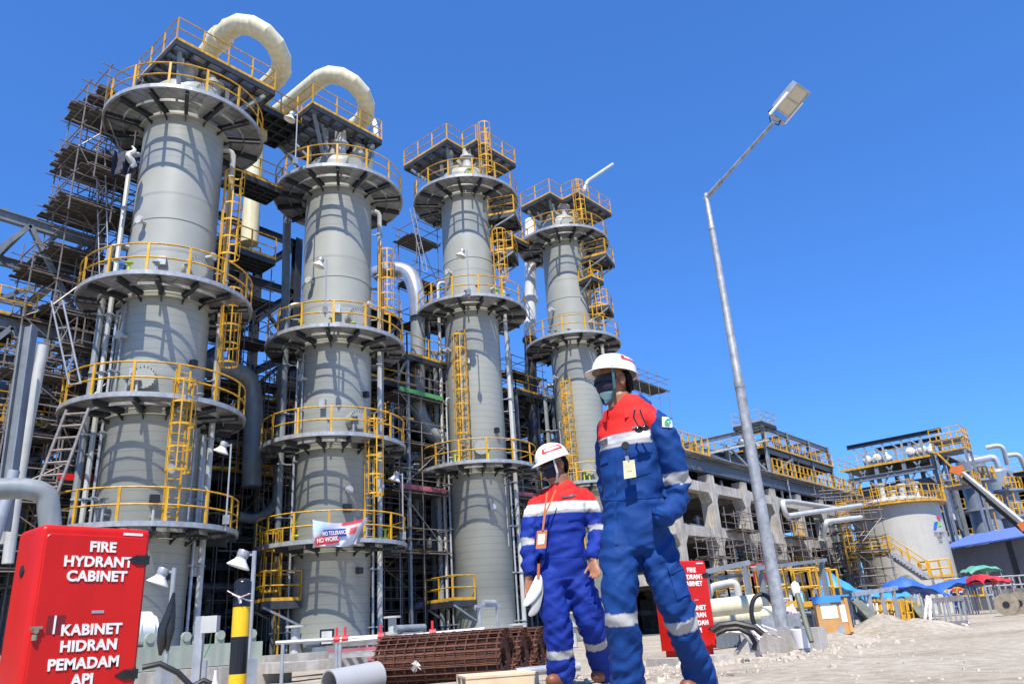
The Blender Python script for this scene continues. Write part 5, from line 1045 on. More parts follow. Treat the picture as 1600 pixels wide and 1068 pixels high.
# ---- rusty mesh rolls
def mesh_roll(a, b, r, label, seed):
    a = V3(a); b = V3(b); ax = (b-a).normalized(); L_ = (b-a).length; t = thing('mesh_roll', label, 'mesh roll', (a.x, a.y, 0), 'rusty steel mesh rolls'); o = V3((a.x, a.y, 0))
    mb = MB(); x, y = mb._frame(ax); rn = random.Random(seed)
    def sp(th, j=0): rr = r-.011*th/ (2*pi)*1.15; return (x*cos(th)+y*sin(th))*(rr+j)
    turns = 5
    nw = int(L_/.1)
    for k in range(nw+1):            # hoop wires, spiralling inwards
        s_ = L_*k/nw; n = 26*(turns if k in (0, 1, nw-1, nw) else 2)
        mb.pipe([a-o+ax*s_+sp(2*pi*i/26, rn.uniform(-.003, .003)) for i in range(n)], .0058, 4, cap=False)
    for k in range(int(turns*2*pi/.24)): th = k*.24; mb.pipe([a-o-ax*.03+sp(th), a-o+ax*(L_*.5)+sp(th, rn.uniform(-.006, .006)), a-o+ax*(L_+.03)+sp(th)], .0058, 4, cap=False)
    mb.build('wire_mesh', 'rust', t)
    mb = MB(); k = r*.62; mb.v = []; nn = 24
    vs = [a-o+ax*s_+(x*cos(2*pi*i/nn)+y*sin(2*pi*i/nn))*rr for s_, rr in ((.02, r-.045), (L_-.02, r-.045), (L_-.02, r*.33), (.02, r*.33)) for i in range(nn)]
    mb.add(vs, [(j*nn+i, j*nn+(i+1) % nn, ((j+1) % 4)*nn+(i+1) % nn, ((j+1) % 4)*nn+i) for j in range(4) for i in range(nn)]); mb.build('inner_layers', 'rust', t)
    return t
rr = .25
e0 = atD(790, 1026, 7.6); e1 = atD(604, 1036, 8.1)
for i, lab in enumerate(('nearest rusty mesh roll, lying in full length with a paper scrap on it', 'rusty mesh roll second in the row, only its end showing', 'rusty mesh roll third in the row, round hole in its end', 'farthest rusty mesh roll, beside the left worker leg')):
    sh = (VL*.17+VF*.62)*i; a = V3((e0.x, e0.y, rr+.0))+sh; b = V3((e1.x, e1.y, rr))+sh; mesh_roll(a, b, rr, lab, i)
mb = MB(); q = atD(651, 1040, 7.55)
for k in range(7): a_ = k*.9; mb.add([(0, 0, 0), (.05*cos(a_), .03*sin(a_*2), .05*sin(a_)), (.05*cos(a_+.8), .025, .05*sin(a_+.8))], [(0, 1, 2), (0, 2, 1)][:1])
mb.v = [(x, y, z) for x, y, z in mb.v]; o = one(mb, 'paper_scrap', 'letter', 'crumpled white paper caught on the nearest mesh roll', 'paper', base=(0, 0, 0)); o.location = q
t_ = atD(775, 1058, 6.4); t = thing('wooden_sheet', 'pale wooden pallet top lying in front of the mesh rolls', 'board', (t_.x, t_.y, .12), rz=radians(-38))
mb = MB(); mb.bb((-.27, -.3, .03), (.27, .3, .045)); mb.build('board', 'pine', t)
for y in (-.27, 0, .27): mb = MB(); mb.bb((-.27, y-.025, -.14), (.27, y+.025, .029)); mb.build('batten', 'pine', t)
# ---- lamp post
base = atD(1223, 985, 12.5); top_ = atD(1103, 303, 12.5); H = top_.z
t = thing('lamp_post', 'tall galvanised street lamp post with slanted arm and floodlight', 'lamp post', (base.x, base.y, .3))
mb = MB(); zz = H-.3; mb.lathe([(.1, 0), (.098, .05), (.078, zz*.5), (.082, zz*.5), (.082, zz*.5+.12), (.07, zz*.5+.16), (.052, zz*.9), (.056, zz*.9), (.056, zz*.9+.06), (.045, zz*.9+.08), (.042, zz), (.0, zz)], n=28); mb.build('pole', 'galvp', t)
mb = MB(); [mb.box((.2*cos(a), .2*sin(a), .02), (.18, .03, .3), a) for a in (0, pi/2, pi, 1.5*pi)]; mb.bb((-.28, -.28, -.03), (.28, .28, .0)); mb.build('base_plate', 'galvp', t)
armdir = (atD(1214, 186, 11.6)-V3((base.x, base.y, H-.08)))
a = V3((0, 0, zz-.08)); b = a+armdir; mb = MB(); mb.tube(a-armdir.normalized()*.05, a+armdir*.22, .042, 12); mb.tube(a+armdir*.2, b, .03, 12); mb.build('arm', 'galvp', t)
# floodlight head
hd = thing('floodlight', 'square floodlight with two glass panes at the tip of the lamp post arm', 'floodlight', V3((base.x, base.y, .3))+b)
ax = (atD(1240, 155, 11.45)-hd.location); yv = ax.normalized(); nv = V3((-.25, -.35, -1)); nv = (nv-yv*nv.dot(yv)).normalized(); nv = (nv+VL*.45-VF*.5).normalized(); nv = (nv-yv*nv.dot(yv)).normalized(); xv = yv.cross(nv)
R4 = Matrix(((xv.x, yv.x, nv.x, 0), (xv.y, yv.y, nv.y, 0), (xv.z, yv.z, nv.z, 0), (0, 0, 0, 1)))
def hb(name, m, *boxes):
    mb = MB(); [mb.bb(p, q) for p, q in boxes]; mb.xform(R4); return mb.build(name, m, hd)
hb('bracket', 'galvp', ((-.17, -.03, -.03), (.17, .03, .03))); hb('yoke_arm', 'white', ((-.20, .0, -.025), (-.175, .42, .025))); hb('yoke_arm', 'white', ((.175, .0, -.025), (.20, .42, .025)))
hb('lamp_body', 'galv', ((-.165, .12, -.12), (.165, .60, -.012)), ((-.13, .16, -.17), (.13, .54, -.121)))
hb('lamp_frame', 'galv', ((-.175, .11, -.01), (.175, .135, .02)), ((-.175, .585, -.01), (.175, .61, .02)), ((-.175, .136, -.01), (-.155, .584, .02)), ((.155, .136, -.01), (.175, .584, .02)), ((-.154, .35, -.01), (.154, .366, .018)))
hb('glass_pane', 'lens', ((-.154, .136, -.008), (.154, .349, .008))); hb('glass_pane', 'lens', ((-.154, .367, -.008), (.154, .584, .008)))
mb = MB(); mb.pipe([R4 @ V3(q) for q in ((-.02, .2, -.18), (-.05, .0, -.22), (.0, -.1, -.08), (.06, -.06, .06), (.04, .02, .05))], .012, 6); mb.build('cable', 'black', hd)
mb = MB(); q = base; mb.bb((q.x-.45, q.y-.45, -.1), (q.x+.45, q.y+.45, .268)); one(mb, 'concrete_block', 'conc', 'square concrete base block of the tall lamp post', 'plinth')
# ---- clutter round the lamp post
q = atD(1250, 1000, 12.2); mb = MB(); mb.tube(atD(1268, 1002, 11.6), atD(1241, 912, 12), .034, 10, r2=.04); one(mb, 'leaning_pole', 'olive', 'dark pole with a rag at its top leaning right of the lamp post', 'pole')
mb = MB(); mb.lathe([(.01, .09), (.05, .06), (.065, 0), (.05, -.1), (.01, -.12)], n=9); o = one(mb, 'rag', 'letter', 'whitish rag wrapped on the leaning pole', 'rag', base=(0, 0, 0)); o.location = atD(1243, 918, 11.95)
mb = MB(); mb.lathe([(.09, 0), (.13, .24), (.12, .25), (.085, .01)], n=20); o = one(mb, 'bucket', 'white', 'white bucket right of the lamp post base', 'bucket', base=(0, 0, 0)); q = atD(1252, 995, 12); o.location = (q.x, q.y, .02)
for k, (pts, m, r, lab) in enumerate((([(1112, 985), (1125, 976), (1150, 973), (1180, 980), (1192, 990)], 'black', .05, 'upper black hose arching right of the second fire cabinet'), ([(1118, 990), (1135, 982), (1155, 981), (1172, 990), (1180, 1004), (1178, 1015)], 'black', .04, 'lower black hose arching right of the second fire cabinet'), ([(1116, 992), (1140, 986), (1160, 988), (1172, 1000), (1176, 1018)], 'galv', .035, 'grey conduit arching beside the black hoses'), ([(1168, 995), (1150, 1020)], 'galv', .035, 'grey straight conduit leaning beside the hoses'))):
    mb = MB(); P = [atD(x, y, 8.6+.1*k) for x, y in pts]
    P2 = [P[0]]
    for a, b in zip(P, P[1:]): P2 += [a+(b-a)*.5, b]
    mb.pipe(P2, r*.62, 8); one(mb, 'hose', m, lab, 'hose')
for k, (x, y) in enumerate(((1186, 985), (1232, 938))):
    mb = MB(); rn = random.Random(k); c = atD(x, y, 8.8 if k == 0 else 13)
    for i in range(9): a = V3((rn.uniform(-1, 1), rn.uniform(-1, 1), rn.uniform(-1, 1)))*.09; d = V3((rn.uniform(-1, 1), rn.uniform(-1, 1), rn.uniform(-1.5, .6)))*.14; mb.bar(a, a+d, .07, .006)
    o = one(mb, 'tape_bundle', 'tape', ('tangle of red and white barrier tape on the hoses', 'tangle of red and white tape hanging left of the leaning pole')[k], 'tape', base=(0, 0, 0)); o.location = c
ring = [atD(1194, 960, 13)+VL*(.19*cos(a))+V3((0, 0, .3*sin(a))) for a in np.linspace(0, 2*pi, 22)[:-1]]; mb = MB(); mb.pipe(ring, .035, 8, closed=True); mb.pipe([p+VF*.05+VL*.02 for p in ring], .03, 8, closed=True); one(mb, 'coiled_hose', 'black', 'coiled black hose hanging left of the lamp post', 'hose')
for k, (a, b, D, r, lab) in enumerate((((1090, 952), (1184, 941), 15, .15, 'upper cream coated pipe ending left of the lamp post'), ((1096, 968), (1214, 958), 16.5, .15, 'lower cream coated pipe passing behind the lamp post'))):
    hollow(atD(*b, D), atD(*a, D-.6), r, 'cream', lab, 'coated_pipe')
for k in range(9):
    q = atD(1125+k*8, 990, 15.5); mb = MB(); mb.bb((q.x-.12, q.y-.12, 0), (q.x+.12, q.y+.12, .42)); one(mb, 'pipe_sleeper', 'steel', 'short steel support among several under the cream pipes', 'support', 'short supports under the cream pipes')
# yellow railings low behind the lamp post
for k, (px, D, L_) in enumerate(((1115, 21, 1.7), (1142, 22, 1.6), (1182, 20, 1.6), (1212, 22, 2.0), (1242, 22.5, 1.8), (1268, 23, 1.4))):
    q = atD(px, 944, D); q.z = max(.05, q.z-.1); mb = MB(); rail(mb, [q, q+VL*L_*.6, q+VL*L_*.6+VF*1.2], .95, pw=.05, r=.021, step=.7); rail(mb, [q, q+VF*1.3], .95, pw=.05, r=.021, step=1.3); one(mb, 'guard_railing', 'yellow', 'yellow guard railing in the row low behind the lamp post', 'railing', 'yellow railings low behind the lamp post')
t = thing('goalpost_support', 'grey steel goal-post pipe support left of the lamp post', 'steel frame', atD(1165, 950, 19)); t.location.z = 0
a, b, c, d = atD(1092, 895, 19), atD(1172, 878, 19), atD(1290, 874, 21), atD(1095, 903, 19)
for p, q, wd in ((a, b, .11), (b-V3((0, 0, .15)), c, .08), (d, d+VL*1.2, .06)): mb = MB(); mb.bar(p, q, wd); mb.build('beam', 'steel', t, True)
for p in (a+VL*.15, atD(1163, 881, 19), atD(1186, 880, 19.4), atD(1282, 876, 21)): mb = MB(); mb.bar(p, (p.x, p.y, 0), .11); mb.build('post', 'steel', t, True)
pipe_thing([atD(1108, 930, 20), atD(1112, 916, 20), atD(1150, 908, 20), atD(1154, 930, 20)], .09, 'lpipe', 'pale hoop pipe over the yellow railing right of the second cabinet', bend=.25)
q = atD(1186, 895, 24); t = thing('red_box', 'dark red hose box standing beyond the lamp post', 'box', (q.x, q.y, 0)); mb = MB(); zc = atD(1180, 909, 24).z; zt = atD(1182, 880, 24).z; mb.bb((-.28, -.25, zc), (.28, .25, zt)); mb.build('box', 'darkr', t); mb = MB(); [mb.bar((x, 0, 0), (x, 0, zc), .06) for x in (-.2, .2)]; mb.build('legs', 'galv', t)
# crate
a, b, c = atD(1283, 992, 16), atD(1338, 990, 16), atD(1276, 934, 16)
xd = (b-a); xd.z = 0; wd = xd.length*.95; t = thing('wooden_crate', 'plywood crate with blue sheet over its top and white papers on its side', 'crate', (a.x, a.y, .08), rz=atan2(xd.y, xd.x)+.1); H = c.z-.08
mb = MB(); mb.bb((0, 0, 0), (wd, .6, H)); mb.build('box', 'wood', t)
for x in (0.0, wd-.06): mb = MB(); mb.bb((x, -.018, .03), (x+.06, -.002, H)); mb.build('batten', 'wood', t)
mb = MB(); mb.bb((.03, .02, -.12), (wd-.03, .58, -.002)); mb.build('skid', 'dsteel', t)
mb = MB(); mb.bb((-.04, -.04, H+.002), (wd+.04, .64, H+.03)); mb.bb((-.04, -.04, H-.09), (wd*.8, -.022, H+.002)); mb.build('blue_sheet', 'tarp', t)
for (x, z, w_, h_) in ((.08, H*.62, .28, .24), (.06, H*.88, .2, .1), (wd*.72, H*.55, .1, .3), (.3, .08, .12, .14)): mb = MB(); mb.bb((x, -.006, z-h_/2), (x+w_, -.001, z+h_/2)); mb.build('paper', 'letter' if x != .3 else 'galv', t)
# tarpaulin tents
def tent(px, py, D, wd, dp, h, peaks, m, label, seed, legs=True, edge=.35):
    q = atD(px, py, D); t = thing('tarp_shelter', label, 'tarpaulin', (q.x, q.y, 0), rz=-radians(50)); n, k = 22, 14; vs = []; wd *= .88
    for j in range(k+1):
        for i in range(n+1):
            u, v = i/n, j/k; z = h
            for (pu, pv, ph, pr) in peaks: z += ph*max(0, 1-hypot((u-pu)*1.3, v-pv)/pr)
            z += .13*noise.noise(V3((u*5, v*5, seed)))+.05*abs(sin(u*11+seed+v*2))*(.4+v)-edge*(max(0, abs(u-.5)*2-.75)*2+max(0, abs(v-.5)*2-.8)*2)
            vs.append(((u-.5)*wd*(1+.05*noise.noise(V3((v*4, seed, 0)))), v*dp, z))
    W = n+1; mb = MB(); mb.add(vs+[(x, y, z-.02) for x, y, z in vs], [(j*W+i, j*W+i+1, (j+1)*W+i+1, (j+1)*W+i) for j in range(k) for i in range(n)]+[tuple(W*(k+1)+e for e in (j*W+i, (j+1)*W+i, (j+1)*W+i+1, j*W+i+1)) for j in range(k) for i in range(n)], True); mb.build('sheet', m, t)
    if legs:
        for x, y in ((-wd*.42, .15), (wd*.42, .15), (-wd*.42, dp*.9), (wd*.42, dp*.9), (0, .1)): mb = MB(); mb.tube((x, y, 0), (x, y, h-.1), .03, 6); mb.build('pole', 'galv', t)
    return t
tent(1322, 930, 26, 1.6, 1.6, 1.05, ((.35, .3, .6, .6),), 'tarp', 'bright light blue tarpaulin shelter behind the plywood crate', 1)
tent(1392, 932, 34, 2.3, 2, 1.0, ((.1, .3, .3, .5),), 'tarp', 'low light blue tarpaulin sheet between the crate and the deep blue tarpaulin', 2)
tent(1440, 935, 36, 2.7, 2.2, 1.1, ((.35, .3, .6, .7),), 'tarp2', 'deep blue pitched tarpaulin shelter in front of the white tank', 3)
tent(1520, 930, 46, 3.6, 2.6, 1.4, ((.6, .3, .4, .8),), 'tarp2', 'deep blue tarpaulin shelter above the far workers', 4)
tent(1566, 925, 45, 1.8, 2, 1.5, ((.2, .3, .3, .8),), 'tarpr', 'red tarpaulin sheet right of the far workers', 5)
tent(1427, 905, 48, 1.7, 2, 1.6, ((.4, .3, .6, .7),), 'olive', 'dark green tarpaulin peak behind the deep blue tarpaulin', 6)
tent(1545, 900, 66, 2.7, 2, 2.7, ((.5, .3, .35, 1.0),), 'teal', 'faded green sheet draped in front of the shed', 7)
# yellow pallet racks, beams, trestles, barricade
q = atD(1383, 972, 24); t = thing('yellow_rack', 'stack of yellow railing panels leaning on the sand heap', 'railing stack', (q.x, q.y, .1), rz=-radians(50))
for k in range(3):
    mb = MB(); y = k*.25
    for z in (.05, .35, .62): mb.bar((0, y, z), (.95, y+.15, z-.12), .035)
    for i in range(7): mb.bar((i*.155, y, -.02-.02*i), (i*.155+.1, y+.1, .66-.02*i), .035)
    mb.build('panel', 'yellow', t)
for k, (a, b, D, lab) in enumerate((((1419, 938), (1446, 972), 25, 'olive steel beam slanting down beside the yellow railing stack'), ((1340, 948), (1366, 975), 20, 'olive steel beam slanting down right of the crate'))):
    mb = MB(); mb.ibeam(atD(*a, D), atD(*b, D-1), .3, .22, .04); one(mb, 'steel_beam', 'olive', lab, 'beam')
t = thing('steel_trestle', 'grey steel trestle of posts and a cross beam right of the crate', 'trestle', atD(1350, 975, 22)); t.location.z = 0
a, b = atD(1334, 928, 22), atD(1400, 918, 24); mb = MB(); mb.bar(a, b, .1); mb.build('beam', 'galv', t, True)
for k in range(4): p = a+(b-a)*(k+.1)/3.4; mb = MB(); mb.bar(p, (p.x, p.y, 0), .09); mb.build('post', 'galv', t, True)
t = thing('site_barricade', 'grey barred barricade with red and white poles in front of the far workers', 'barricade', atD(1485, 985, 22)); t.location.z = 0
a, b, c, d = atD(1457, 938, 22), atD(1504, 933, 22.5), atD(1462, 976, 22), atD(1512, 972, 22.5)
for p, q in ((a, b), (c, d)): mb = MB(); mb.bar(p, q, .05, .12); mb.build('plank', 'scaf', t, True)
for k in range(7): p = a+(b-a)*k/6; q = c+(d-c)*k/6; mb = MB(); mb.bar(p, q, .035); mb.build('bar', 'galv', t, True)
for p, q in ((atD(1449, 930, 21.5), atD(1445, 985, 21.3)), (atD(1453, 935, 21.3), atD(1457, 992, 21)), (d, V3((d.x+.1, d.y, 0))), (atD(1504, 975, 22), atD(1514, 990, 21.5))): mb = MB(); mb.tube(p, V3((q.x, q.y, max(0, q.z))), .035, 8); mb.build('tape_pole', 'tape', t, True)
q = atD(1372, 955, 27); t = thing('notice_sheet', 'white notice sheet with a blue square behind the trestle', 'notice', (q.x, q.y, q.z), rz=-radians(50)); mb = MB(); mb.bb((-.4, 0, -.25), (.5, .02, .25)); mb.build('sheet', 'letter', t); mb = MB(); mb.bb((-.33, -.01, -.05), (-.1, -.001, .17)); mb.build('blue_square', 'em_blue', t)
for k, (px, py, D, r) in enumerate(((1576, 957, 36, .40), (1596, 955, 37.4, .42))):
    q = atD(px, py, D); t = thing('cable_reel', ('brown wrapped roll lying at the right edge of the road', 'second brown wrapped roll cut by the right edge')[k], 'roll', (q.x, q.y, r-.03)); mb = MB(); mb.tube(-VL*.18-VF*.3, VL*.22+VF*.3, r, 22); mb.build('roll', 'tan', t); mb = MB(); mb.tube(-VL*.19-VF*.315, -VL*.17-VF*.28, r*.3, 14); mb.build('core', 'black', t)
mb = MB(); a, b = atD(1566, 948, 50), atD(1690, 938, 46); mb.bar(V3((a.x, a.y, .6)), V3((b.x, b.y, .5)), .3, 1.05); one(mb, 'low_wall', 'conc', 'low pale concrete wall at the right edge behind the brown rolls', 'wall')
for k in range(5):
    q = atD(1480+k*26, 925, 56+k); p = q+VL*1.2; mb = MB(); rail(mb, [V3((q.x, q.y, .9)), V3((p.x, p.y, .9))], 1.1, step=.5, r=.05, pw=.1); one(mb, 'guard_railing', 'galv' if k > 1 else 'yellow', 'guard railing in the low row in front of the shed', 'railing', 'railings in front of the shed')
rn = random.Random(21)
for k in range(46):        # low valves, blocks and stubs along the pad edge, seen between the bigger things
    px = rn.choice((rn.uniform(1090, 1330), rn.uniform(1330, 1600), rn.uniform(380, 960), rn.uniform(1090, 1300))); D = rn.uniform(50, 58) if px > 1320 else rn.uniform(26, 33) if px > 1000 else rn.uniform(22, 25)
    q = atD(px, 990, D); h = rn.uniform(.4, 1.5); mb = MB(); kind = k % 3
    if kind == 0: mb.tube((0, 0, 0), (0, 0, h), .12, 10); mb.tube((0, 0, h*.6), (0, 0, h*.6+.08), .22, 12); mb.tube((0, 0, h), (0, 0, h+.05), .26, 12); m, nm, ct = 'lpipe', 'valve_stub', 'valve'
    elif kind == 1: mb.bb((-.3, -.2, 0), (.3, .2, h*.5)); mb.tube((-.5, 0, h*.5+.1), (.5, 0, h*.5+.1), .1, 10); m, nm, ct = 'steel', 'pump_block', 'pump'
    else: mb.bar((-.4, 0, 0), (-.4, 0, h), .07); mb.bar((.5, 0, 0), (.5, 0, h), .07); mb.bar((-.6, 0, h), (.7, 0, h), .08); mb.tube((-.2, 0, h+.1), (.4, 0, h+.1), .08, 8); m, nm, ct = 'galv', 'pipe_stand', 'pipe stand'
    o = one(mb, nm, m, {0: 'grey valve stub among many low along the pad edge', 1: 'small grey pump block among many low along the pad edge', 2: 'short pipe stand among many low along the pad edge'}[kind], ct, {0: 'valve stubs along the pad edge', 1: 'pump blocks along the pad edge', 2: 'pipe stands along the pad edge'}[kind], base=(0, 0, 0)); o.location = (q.x, q.y, 0); o.rotation_euler.z = rn.uniform(-.3, .3)
# sand heaps and rubble
q = atD(1400, 990, 18); mound('sand_heap', (q.x, q.y, 0), 2.0, 1.5, .40, 'pale sand heap in front of the yellow railing stack', 2)
q = atD(1300, 1003, 14.5); mound('sand_heap', (q.x, q.y, 0), 1.6, .9, .2, 'low sand heap at the foot of the crate', 4)
q = atD(1150, 1015, 9.5); mound('sand_heap', (q.x, q.y, 0), 1.5, .8, .12, 'low rubble heap between the second cabinet and the lamp post', 6)
sp = []
for px, py, D, k in ((1060, 1040, 6.5, 60), (1130, 1028, 8, 130), (1180, 1020, 9, 150), (1240, 1010, 11, 130), (1300, 1000, 13, 110), (1360, 998, 15.5, 80), (1000, 1050, 6, 50), (900, 1052, 6.5, 60), (1430, 985, 18, 70), (860, 1060, 6.5, 40)): q = atD(px, py, D); sp.append((q.x, q.y, (.6 if D < 8 else 1.0, .35), int(k*.9), .008, .075 if D > 7 else .05))
sp += [(atD(x, y, D).x, atD(x, y, D).y, (1.2, .7), 70, .003, .018) for x, y, D in ((1250, 1050, 5.5), (1400, 1040, 6.5), (1520, 1020, 8), (1200, 1062, 4.8), (1330, 1020, 9), (1480, 1000, 11), (1130, 1058, 5), (1580, 1050, 6))]
stones('rubble', sp, 'pale broken rubble strewn along the pad edge')
# ================================================================ people
from mathutils.bvhtree import BVHTree
def cloth_mat(name):
    m, n, b = _new(name); L = n.links.new; b.inputs['Roughness'].default_value = .75; b.inputs['Specular IOR Level'].default_value = .25
    a = n.nodes.new('ShaderNodeVertexColor'); a.layer_name = 'cloth'
    tc = n.nodes.new('ShaderNodeTexCoord'); t = n.nodes.new('ShaderNodeTexNoise'); t.inputs['Scale'].default_value = 7; t.inputs['Detail'].default_value = 5; L(tc.outputs['Object'], t.inputs['Vector'])
    r = n.nodes.new('ShaderNodeValToRGB'); r.color_ramp.elements[0].position = .3; r.color_ramp.elements[0].color = (.8, .8, .82, 1); r.color_ramp.elements[1].position = .65; L(t.outputs['Fac'], r.inputs[0])
    mx = n.nodes.new('ShaderNodeMixRGB'); mx.blend_type = 'MULTIPLY'; mx.inputs[0].default_value = 1; L(a.outputs[0], mx.inputs[1]); L(r.outputs[0], mx.inputs[2]); L(mx.outputs[0], b.inputs['Base Color'])
    t2 = n.nodes.new('ShaderNodeTexNoise'); t2.inputs['Scale'].default_value = 22; t2.inputs['Detail'].default_value = 4; L(tc.outputs['Object'], t2.inputs['Vector'])
    bp = n.nodes.new('ShaderNodeBump'); bp.inputs['Strength'].default_value = .35; bp.inputs['Distance'].default_value = .012; L(t2.outputs['Fac'], bp.inputs['Height']); L(bp.outputs[0], b.inputs['Normal']); return m
M['cloth'] = cloth_mat('coverall_cloth')
M['skin'] = mat('brown_skin', (.30, .13, .065), .5, 0, .06, 9, bump=.1, bscale=80)
M['hair'] = mat('black_hair', (.008, .007, .006), .8, 0, .2, 30, bump=.5, bscale=90, spec=.1)
M['helmet'] = mat('white_helmet_shell', (.80, .79, .76), .25, 0, .02, 4)
M['hred'] = mat('red_sticker', (.70, .02, .02), .4, 0, .02, 4)
M['mask1'] = mat('navy_mask_cloth', (.012, .014, .035), .8, 0, .1, 9); M['mask2'] = mat('pale_blue_mask', (.30, .55, .58), .8, 0, .05, 9)
M['goggle'] = mat('dark_goggle_lens', (.012, .010, .012), .12, 0, .1, 5); M['strap'] = mat('teal_strap', (.05, .12, .13), .6, 0, .1, 9); M['strapw'] = mat('pale_strap', (.55, .53, .5), .6, 0, .1, 9)
M['boot'] = mat('brown_leather', (.20, .07, .03), .5, 0, .1, 9); M['badgec'] = mat('badge_card', (.62, .60, .35), .3, 0, .12, 14); M['badgeo'] = mat('orange_badge', (.50, .16, .05), .5, 0, .05, 9)
M['patch'] = mat('pale_patch', (.72, .78, .74), .6, 0, .03, 9); M['pgreen'] = mat('patch_green', (.02, .35, .16), .6, 0, .03, 9)
M['silver'] = mat('silver_tape', (.42, .42, .40), .4, .1, .05, 9)
BLUE1, BLUE2, RED, WHT, SIL = (.0035, .042, .19), (.005, .027, .245), (.68, .022, .018), (.78, .78, .76), (.40, .40, .385)

def loft(mb, secs, n=20):
    """closed tube through sections (centre, half width, half depth, width direction)"""
    P = [V3(s[0]) for s in secs]; vs = []
    for i, s_ in enumerate(secs):
        a = P[max(0, i-1)]; b = P[min(len(P)-1, i+1)]; d = (b-a).normalized(); xx = V3(s_[3]); xx = (xx-d*xx.dot(d)).normalized(); yy = d.cross(xx)
        vs += [P[i]+xx*s_[1]*cos(2*pi*k/n)+yy*s_[2]*sin(2*pi*k/n) for k in range(n)]
    m = len(secs); fs = [(i*n+k, i*n+(k+1) % n, (i+1)*n+(k+1) % n, (i+1)*n+k) for i in range(m-1) for k in range(n)]
    fs += [tuple(range(n))[::-1], tuple(range((m-1)*n, m*n))]; mb.add(vs, fs, True)
def catmull(pts, rs, sub=4):
    q = []; R = []; n = len(pts); pts = [V3(p) for p in pts]
    for i in range(n-1):
        p0 = pts[max(0, i-1)]; p1 = pts[i]; p2 = pts[i+1]; p3 = pts[min(n-1, i+2)]
        for k in range(sub):
            t = k/sub; q.append(.5*((2*p1)+(p2-p0)*t+(2*p0-5*p1+4*p2-p3)*t*t+(3*p1-p0-3*p2+p3)*t**3)); R.append(rs[i]*(1-t)+rs[i+1]*t)
    return q+[pts[-1]], R+[rs[-1]]
def limb(mb, pts, rs, sub=4, flat=1.0, wdir=(1, 0, 0), n=18):
    q, R = catmull(pts, rs, sub); secs = [(p, r, r*flat, wdir) for p, r in zip(q, R)]; d0 = (q[0]-q[1]).normalized(); d1 = (q[-1]-q[-2]).normalized()
    secs = [(q[0]+d0*R[0]*.6, R[0]*.5, R[0]*.5*flat, wdir)]+secs+[(q[-1]+d1*R[-1]*.55, R[-1]*.5, R[-1]*.5*flat, wdir)]
    loft(mb, secs, n); return q, R
def ball(mb, c, r, n=16):
    c = V3(c); r = r if isinstance(r, tuple) else (r, r, r); m = n//2
    vs = [c+V3((0, 0, -r[2]))]+[c+V3((r[0]*cos(2*pi*i/n)*sin(pi*j/m), r[1]*sin(2*pi*i/n)*sin(pi*j/m), -r[2]*cos(pi*j/m))) for j in range(1, m) for i in range(n)]+[c+V3((0, 0, r[2]))]
    fs = [(0, 1+(i+1) % n, 1+i) for i in range(n)]+[(1+j*n+i, 1+j*n+(i+1) % n, 1+(j+1)*n+(i+1) % n, 1+(j+1)*n+i) for j in range(m-2) for i in range(n)]+[(len(vs)-1, 1+(m-2)*n+i, 1+(m-2)*n+(i+1) % n) for i in range(n)]
    mb.add(vs, fs, True)
def remeshed(mb, name, m, parent, voxel, smooth=6, fac=.5):
    """union of overlapping closed shapes as one continuous surface"""
    o = mb.build('raw_form', m); md = o.modifiers.new('r', 'REMESH'); md.mode = 'VOXEL'; md.voxel_size = voxel; md.use_smooth_shade = True
    sm = o.modifiers.new('s', 'SMOOTH'); sm.iterations = smooth; sm.factor = fac
    dg = bpy.context.evaluated_depsgraph_get(); me = bpy.data.meshes.new_from_object(o.evaluated_get(dg)); old = o.data
    bpy.data.objects.remove(o); bpy.data.meshes.remove(old)
    me.materials.clear(); me.materials.append(M[m]); me.name = name; ob = bpy.data.objects.new(name, me); S.collection.objects.link(ob); ob.parent = parent
    for p in me.polygons: p.use_smooth = True
    return ob
def hand(mb, wr, fd, pn, s=1.0, curl=.35, thumb=1, fist=False):
    """palm, thumb and four fingers; fd = finger direction, pn = palm normal"""
    wr = V3(wr); fd = V3(fd).normalized(); pn = V3(pn); pn = (pn-fd*pn.dot(fd)).normalized(); sd_ = fd.cross(pn)
    limb(mb, [wr-fd*.03, wr+fd*.03*s, wr+fd*.085*s], [.028*s, .036*s, .040*s], 3, .42, sd_, 14)
    for i, (o, ln, r) in enumerate(((-.031, .070, .0088), (-.0105, .079, .0092), (.0105, .074, .0088), (.031, .058, .0078))):
        p = wr+fd*(.085-.004*abs(i-1.3))*s+sd_*o*s; d = (fd+sd_*o*2.2).normalized(); pts = [p-d*.012*s]; c = curl*(1+.15*i)*(2.2 if fist else 1)
        for k, fr in enumerate((.45, .32, .23)): d = (d*cos(c*.9)+pn*sin(c*.9)).normalized(); p = p+d*ln*fr*s; pts.append(p)
        limb(mb, pts, [r*s*1.05, r*s, r*s*.93, r*s*.8], 2, 1, sd_, 8)
    t0 = wr+fd*.03*s-sd_*.030*s*thumb; d = (fd*.75-sd_*.75*thumb+pn*.35).normalized(); p1 = t0+d*.036*s; p2 = p1+(d+fd*.5+pn*.3).normalized()*.03*s; limb(mb, [t0, p1, p2], [.013*s, .0105*s, .0085*s], 2, 1, sd_, 8)
def basis(fwd, up=(0, 0, 1)):
    f = V3(fwd).normalized(); u = V3(up); r = f.cross(u).normalized(); u = r.cross(f); return r, f, u      # right, forward, up
def place(vs, c, B, s=1.0): r, f, u = B; c = V3(c); return [c+(r*p[0]+f*p[1]+u*p[2])*s for p in vs]
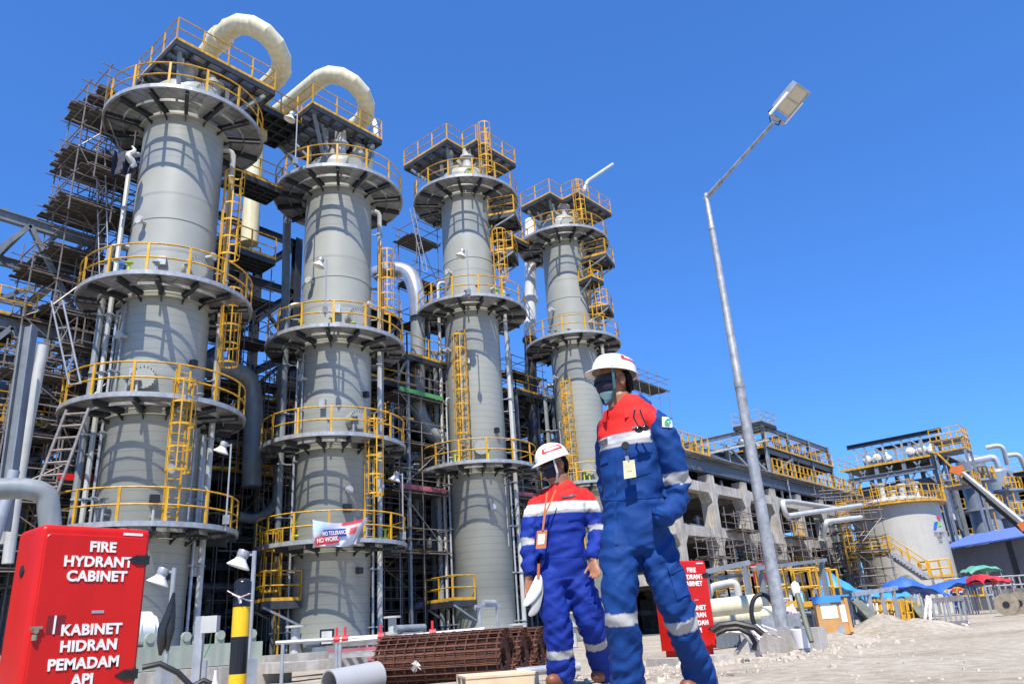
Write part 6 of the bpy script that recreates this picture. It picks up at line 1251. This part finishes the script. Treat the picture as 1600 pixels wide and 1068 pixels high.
def head_forms(mb, c, B, s=1.0):
    t = MB(); ball(t, (0, -.012, .03), (.074, .094, .095), 24); ball(t, (0, .012, -.02), (.064, .076, .08), 20); ball(t, (0, .03, -.075), (.046, .052, .036), 16)
    ball(t, (0, .092, -.022), (.013, .018, .02), 10); ball(t, (0, .085, -.005), (.010, .014, .03), 10); ball(t, (0, .078, -.062), (.024, .012, .009), 10); ball(t, (0, .074, .012), (.05, .014, .008), 10)
    for s_ in (-1, 1): ball(t, (s_*.076, -.012, -.012), (.010, .02, .033), 10); ball(t, (s_*.083, -.022, -.004), (.007, .012, .024), 8); ball(t, (s_*.032, .077, -.002), (.013, .008, .007), 8)
    t.v = place(t.v, c, B, s); mb.add(t.v, t.f, True)
def helmet_pt(a, t, g=0.0):
    """helmet dome: a = angle from the front towards the wearer's left, t = 0 rim .. 1 crown"""
    e = t*pi/2; k = cos(e)**.85
    return V3((-(.117+g)*sin(a)*k, (.138+g)*cos(a)*k-.006, (.118+g)*sin(e)**.92))
def helmet(par, c, B, lab, label_angles, s=1.0, txt='PERTAMINA', tilt=0):
    H = bpy.data.objects.new('helmet', None); bpy.data.objects.remove(H)
    mb = MB(); n = 48; m = 14; vs = []
    for j in range(m+1):
        for i in range(n):
            a = 2*pi*i/n; p = helmet_pt(a, min(.999, j/m)); 
            if j > 3: p.z += .006*max(0, 1-abs(p.x)/.022)*min(1, (j-3)/4)
            vs.append(p)
    mb.add(vs, [(j*n+i, j*n+(i+1) % n, (j+1)*n+(i+1) % n, (j+1)*n+i) for j in range(m) for i in range(n)], True)
    # brim with a longer peak in front
    rim = []
    for i in range(n):
        a = 2*pi*i/n; f = max(0, cos(a))**2; p = helmet_pt(a, 0); o = V3((p.x, p.y, 0)).normalized(); rim.append((p, p+o*(.010+.034*f)+V3((0, 0, -.008-.010*f))))
    vs = [q for q, _ in rim]+[q for _, q in rim]+[q-V3((0, 0, .004)) for _, q in rim]+[q*.985-V3((0, 0, .004)) for q, _ in rim]
    mb.add(vs, [(k*n+i, k*n+(i+1) % n, (k+1)*n+(i+1) % n, (k+1)*n+i)[::-1] for k in range(3) for i in range(n)], True)
    mb.v = place(mb.v, c, B, s); ob = mb.build('helmet', 'helmet', par)
    a0, a1, t0, t1 = label_angles; mb = MB(); nn = 16; vs = [helmet_pt(a0+(a1-a0)*i/nn, t0+(t1-t0)*j/4, .0025) for j in range(5) for i in range(nn+1)]; W = nn+1
    mb.add(vs, [(j*W+i, j*W+i+1, (j+1)*W+i+1, (j+1)*W+i) for j in range(4) for i in range(nn)], True); mb.v = place(mb.v, c, B, s); st = mb.build('red_sticker', 'hred', ob)
    me = text_mesh(txt, 1.0, .04, 0.0); xs = [v.co.x for v in me.vertices]; ys = [v.co.y for v in me.vertices]; x0, x1, y0, y1 = min(xs), max(xs), min(ys), max(ys)
    r_, f_, u_ = B
    for v in me.vertices:
        u = .12+.76*(v.co.x-x0)/(x1-x0); w_ = .25+.5*(v.co.y-y0)/(y1-y0); p = helmet_pt(a0+(a1-a0)*u, t0+(t1-t0)*w_, .004); v.co = V3(c)+(r_*p.x+f_*p.y+u_*p.z)*s
    me.materials.clear(); me.materials.append(M['letter']); o = bpy.data.objects.new('lettering', me); S.collection.objects.link(o); o.parent = st
    return ob
def shell_patch(mb, c, B, rr, a0, a1, e0, e1, off, cy=.012, cz=-.02, n=14, m=8):
    """curved sheet over an ellipsoid of the face: a = angle from the front to the left, e = elevation"""
    vs = [V3((-rr[0]*sin(a0+(a1-a0)*i/n)*cos(e0+(e1-e0)*j/m), cy+rr[1]*cos(a0+(a1-a0)*i/n)*cos(e0+(e1-e0)*j/m), cz+rr[2]*sin(e0+(e1-e0)*j/m))) for j in range(m+1) for i in range(n+1)]
    q = [V3((p.x*(1-off), cy+(p.y-cy)*(1-off), p.z)) for p in vs]; W = n+1; k = len(vs)
    f = [(j*W+i, j*W+i+1, (j+1)*W+i+1, (j+1)*W+i) for j in range(m) for i in range(n)]
    t = MB(); t.add(vs+q, f+[tuple(x+k for x in g[::-1]) for g in f], True); mb.add(place(t.v, c, B), t.f, True)
def fold(p, k): return 1-abs(noise.noise(p))*2 if k else noise.noise(p)
def person(label, px, D, J, cfg):
    base = atD(*px, D); gzv = cfg.get('gz', gz(base.x, base.y))
    t = thing('person', label, 'person', (base.x, base.y, gzv), rz=-radians(50)+cfg.get('rz', 0)); Rz = Matrix.Rotation(radians(50), 3, 'Z')
    def L(x, y, dy=0.0): return Rz @ (atD(x, y, D+dy)-V3((base.x, base.y, gzv))) if not cfg.get('local') else V3((x, dy, y))
    cy, sy = cos(cfg['yaw']), sin(cfg['yaw']); wr = V3((cy, -sy, 0)); fr = V3((-sy, -cy, 0))     # torso right-in-view and facing directions
    vox = cfg.get('vox', .009); cl = MB()
    tor = [(L(*s_[0]), s_[1], s_[2], wr) for s_ in J['torso']]; loft(cl, [(tor[0][0]-V3((0, 0, .03)), tor[0][1]*.6, tor[0][2]*.6, wr)]+tor+[(tor[-1][0]+V3((0, 0, .02)), tor[-1][1]*.55, tor[-1][2]*.6, wr)], 28)
    arms = []; legs = []
    for A in J['arms']: arms.append(limb(cl, [L(*p) for p in A['p']], A['r'], 5, .95, wr))
    for A in J['legs']: legs.append(limb(cl, [L(*p) for p in A['p']], A['r'], 6, 1.05, wr))
    co = remeshed(cl, 'coverall', 'cloth', t, vox, 8)
    me = co.data; N = len(me.vertices); P = np.empty(N*3); me.vertices.foreach_get('co', P); P = P.reshape(-1, 3); Nn = np.empty(N*3); me.vertices.foreach_get('normal', Nn); Nn = Nn.reshape(-1, 3)
    def near(path):
        A = np.array([tuple(p) for p in path[0]]); best = np.full(N, 9.); tt = np.zeros(N); seg = 0.
        for i in range(len(A)-1):
            d = A[i+1]-A[i]; l = np.linalg.norm(d); u = np.clip(((P-A[i])@d)/(l*l), 0, 1); q = A[i]+u[:, None]*d; ds = np.linalg.norm(P-q, axis=1)-(np.array(path[1][i])*(1-u)+np.array(path[1][i+1])*u); k = ds < best; best[k] = ds[k]; tt[k] = seg+u[k]*l; seg += l
        return best, tt, seg
    am = [near(a) for a in arms]; lm = [near(a) for a in legs]
    T0 = np.array([tuple(s_[0]) for s_ in tor]); tz = T0[:, 2]; order = np.argsort(tz)
    thw = np.interp(P[:, 2], tz[order], np.array([s_[1] for s_ in tor])[order]); tcx = np.stack([np.interp(P[:, 2], tz[order], T0[order, k]) for k in (0, 1)], 1)
    lat = np.abs((P[:, :2]-tcx)@np.array([wr.x, wr.y]))
    intorso = (P[:, 2] > tz.min())&(lat < thw*1.02)
    # folds
    amp = np.zeros(N); disp = np.zeros(N); sd0 = cfg.get('seed', 0)*7.3
    for i in range(N):
        x, y, z = P[i]; a = .5*noise.noise(V3((x*5+sd0, y*5, z*4)))
        if intorso[i]: f = fold(V3((x*4+z*5+sd0, y*6, z*13-x*5)), 1); k = .009+.006*max(0, 1-abs(z-(tz.min()+.22))/.15)
        else: f = fold(V3((x*5+z*4+sd0, y*6+3, z*9+x*7)), 1)*.7+.3*fold(V3((x*11-z*5+sd0, y*9+3, z*15-x*9)), 1); k = .019
        disp[i] = k*(f-.45)+.004*a+.0035*noise.noise(V3((x*16, y*16, z*24+sd0)))
    for (bd, tt, ln), A in list(zip(am, J['arms']))+list(zip(lm, J['legs'])):
        inside = (bd < .03)&~intorso
        for c_ in A.get('bunch', []): disp += np.where(inside, .0055*np.exp(-((tt/ln-c_)/.11)**2)*np.sin(tt*75+P[:, 0]*34+P[:, 1]*28), 0)
    sc_ = cfg.get('fold', 1.0); me.vertices.foreach_set('co', (P+Nn*disp[:, None]*sc_).ravel()); me.update()
    # colour blocks of the coverall
    col = np.tile(np.array(cfg['blue']), (N, 1)); z = P[:, 2]; zw = cfg['bands'](L); w0, w1, w2 = zw       # red above w0, white w0..w1, silver w1..w2
    jit = .0
    def band(mask, c): col[mask] = c
    yoke = intorso if not cfg.get('sleeveyoke') else (intorso | (np.minimum(am[0][0], am[1][0]) < .05))
    shoulder = np.zeros(N, bool)
    for bd, tt, ln in am: shoulder |= (bd < .012)&(tt > .05)&(lat > thw*.80)
    if not cfg.get('sleeveyoke'): yoke = yoke&~shoulder
    band(yoke&(z > w0), RED); band(yoke&(z <= w0)&(z > w1), WHT); band(yoke&(z <= w1)&(z > w2), SIL)
    for (bd, tt, ln), A in list(zip(am, J['arms']))+list(zip(lm, J['legs'])):
        for (b0, b1) in A.get('tape', []): band((bd < .04)&(tt/ln > b0)&(tt/ln < b1)&~intorso, SIL)
    ca = me.color_attributes.new('cloth', 'FLOAT_COLOR', 'POINT'); ca.data.foreach_set('color', np.concatenate([col, np.ones((N, 1))], 1).ravel().astype(np.float32))
    # continuous body: head, neck, trunk, limbs, hands
    bd_ = MB(); hc = L(*J['head']); B = basis(cfg['face'], cfg.get('hup', (0, 0, 1))); hs = cfg.get('hs', 1.0); head_forms(bd_, hc, B, hs); nk = L(*J['neck'])
    limb(bd_, [nk-V3((0, 0, .12)), nk, hc-B[2]*.07*hs-B[1]*.015], [.082, .070, .062], 4, 1, wr)
    loft(bd_, [(s_[0], s_[1]*.72, s_[2]*.72, wr) for s_ in tor], 20)
    for A, (q, R) in list(zip(J['arms'], arms))+list(zip(J['legs'], legs)):
        limb(bd_, q[::4]+[q[-1]], [r_*.55 for r_ in R[::4]]+[R[-1]*.55], 1, 1, wr)
        if 'hand' in A: h = A['hand']; limb(bd_, [q[-2], q[-1]+(V3(h[0]).normalized())*.03], [.03, .027], 2, 1, wr); hand(bd_, q[-1]+V3(h[0]).normalized()*.03, h[0], h[1], cfg.get('hands', 1.0), h[2], h[3])
    remeshed(bd_, 'body', 'skin', t, cfg.get('bvox', .0058), 3)
    # boots
    for A in J['legs']:
        if 'boot' in A:
            a = L(*A['p'][-1]); d = V3(A['boot']).normalized(); mb = MB(); f = V3((a.x, a.y, .045))
            limb(mb, [V3((a.x, a.y, a.z+.02)), V3((a.x, a.y, max(.09, a.z-.06)))-d*.01, f-d*.03, f+d*.06, f+d*.15], [.055, .055, .052, .05, .042], 4, .9, d.cross(V3((0, 0, 1)))); remeshed(mb, 'boot', 'boot', t, .01, 4)
    # collar
    if cfg.get('collar', 1):
        mb = MB(); n = 26; c0 = nk-V3((0, 0, .035)); vs = []
        for k, (rr, zz) in enumerate(((.082, -.012), (.078, .03), (.088, .028), (.102, -.02))):
            for i in range(n+1): a = .5+(2*pi-1.0)*i/n; d = fr*cos(a)+wr*sin(a); vs.append(c0+d*rr*(1.0+.12*cos(a))+V3((0, 0, zz-.028*cos(a)-(.02*max(0, cos(a)) if k == 3 else 0))))
        W = n+1; mb.add(vs, [(k*W+i, k*W+i+1, (k+1)*W+i+1, (k+1)*W+i) for k in range(3) for i in range(n)], True); o = mb.build('collar', 'clothred', co)
    bm_ = BVHTree.FromPolygons([tuple(v.co) for v in me.vertices], [tuple(p.vertices) for p in me.polygons])
    def decal(name, quad, m, off=.004, nu=8, nv=8, par=None, lift=0):
        """thin stitched-on piece following the cloth"""
        o_ = Rz @ (CAM-V3((base.x, base.y, gzv))); a, b, c, d = [V3((*q, 0)) for q in quad]; vs = []
        for j in range(nv+1):
            for i in range(nu+1):
                s_, r_ = i/nu, j/nv; p = (a*(1-s_)+b*s_)*(1-r_)+(d*(1-s_)+c*s_)*r_; dr = (Rz @ _ray(p.x, p.y)).normalized(); hit = bm_.ray_cast(o_, dr)
                if hit[0] is None: hit = bm_.find_nearest(o_+dr*(D*1.02))
                vs.append(hit[0]+hit[1]*off-dr*lift)
        W = nu+1; k = len(vs); vs += [v-(v-o_).normalized()*-.006 for v in vs]
        f = [(j*W+i, (j+1)*W+i, (j+1)*W+i+1, j*W+i+1) for j in range(nv) for i in range(nu)]; edge = [i for i in range(W)]+[j*W+nu for j in range(1, nv+1)]+[nv*W+i for i in range(nu-1, -1, -1)]+[j*W for j in range(nv-1, 0, -1)]
        f += [tuple(x+k for x in g[::-1]) for g in f]+[(edge[i], edge[(i+1) % len(edge)], edge[(i+1) % len(edge)]+k, edge[i]+k) for i in range(len(edge))]
        mb = MB(); mb.add(vs, f, False); return mb.build(name, m, par or co)
    return t, co, hc, B, L, decal
M['clothred'] = mat('red_cloth', RED, .75, 0, .1, 8, spec=.25); M['cb1'] = mat('blue_cloth_flap', BLUE1, .75, 0, .1, 8, spec=.25); M['cb2'] = mat('violet_blue_cloth_flap', BLUE2, .75, 0, .1, 8, spec=.25)
def face_gear(t, hc, B, mask, straps, goggles=True, under=None, s=1.0):
    mb = MB(); shell_patch(mb, hc, B, (.074, .094, .085), -1.35, 1.35, -.95, .10, .04); o = mb.build('face_mask', mask, t)
    if under: mb = MB(); shell_patch(mb, hc, B, (.070, .090, .098), -1.2, 1.2, -1.25, -.3, .04); mb.build('inner_mask', under, o)
    mb = MB(); shell_patch(mb, hc, B, (.086, .103, .095), -1.45, 1.45, .03, .48, .05, cz=-.012); mb.build('goggles', 'goggle', t) if goggles else None
    r, f, u = B
    for s_ in (-1, 1):
        mb = MB(); q = [hc+r*(s_*p[0])+f*p[1]+u*p[2] for p in ((.098, .045, .062), (.094, .048, .0), (.083, .045, -.06), (.05, .05, -.115), (0, .055, -.122))]
        for a, b in zip(q, q[1:]): mb.bar(a, b, .016, .004, up=r*s_)
        mb.build('chin_strap', straps, t)
    mb = MB(); tt = MB(); ball(tt, (0, -.018, .0), (.081, .094, .10), 24); tt.v = [(x*.985, min(y, .05 if z > .035 else -.036-.35*max(0, -z)), max(z, -.078)) for x, y, z in tt.v]; mb.add(place(tt.v, hc, B), tt.f, True); mb.build('hair', 'hair', t)
# ---- nearer worker
J1 = dict(
  torso=[((992, 858, 0), .150, .115), ((992, 825, 0), .172, .125), ((990, 785, 0), .165, .120), ((988, 750, 0), .170, .122), ((987, 712, 0), .176, .122), ((985, 680, 0), .182, .112), ((984, 655, 0), .172, .100), ((982, 637, 0), .125, .088), ((978, 624, .01), .080, .070)],
  arms=[dict(p=[(1016, 655, -.08), (1037, 676, -.10), (1053, 724, -.08), (1060, 772, -.06), (1046, 800, -.14), (1030, 806, -.17)], r=[.060, .065, .062, .058, .055, .052], bunch=[.62, .8], tape=[(.50, .60)]),
        dict(p=[(952, 665, .10), (948, 705, .18), (952, 765, .26), (962, 815, .20)], r=[.060, .064, .058, .050], bunch=[.5])],
  legs=[dict(p=[(970, 835, 0), (968, 890, -.04), (970, 950, -.06), (977, 1010, -.02), (982, 1072, .02), (984, 1098, .03)], r=[.105, .097, .081, .079, .077, .073], bunch=[.12, .85], tape=[(.475, .535)], boot=(-.75, -.6, 0)),
        dict(p=[(1017, 838, .02), (1036, 890, .0), (1056, 945, .0), (1078, 1008, .08), (1096, 1062, .16), (1104, 1088, .20)], r=[.106, .098, .086, .079, .072, .066], bunch=[.15, .5, .85], tape=[(.485, .55)], boot=(-.6, -.5, 0))],
  head=(959, 597, -.02), neck=(970, 634, 0))
t1, co1, hc, B, L1, dec = person('taller worker in blue and red coverall, white helmet and navy mask, striding in front', (1040, 1085), 4.1, J1,
  dict(yaw=radians(30), blue=BLUE1, face=(-.93, -.34, -.03), seed=1, bands=lambda L: (L(975, 677, -.1).z, L(975, 688, -.1).z, L(975, 695, -.1).z), hs=.98))
face_gear(t1, hc, B, 'mask1', 'strap', True, 'mask2'); Bh = basis((-.93, -.34, .10), (0, 0, 1)); helmet(t1, hc+Bh[2]*.052+Bh[1]*.002, Bh, '', (radians(88), radians(176), .28, .50), .93)
mb = MB(); p = hc-B[1]*.108-B[2]*.028; ball(mb, p-B[0]*.01, (.012, .022, .022), 12); mb.build('helmet_knob', 'black', t1)
dec('chest_pocket_flap', ((984, 704), (1016, 694), (1018, 706), (985, 715)), 'cb1', .006); dec('chest_pocket', ((986, 716), (1017, 707), (1017, 738), (987, 746)), 'cb1', .003)
dec('chest_pocket_flap', ((938, 716), (950, 712), (951, 722), (939, 727)), 'cb1', .006)
dec('zip_placket', ((958, 705), (962, 704), (966, 850), (961, 850)), 'cb1', .004, 2, 16)
dec('waist_seam', ((936, 777), (1042, 770), (1042, 776), (936, 783)), 'cb1', .003, 16, 2)
dec('cargo_pocket', ((1044, 893), (1066, 886), (1076, 928), (1058, 936)), 'cb1', .006); dec('cargo_flap', ((1042, 884), (1066, 876), (1069, 889), (1046, 897)), 'cb1', .010)
dec('hip_pocket_edge', ((1020, 790), (1048, 800), (1046, 808), (1018, 800)), 'cb1', .006)
pt = dec('sleeve_patch', ((1034, 652), (1047, 653), (1050, 668), (1035, 667)), 'patch', .006, 6, 6)
for k in range(10):
    a = 2*pi*k/10; c = (1042.2+4.2*cos(a), 660.3+4.4*sin(a)); a2 = 2*pi*(k+1)/10; c2 = (1042.2+4.2*cos(a2), 660.3+4.4*sin(a2)); q = lambda p, f: (1042.2+(p[0]-1042.2)*f, 660.3+(p[1]-660.3)*f)
    if k == 0: ringq = []
    ringq.append((c, c2, q(c2, .65), q(c, .65)))
for g in ringq[::1]: dec('gear_segment', g, 'pgreen', .012, 1, 1, pt)
dec('patch_centre', ((1040.8, 659), (1043.6, 659), (1043.6, 661.6), (1040.8, 661.6)), 'pgreen', .012, 1, 1, pt)
nmt = dec('name_tape', ((937, 690), (950, 684), (950, 692), (938, 697)), 'ink', .006, 4, 3)
dec('company_tape', ((988, 668), (1000, 664), (1000, 667), (988, 671)), 'ink', .006, 4, 2)
# badge, clip reel and hanging goggles: things carried by the worker
q = t1.location + Matrix.Rotation(-radians(50), 3, 'Z') @ L1(977, 702, -.17); 
def worn(name, label, cat, px, D, quad, m, th=.006): 
    c = atD(*px, D); t = thing(name, label, cat, c); mb = MB(); P = [atD(x, y, D)-c for x, y in quad]; n = -VF*th
    mb.add(P+[p+n for p in P], [(0, 1, 2, 3), (7, 6, 5, 4), (0, 4, 5, 1), (1, 5, 6, 2), (2, 6, 7, 3), (3, 7, 4, 0)]); mb.build('card', m, t); return t, c
Dw = 3.91
tb, c = worn('id_badge', 'pale yellow-green identity card on a reel clipped to the taller worker chest', 'badge', (984, 733), Dw, ((973, 720), (991, 718), (994, 745), (975, 748)), 'badgec')
mb = MB(); r0 = atD(977, 696, Dw+.02)-c; mb.tube(r0+VF*.012, r0-VF*.012, .02, 16); mb.build('reel', 'black', tb); mb = MB(); mb.tube(r0, atD(981, 719, Dw)-c, .0035, 6); mb.build('cord', 'black', tb); mb = MB(); mb.bar(atD(979, 712, Dw-.003)-c, atD(981, 721, Dw-.003)-c, .018, .006); mb.build('clip', 'galv', tb)
mb = MB(); P = [atD(x, y, Dw-.008)-c for x, y in ((979, 726), (987, 725), (988, 735), (980, 736))]; mb.add(P, [(3, 2, 1, 0)]); mb.add([p+VF*.002 for p in P], [(0, 1, 2, 3)]); mb.build('photo_square', 'pine', tb)
gl = thing('safety_glasses', 'dark safety glasses hooked on the taller worker chest', 'glasses', atD(997, 668, Dw-.02)); c = gl.location
for k, pts in enumerate((((992, 640), (990, 652), (997, 664), (1006, 668)), ((1000, 640), (1004, 652), (1010, 662)))): mb = MB(); mb.pipe([atD(x, y, Dw-.03)-c for x, y in pts], .005, 6); mb.build('temple', 'black', gl)
for k, (x, y) in enumerate(((998, 671), (1008, 668))): mb = MB(); ball(mb, (0, 0, 0), (.022, .008, .016), 12); mb.xform(Matrix.Translation(atD(x, y, Dw-.02)-c) @ Matrix.Rotation(-radians(50), 4, 'Z')); mb.build('lens', 'goggle', gl)
# ---- second worker
J2 = dict(
  torso=[((880, 905, 0), .150, .12), ((880, 882, 0), .165, .125), ((878, 855, 0), .160, .125), ((877, 825, 0), .170, .130), ((878, 798, 0), .176, .125), ((878, 778, 0), .170, .105), ((878, 764, 0), .130, .085), ((877, 754, 0), .075, .065)],
  arms=[dict(p=[(849, 779, .02), (836, 800, .02), (828, 838, -.02), (828, 868, -.05), (827, 896, -.08)], r=[.064, .070, .066, .062, .050], bunch=[.5, .8], tape=[(.58, .67)], hand=((-.05, -.12, -1), (.3, -1, .1), .30, 1)),
        dict(p=[(905, 772, .02), (920, 790, .02), (932, 822, .03), (932, 848, -.03), (924, 868, -.12)], r=[.064, .070, .066, .060, .050], bunch=[.5], tape=[(.50, .59)], hand=((.12, -.35, -1), (-.6, -1, .2), .42, -1))],
  legs=[dict(p=[(864, 895, 0), (862, 930, -.03), (870, 972, -.04), (874, 1020, .0), (878, 1058, .03)], r=[.112, .106, .096, .095, .092], bunch=[.2, .5, .92], tape=[(.72, .80)], boot=(-.5, -.8, 0)),
        dict(p=[(897, 893, .02), (910, 930, .0), (924, 968, .0), (934, 1010, .12), (946, 1050, .25)], r=[.112, .106, .096, .090, .084], bunch=[.2, .5], tape=[(.58, .66)], boot=(-.5, -.8, 0))],
  head=(866, 727, -.03), neck=(875, 757, 0))
t2_, co2, hc2, B2, L2, dec2 = person('shorter worker in violet-blue coverall and white helmet looking down, behind the taller one', (890, 1078), 5.55, J2,
  dict(yaw=radians(14), blue=BLUE2, face=(-.86, -.44, -.28), seed=4, sleeveyoke=True, bands=lambda L: (L(875, 783, -.1).z, L(875, 796, -.1).z, L(875, 801, -.1).z), hs=1.0, vox=.010))
face_gear(t2_, hc2, B2, 'mask1', 'strapw', True); Bh = basis((-.84, -.42, -.30), (0, 0, 1)); helmet(t2_, hc2+Bh[2]*.052+Bh[1]*.004, Bh, '', (radians(35), radians(118), .24, .48), .94)
dec2('chest_pocket_flap', ((888, 806), (908, 803), (908, 810), (888, 813)), 'cb2', .006); dec2('chest_pocket_flap', ((843, 812), (856, 812), (856, 818), (843, 818)), 'cb2', .006)
dec2('waist_seam', ((838, 869), (922, 864), (922, 868), (838, 873)), 'cb2', .003, 14, 2); dec2('cargo_flap', ((918, 932), (936, 930), (938, 940), (920, 943)), 'cb2', .009); dec2('cargo_pocket', ((919, 943), (937, 941), (940, 962), (924, 964)), 'cb2', .005)
dec2('company_tape', ((878, 775), (900, 772), (900, 775), (878, 778)), 'ink', .005, 4, 2); dec2('knee_patch', ((893, 1028), (900, 1030), (902, 1038), (892, 1036)), 'cb2', .005)
Dw = 5.37
tb, c = worn('id_badge', 'orange-brown identity card hanging on a neck lanyard of the shorter worker', 'badge', (846, 842), Dw, ((839, 829), (855, 827), (853, 856), (837, 857)), 'badgeo')
for pts in (((868, 765), (862, 780), (852, 802), (848, 828)), ((855, 768), (852, 790), (848, 828))): mb = MB(); P = [atD(x, y, Dw-.01)-c for x, y in pts]; [mb.bar(a, b, .012, .003, up=VF) for a, b in zip(P, P[1:])]; mb.build('lanyard', 'badgeo', tb)
mb = MB(); P = [atD(x, y, Dw-.008)-c for x, y in ((841, 834), (852, 833), (850, 849), (840, 850))]; mb.add(P, [(3, 2, 1, 0)]); mb.add([p+VF*.002 for p in P], [(0, 1, 2, 3)]); mb.build('card_window', 'patch', tb)
tg = thing('work_gloves', 'pale work gloves hanging from an orange clip at the shorter worker hip', 'gloves', atD(840, 900, 5.38)); c = tg.location
mb = MB(); limb(mb, [atD(x, y, 5.38)-c for x, y in ((842, 900), (838, 918), (830, 932), (821, 944))], [.02, .038, .034, .016], 4, .35, VL); mb.build('glove', 'patch', tg)
mb = MB(); limb(mb, [atD(x, y, 5.40)-c for x, y in ((843, 902), (842, 925), (836, 950), (828, 960))], [.018, .03, .03, .014], 4, .35, VL); mb.build('glove', 'silver', tg)
mb = MB(); mb.tube(atD(842, 880, 5.37)-c, atD(841, 902, 5.37)-c, .01, 8); mb.build('clip', 'orange', tg)
# ---- far workers under the blue sheet
def local_worker(px, D, label, face, seed, s=1.0, lean=0):
    J = dict(torso=[((0, .86, 0), .15, .12), ((0, .98, 0), .165, .12), ((0, 1.12, -lean*.1), .16, .115), ((0, 1.3, -lean*.2), .185, .12), ((0, 1.42, -lean*.28), .18, .1), ((0, 1.49, -lean*.3), .08, .07)],
      arms=[dict(p=[(-.17, 1.4, -lean*.28), (-.25, 1.2, -lean*.25), (-.24, .98, -lean*.4-.05)], r=[.06, .058, .048], tape=[(.6, .7)], hand=((0, -.2, -1), (.4, -1, 0), .3, 1)), dict(p=[(.17, 1.4, -lean*.28), (.25, 1.2, -lean*.25), (.2, 1.0, -lean*.4-.08)], r=[.06, .058, .048], tape=[(.6, .7)], hand=((-.1, -.3, -1), (-.4, -1, 0), .3, -1))],
      legs=[dict(p=[(-.09, .9, 0), (-.1, .5, -.02), (-.11, .1, .02)], r=[.11, .088, .08], tape=[(.55, .62)], boot=(-.2, -1, 0)), dict(p=[(.09, .9, 0), (.1, .5, 0), (.12, .1, .05)], r=[.11, .088, .08], tape=[(.55, .62)], boot=(.2, -1, 0))], head=(0, 1.63, -lean*.35), neck=(0, 1.5, -lean*.3))
    b_ = atD(*px, D)
    t, co, hc, B, L, d = person(label, px, D, J, dict(local=True, yaw=.1, blue=BLUE1, face=face, seed=seed, vox=.022, bvox=.012, bands=lambda L: (1.33, 1.27, 1.24), collar=0, gz=0.0, fold=1.0))
    helmet(t, hc+B[2]*.05, B, '', (radians(40), radians(110), .3, .5), 1.0); return t
local_worker((1511, 960), 60, 'far worker in blue coverall with red shoulders standing under the deep blue sheet', (.3, .9, 0), 2)
local_worker((1497, 958), 60, 'far stooping worker in blue coverall left of the standing far worker', (-.8, .4, -.2), 3, lean=.9)
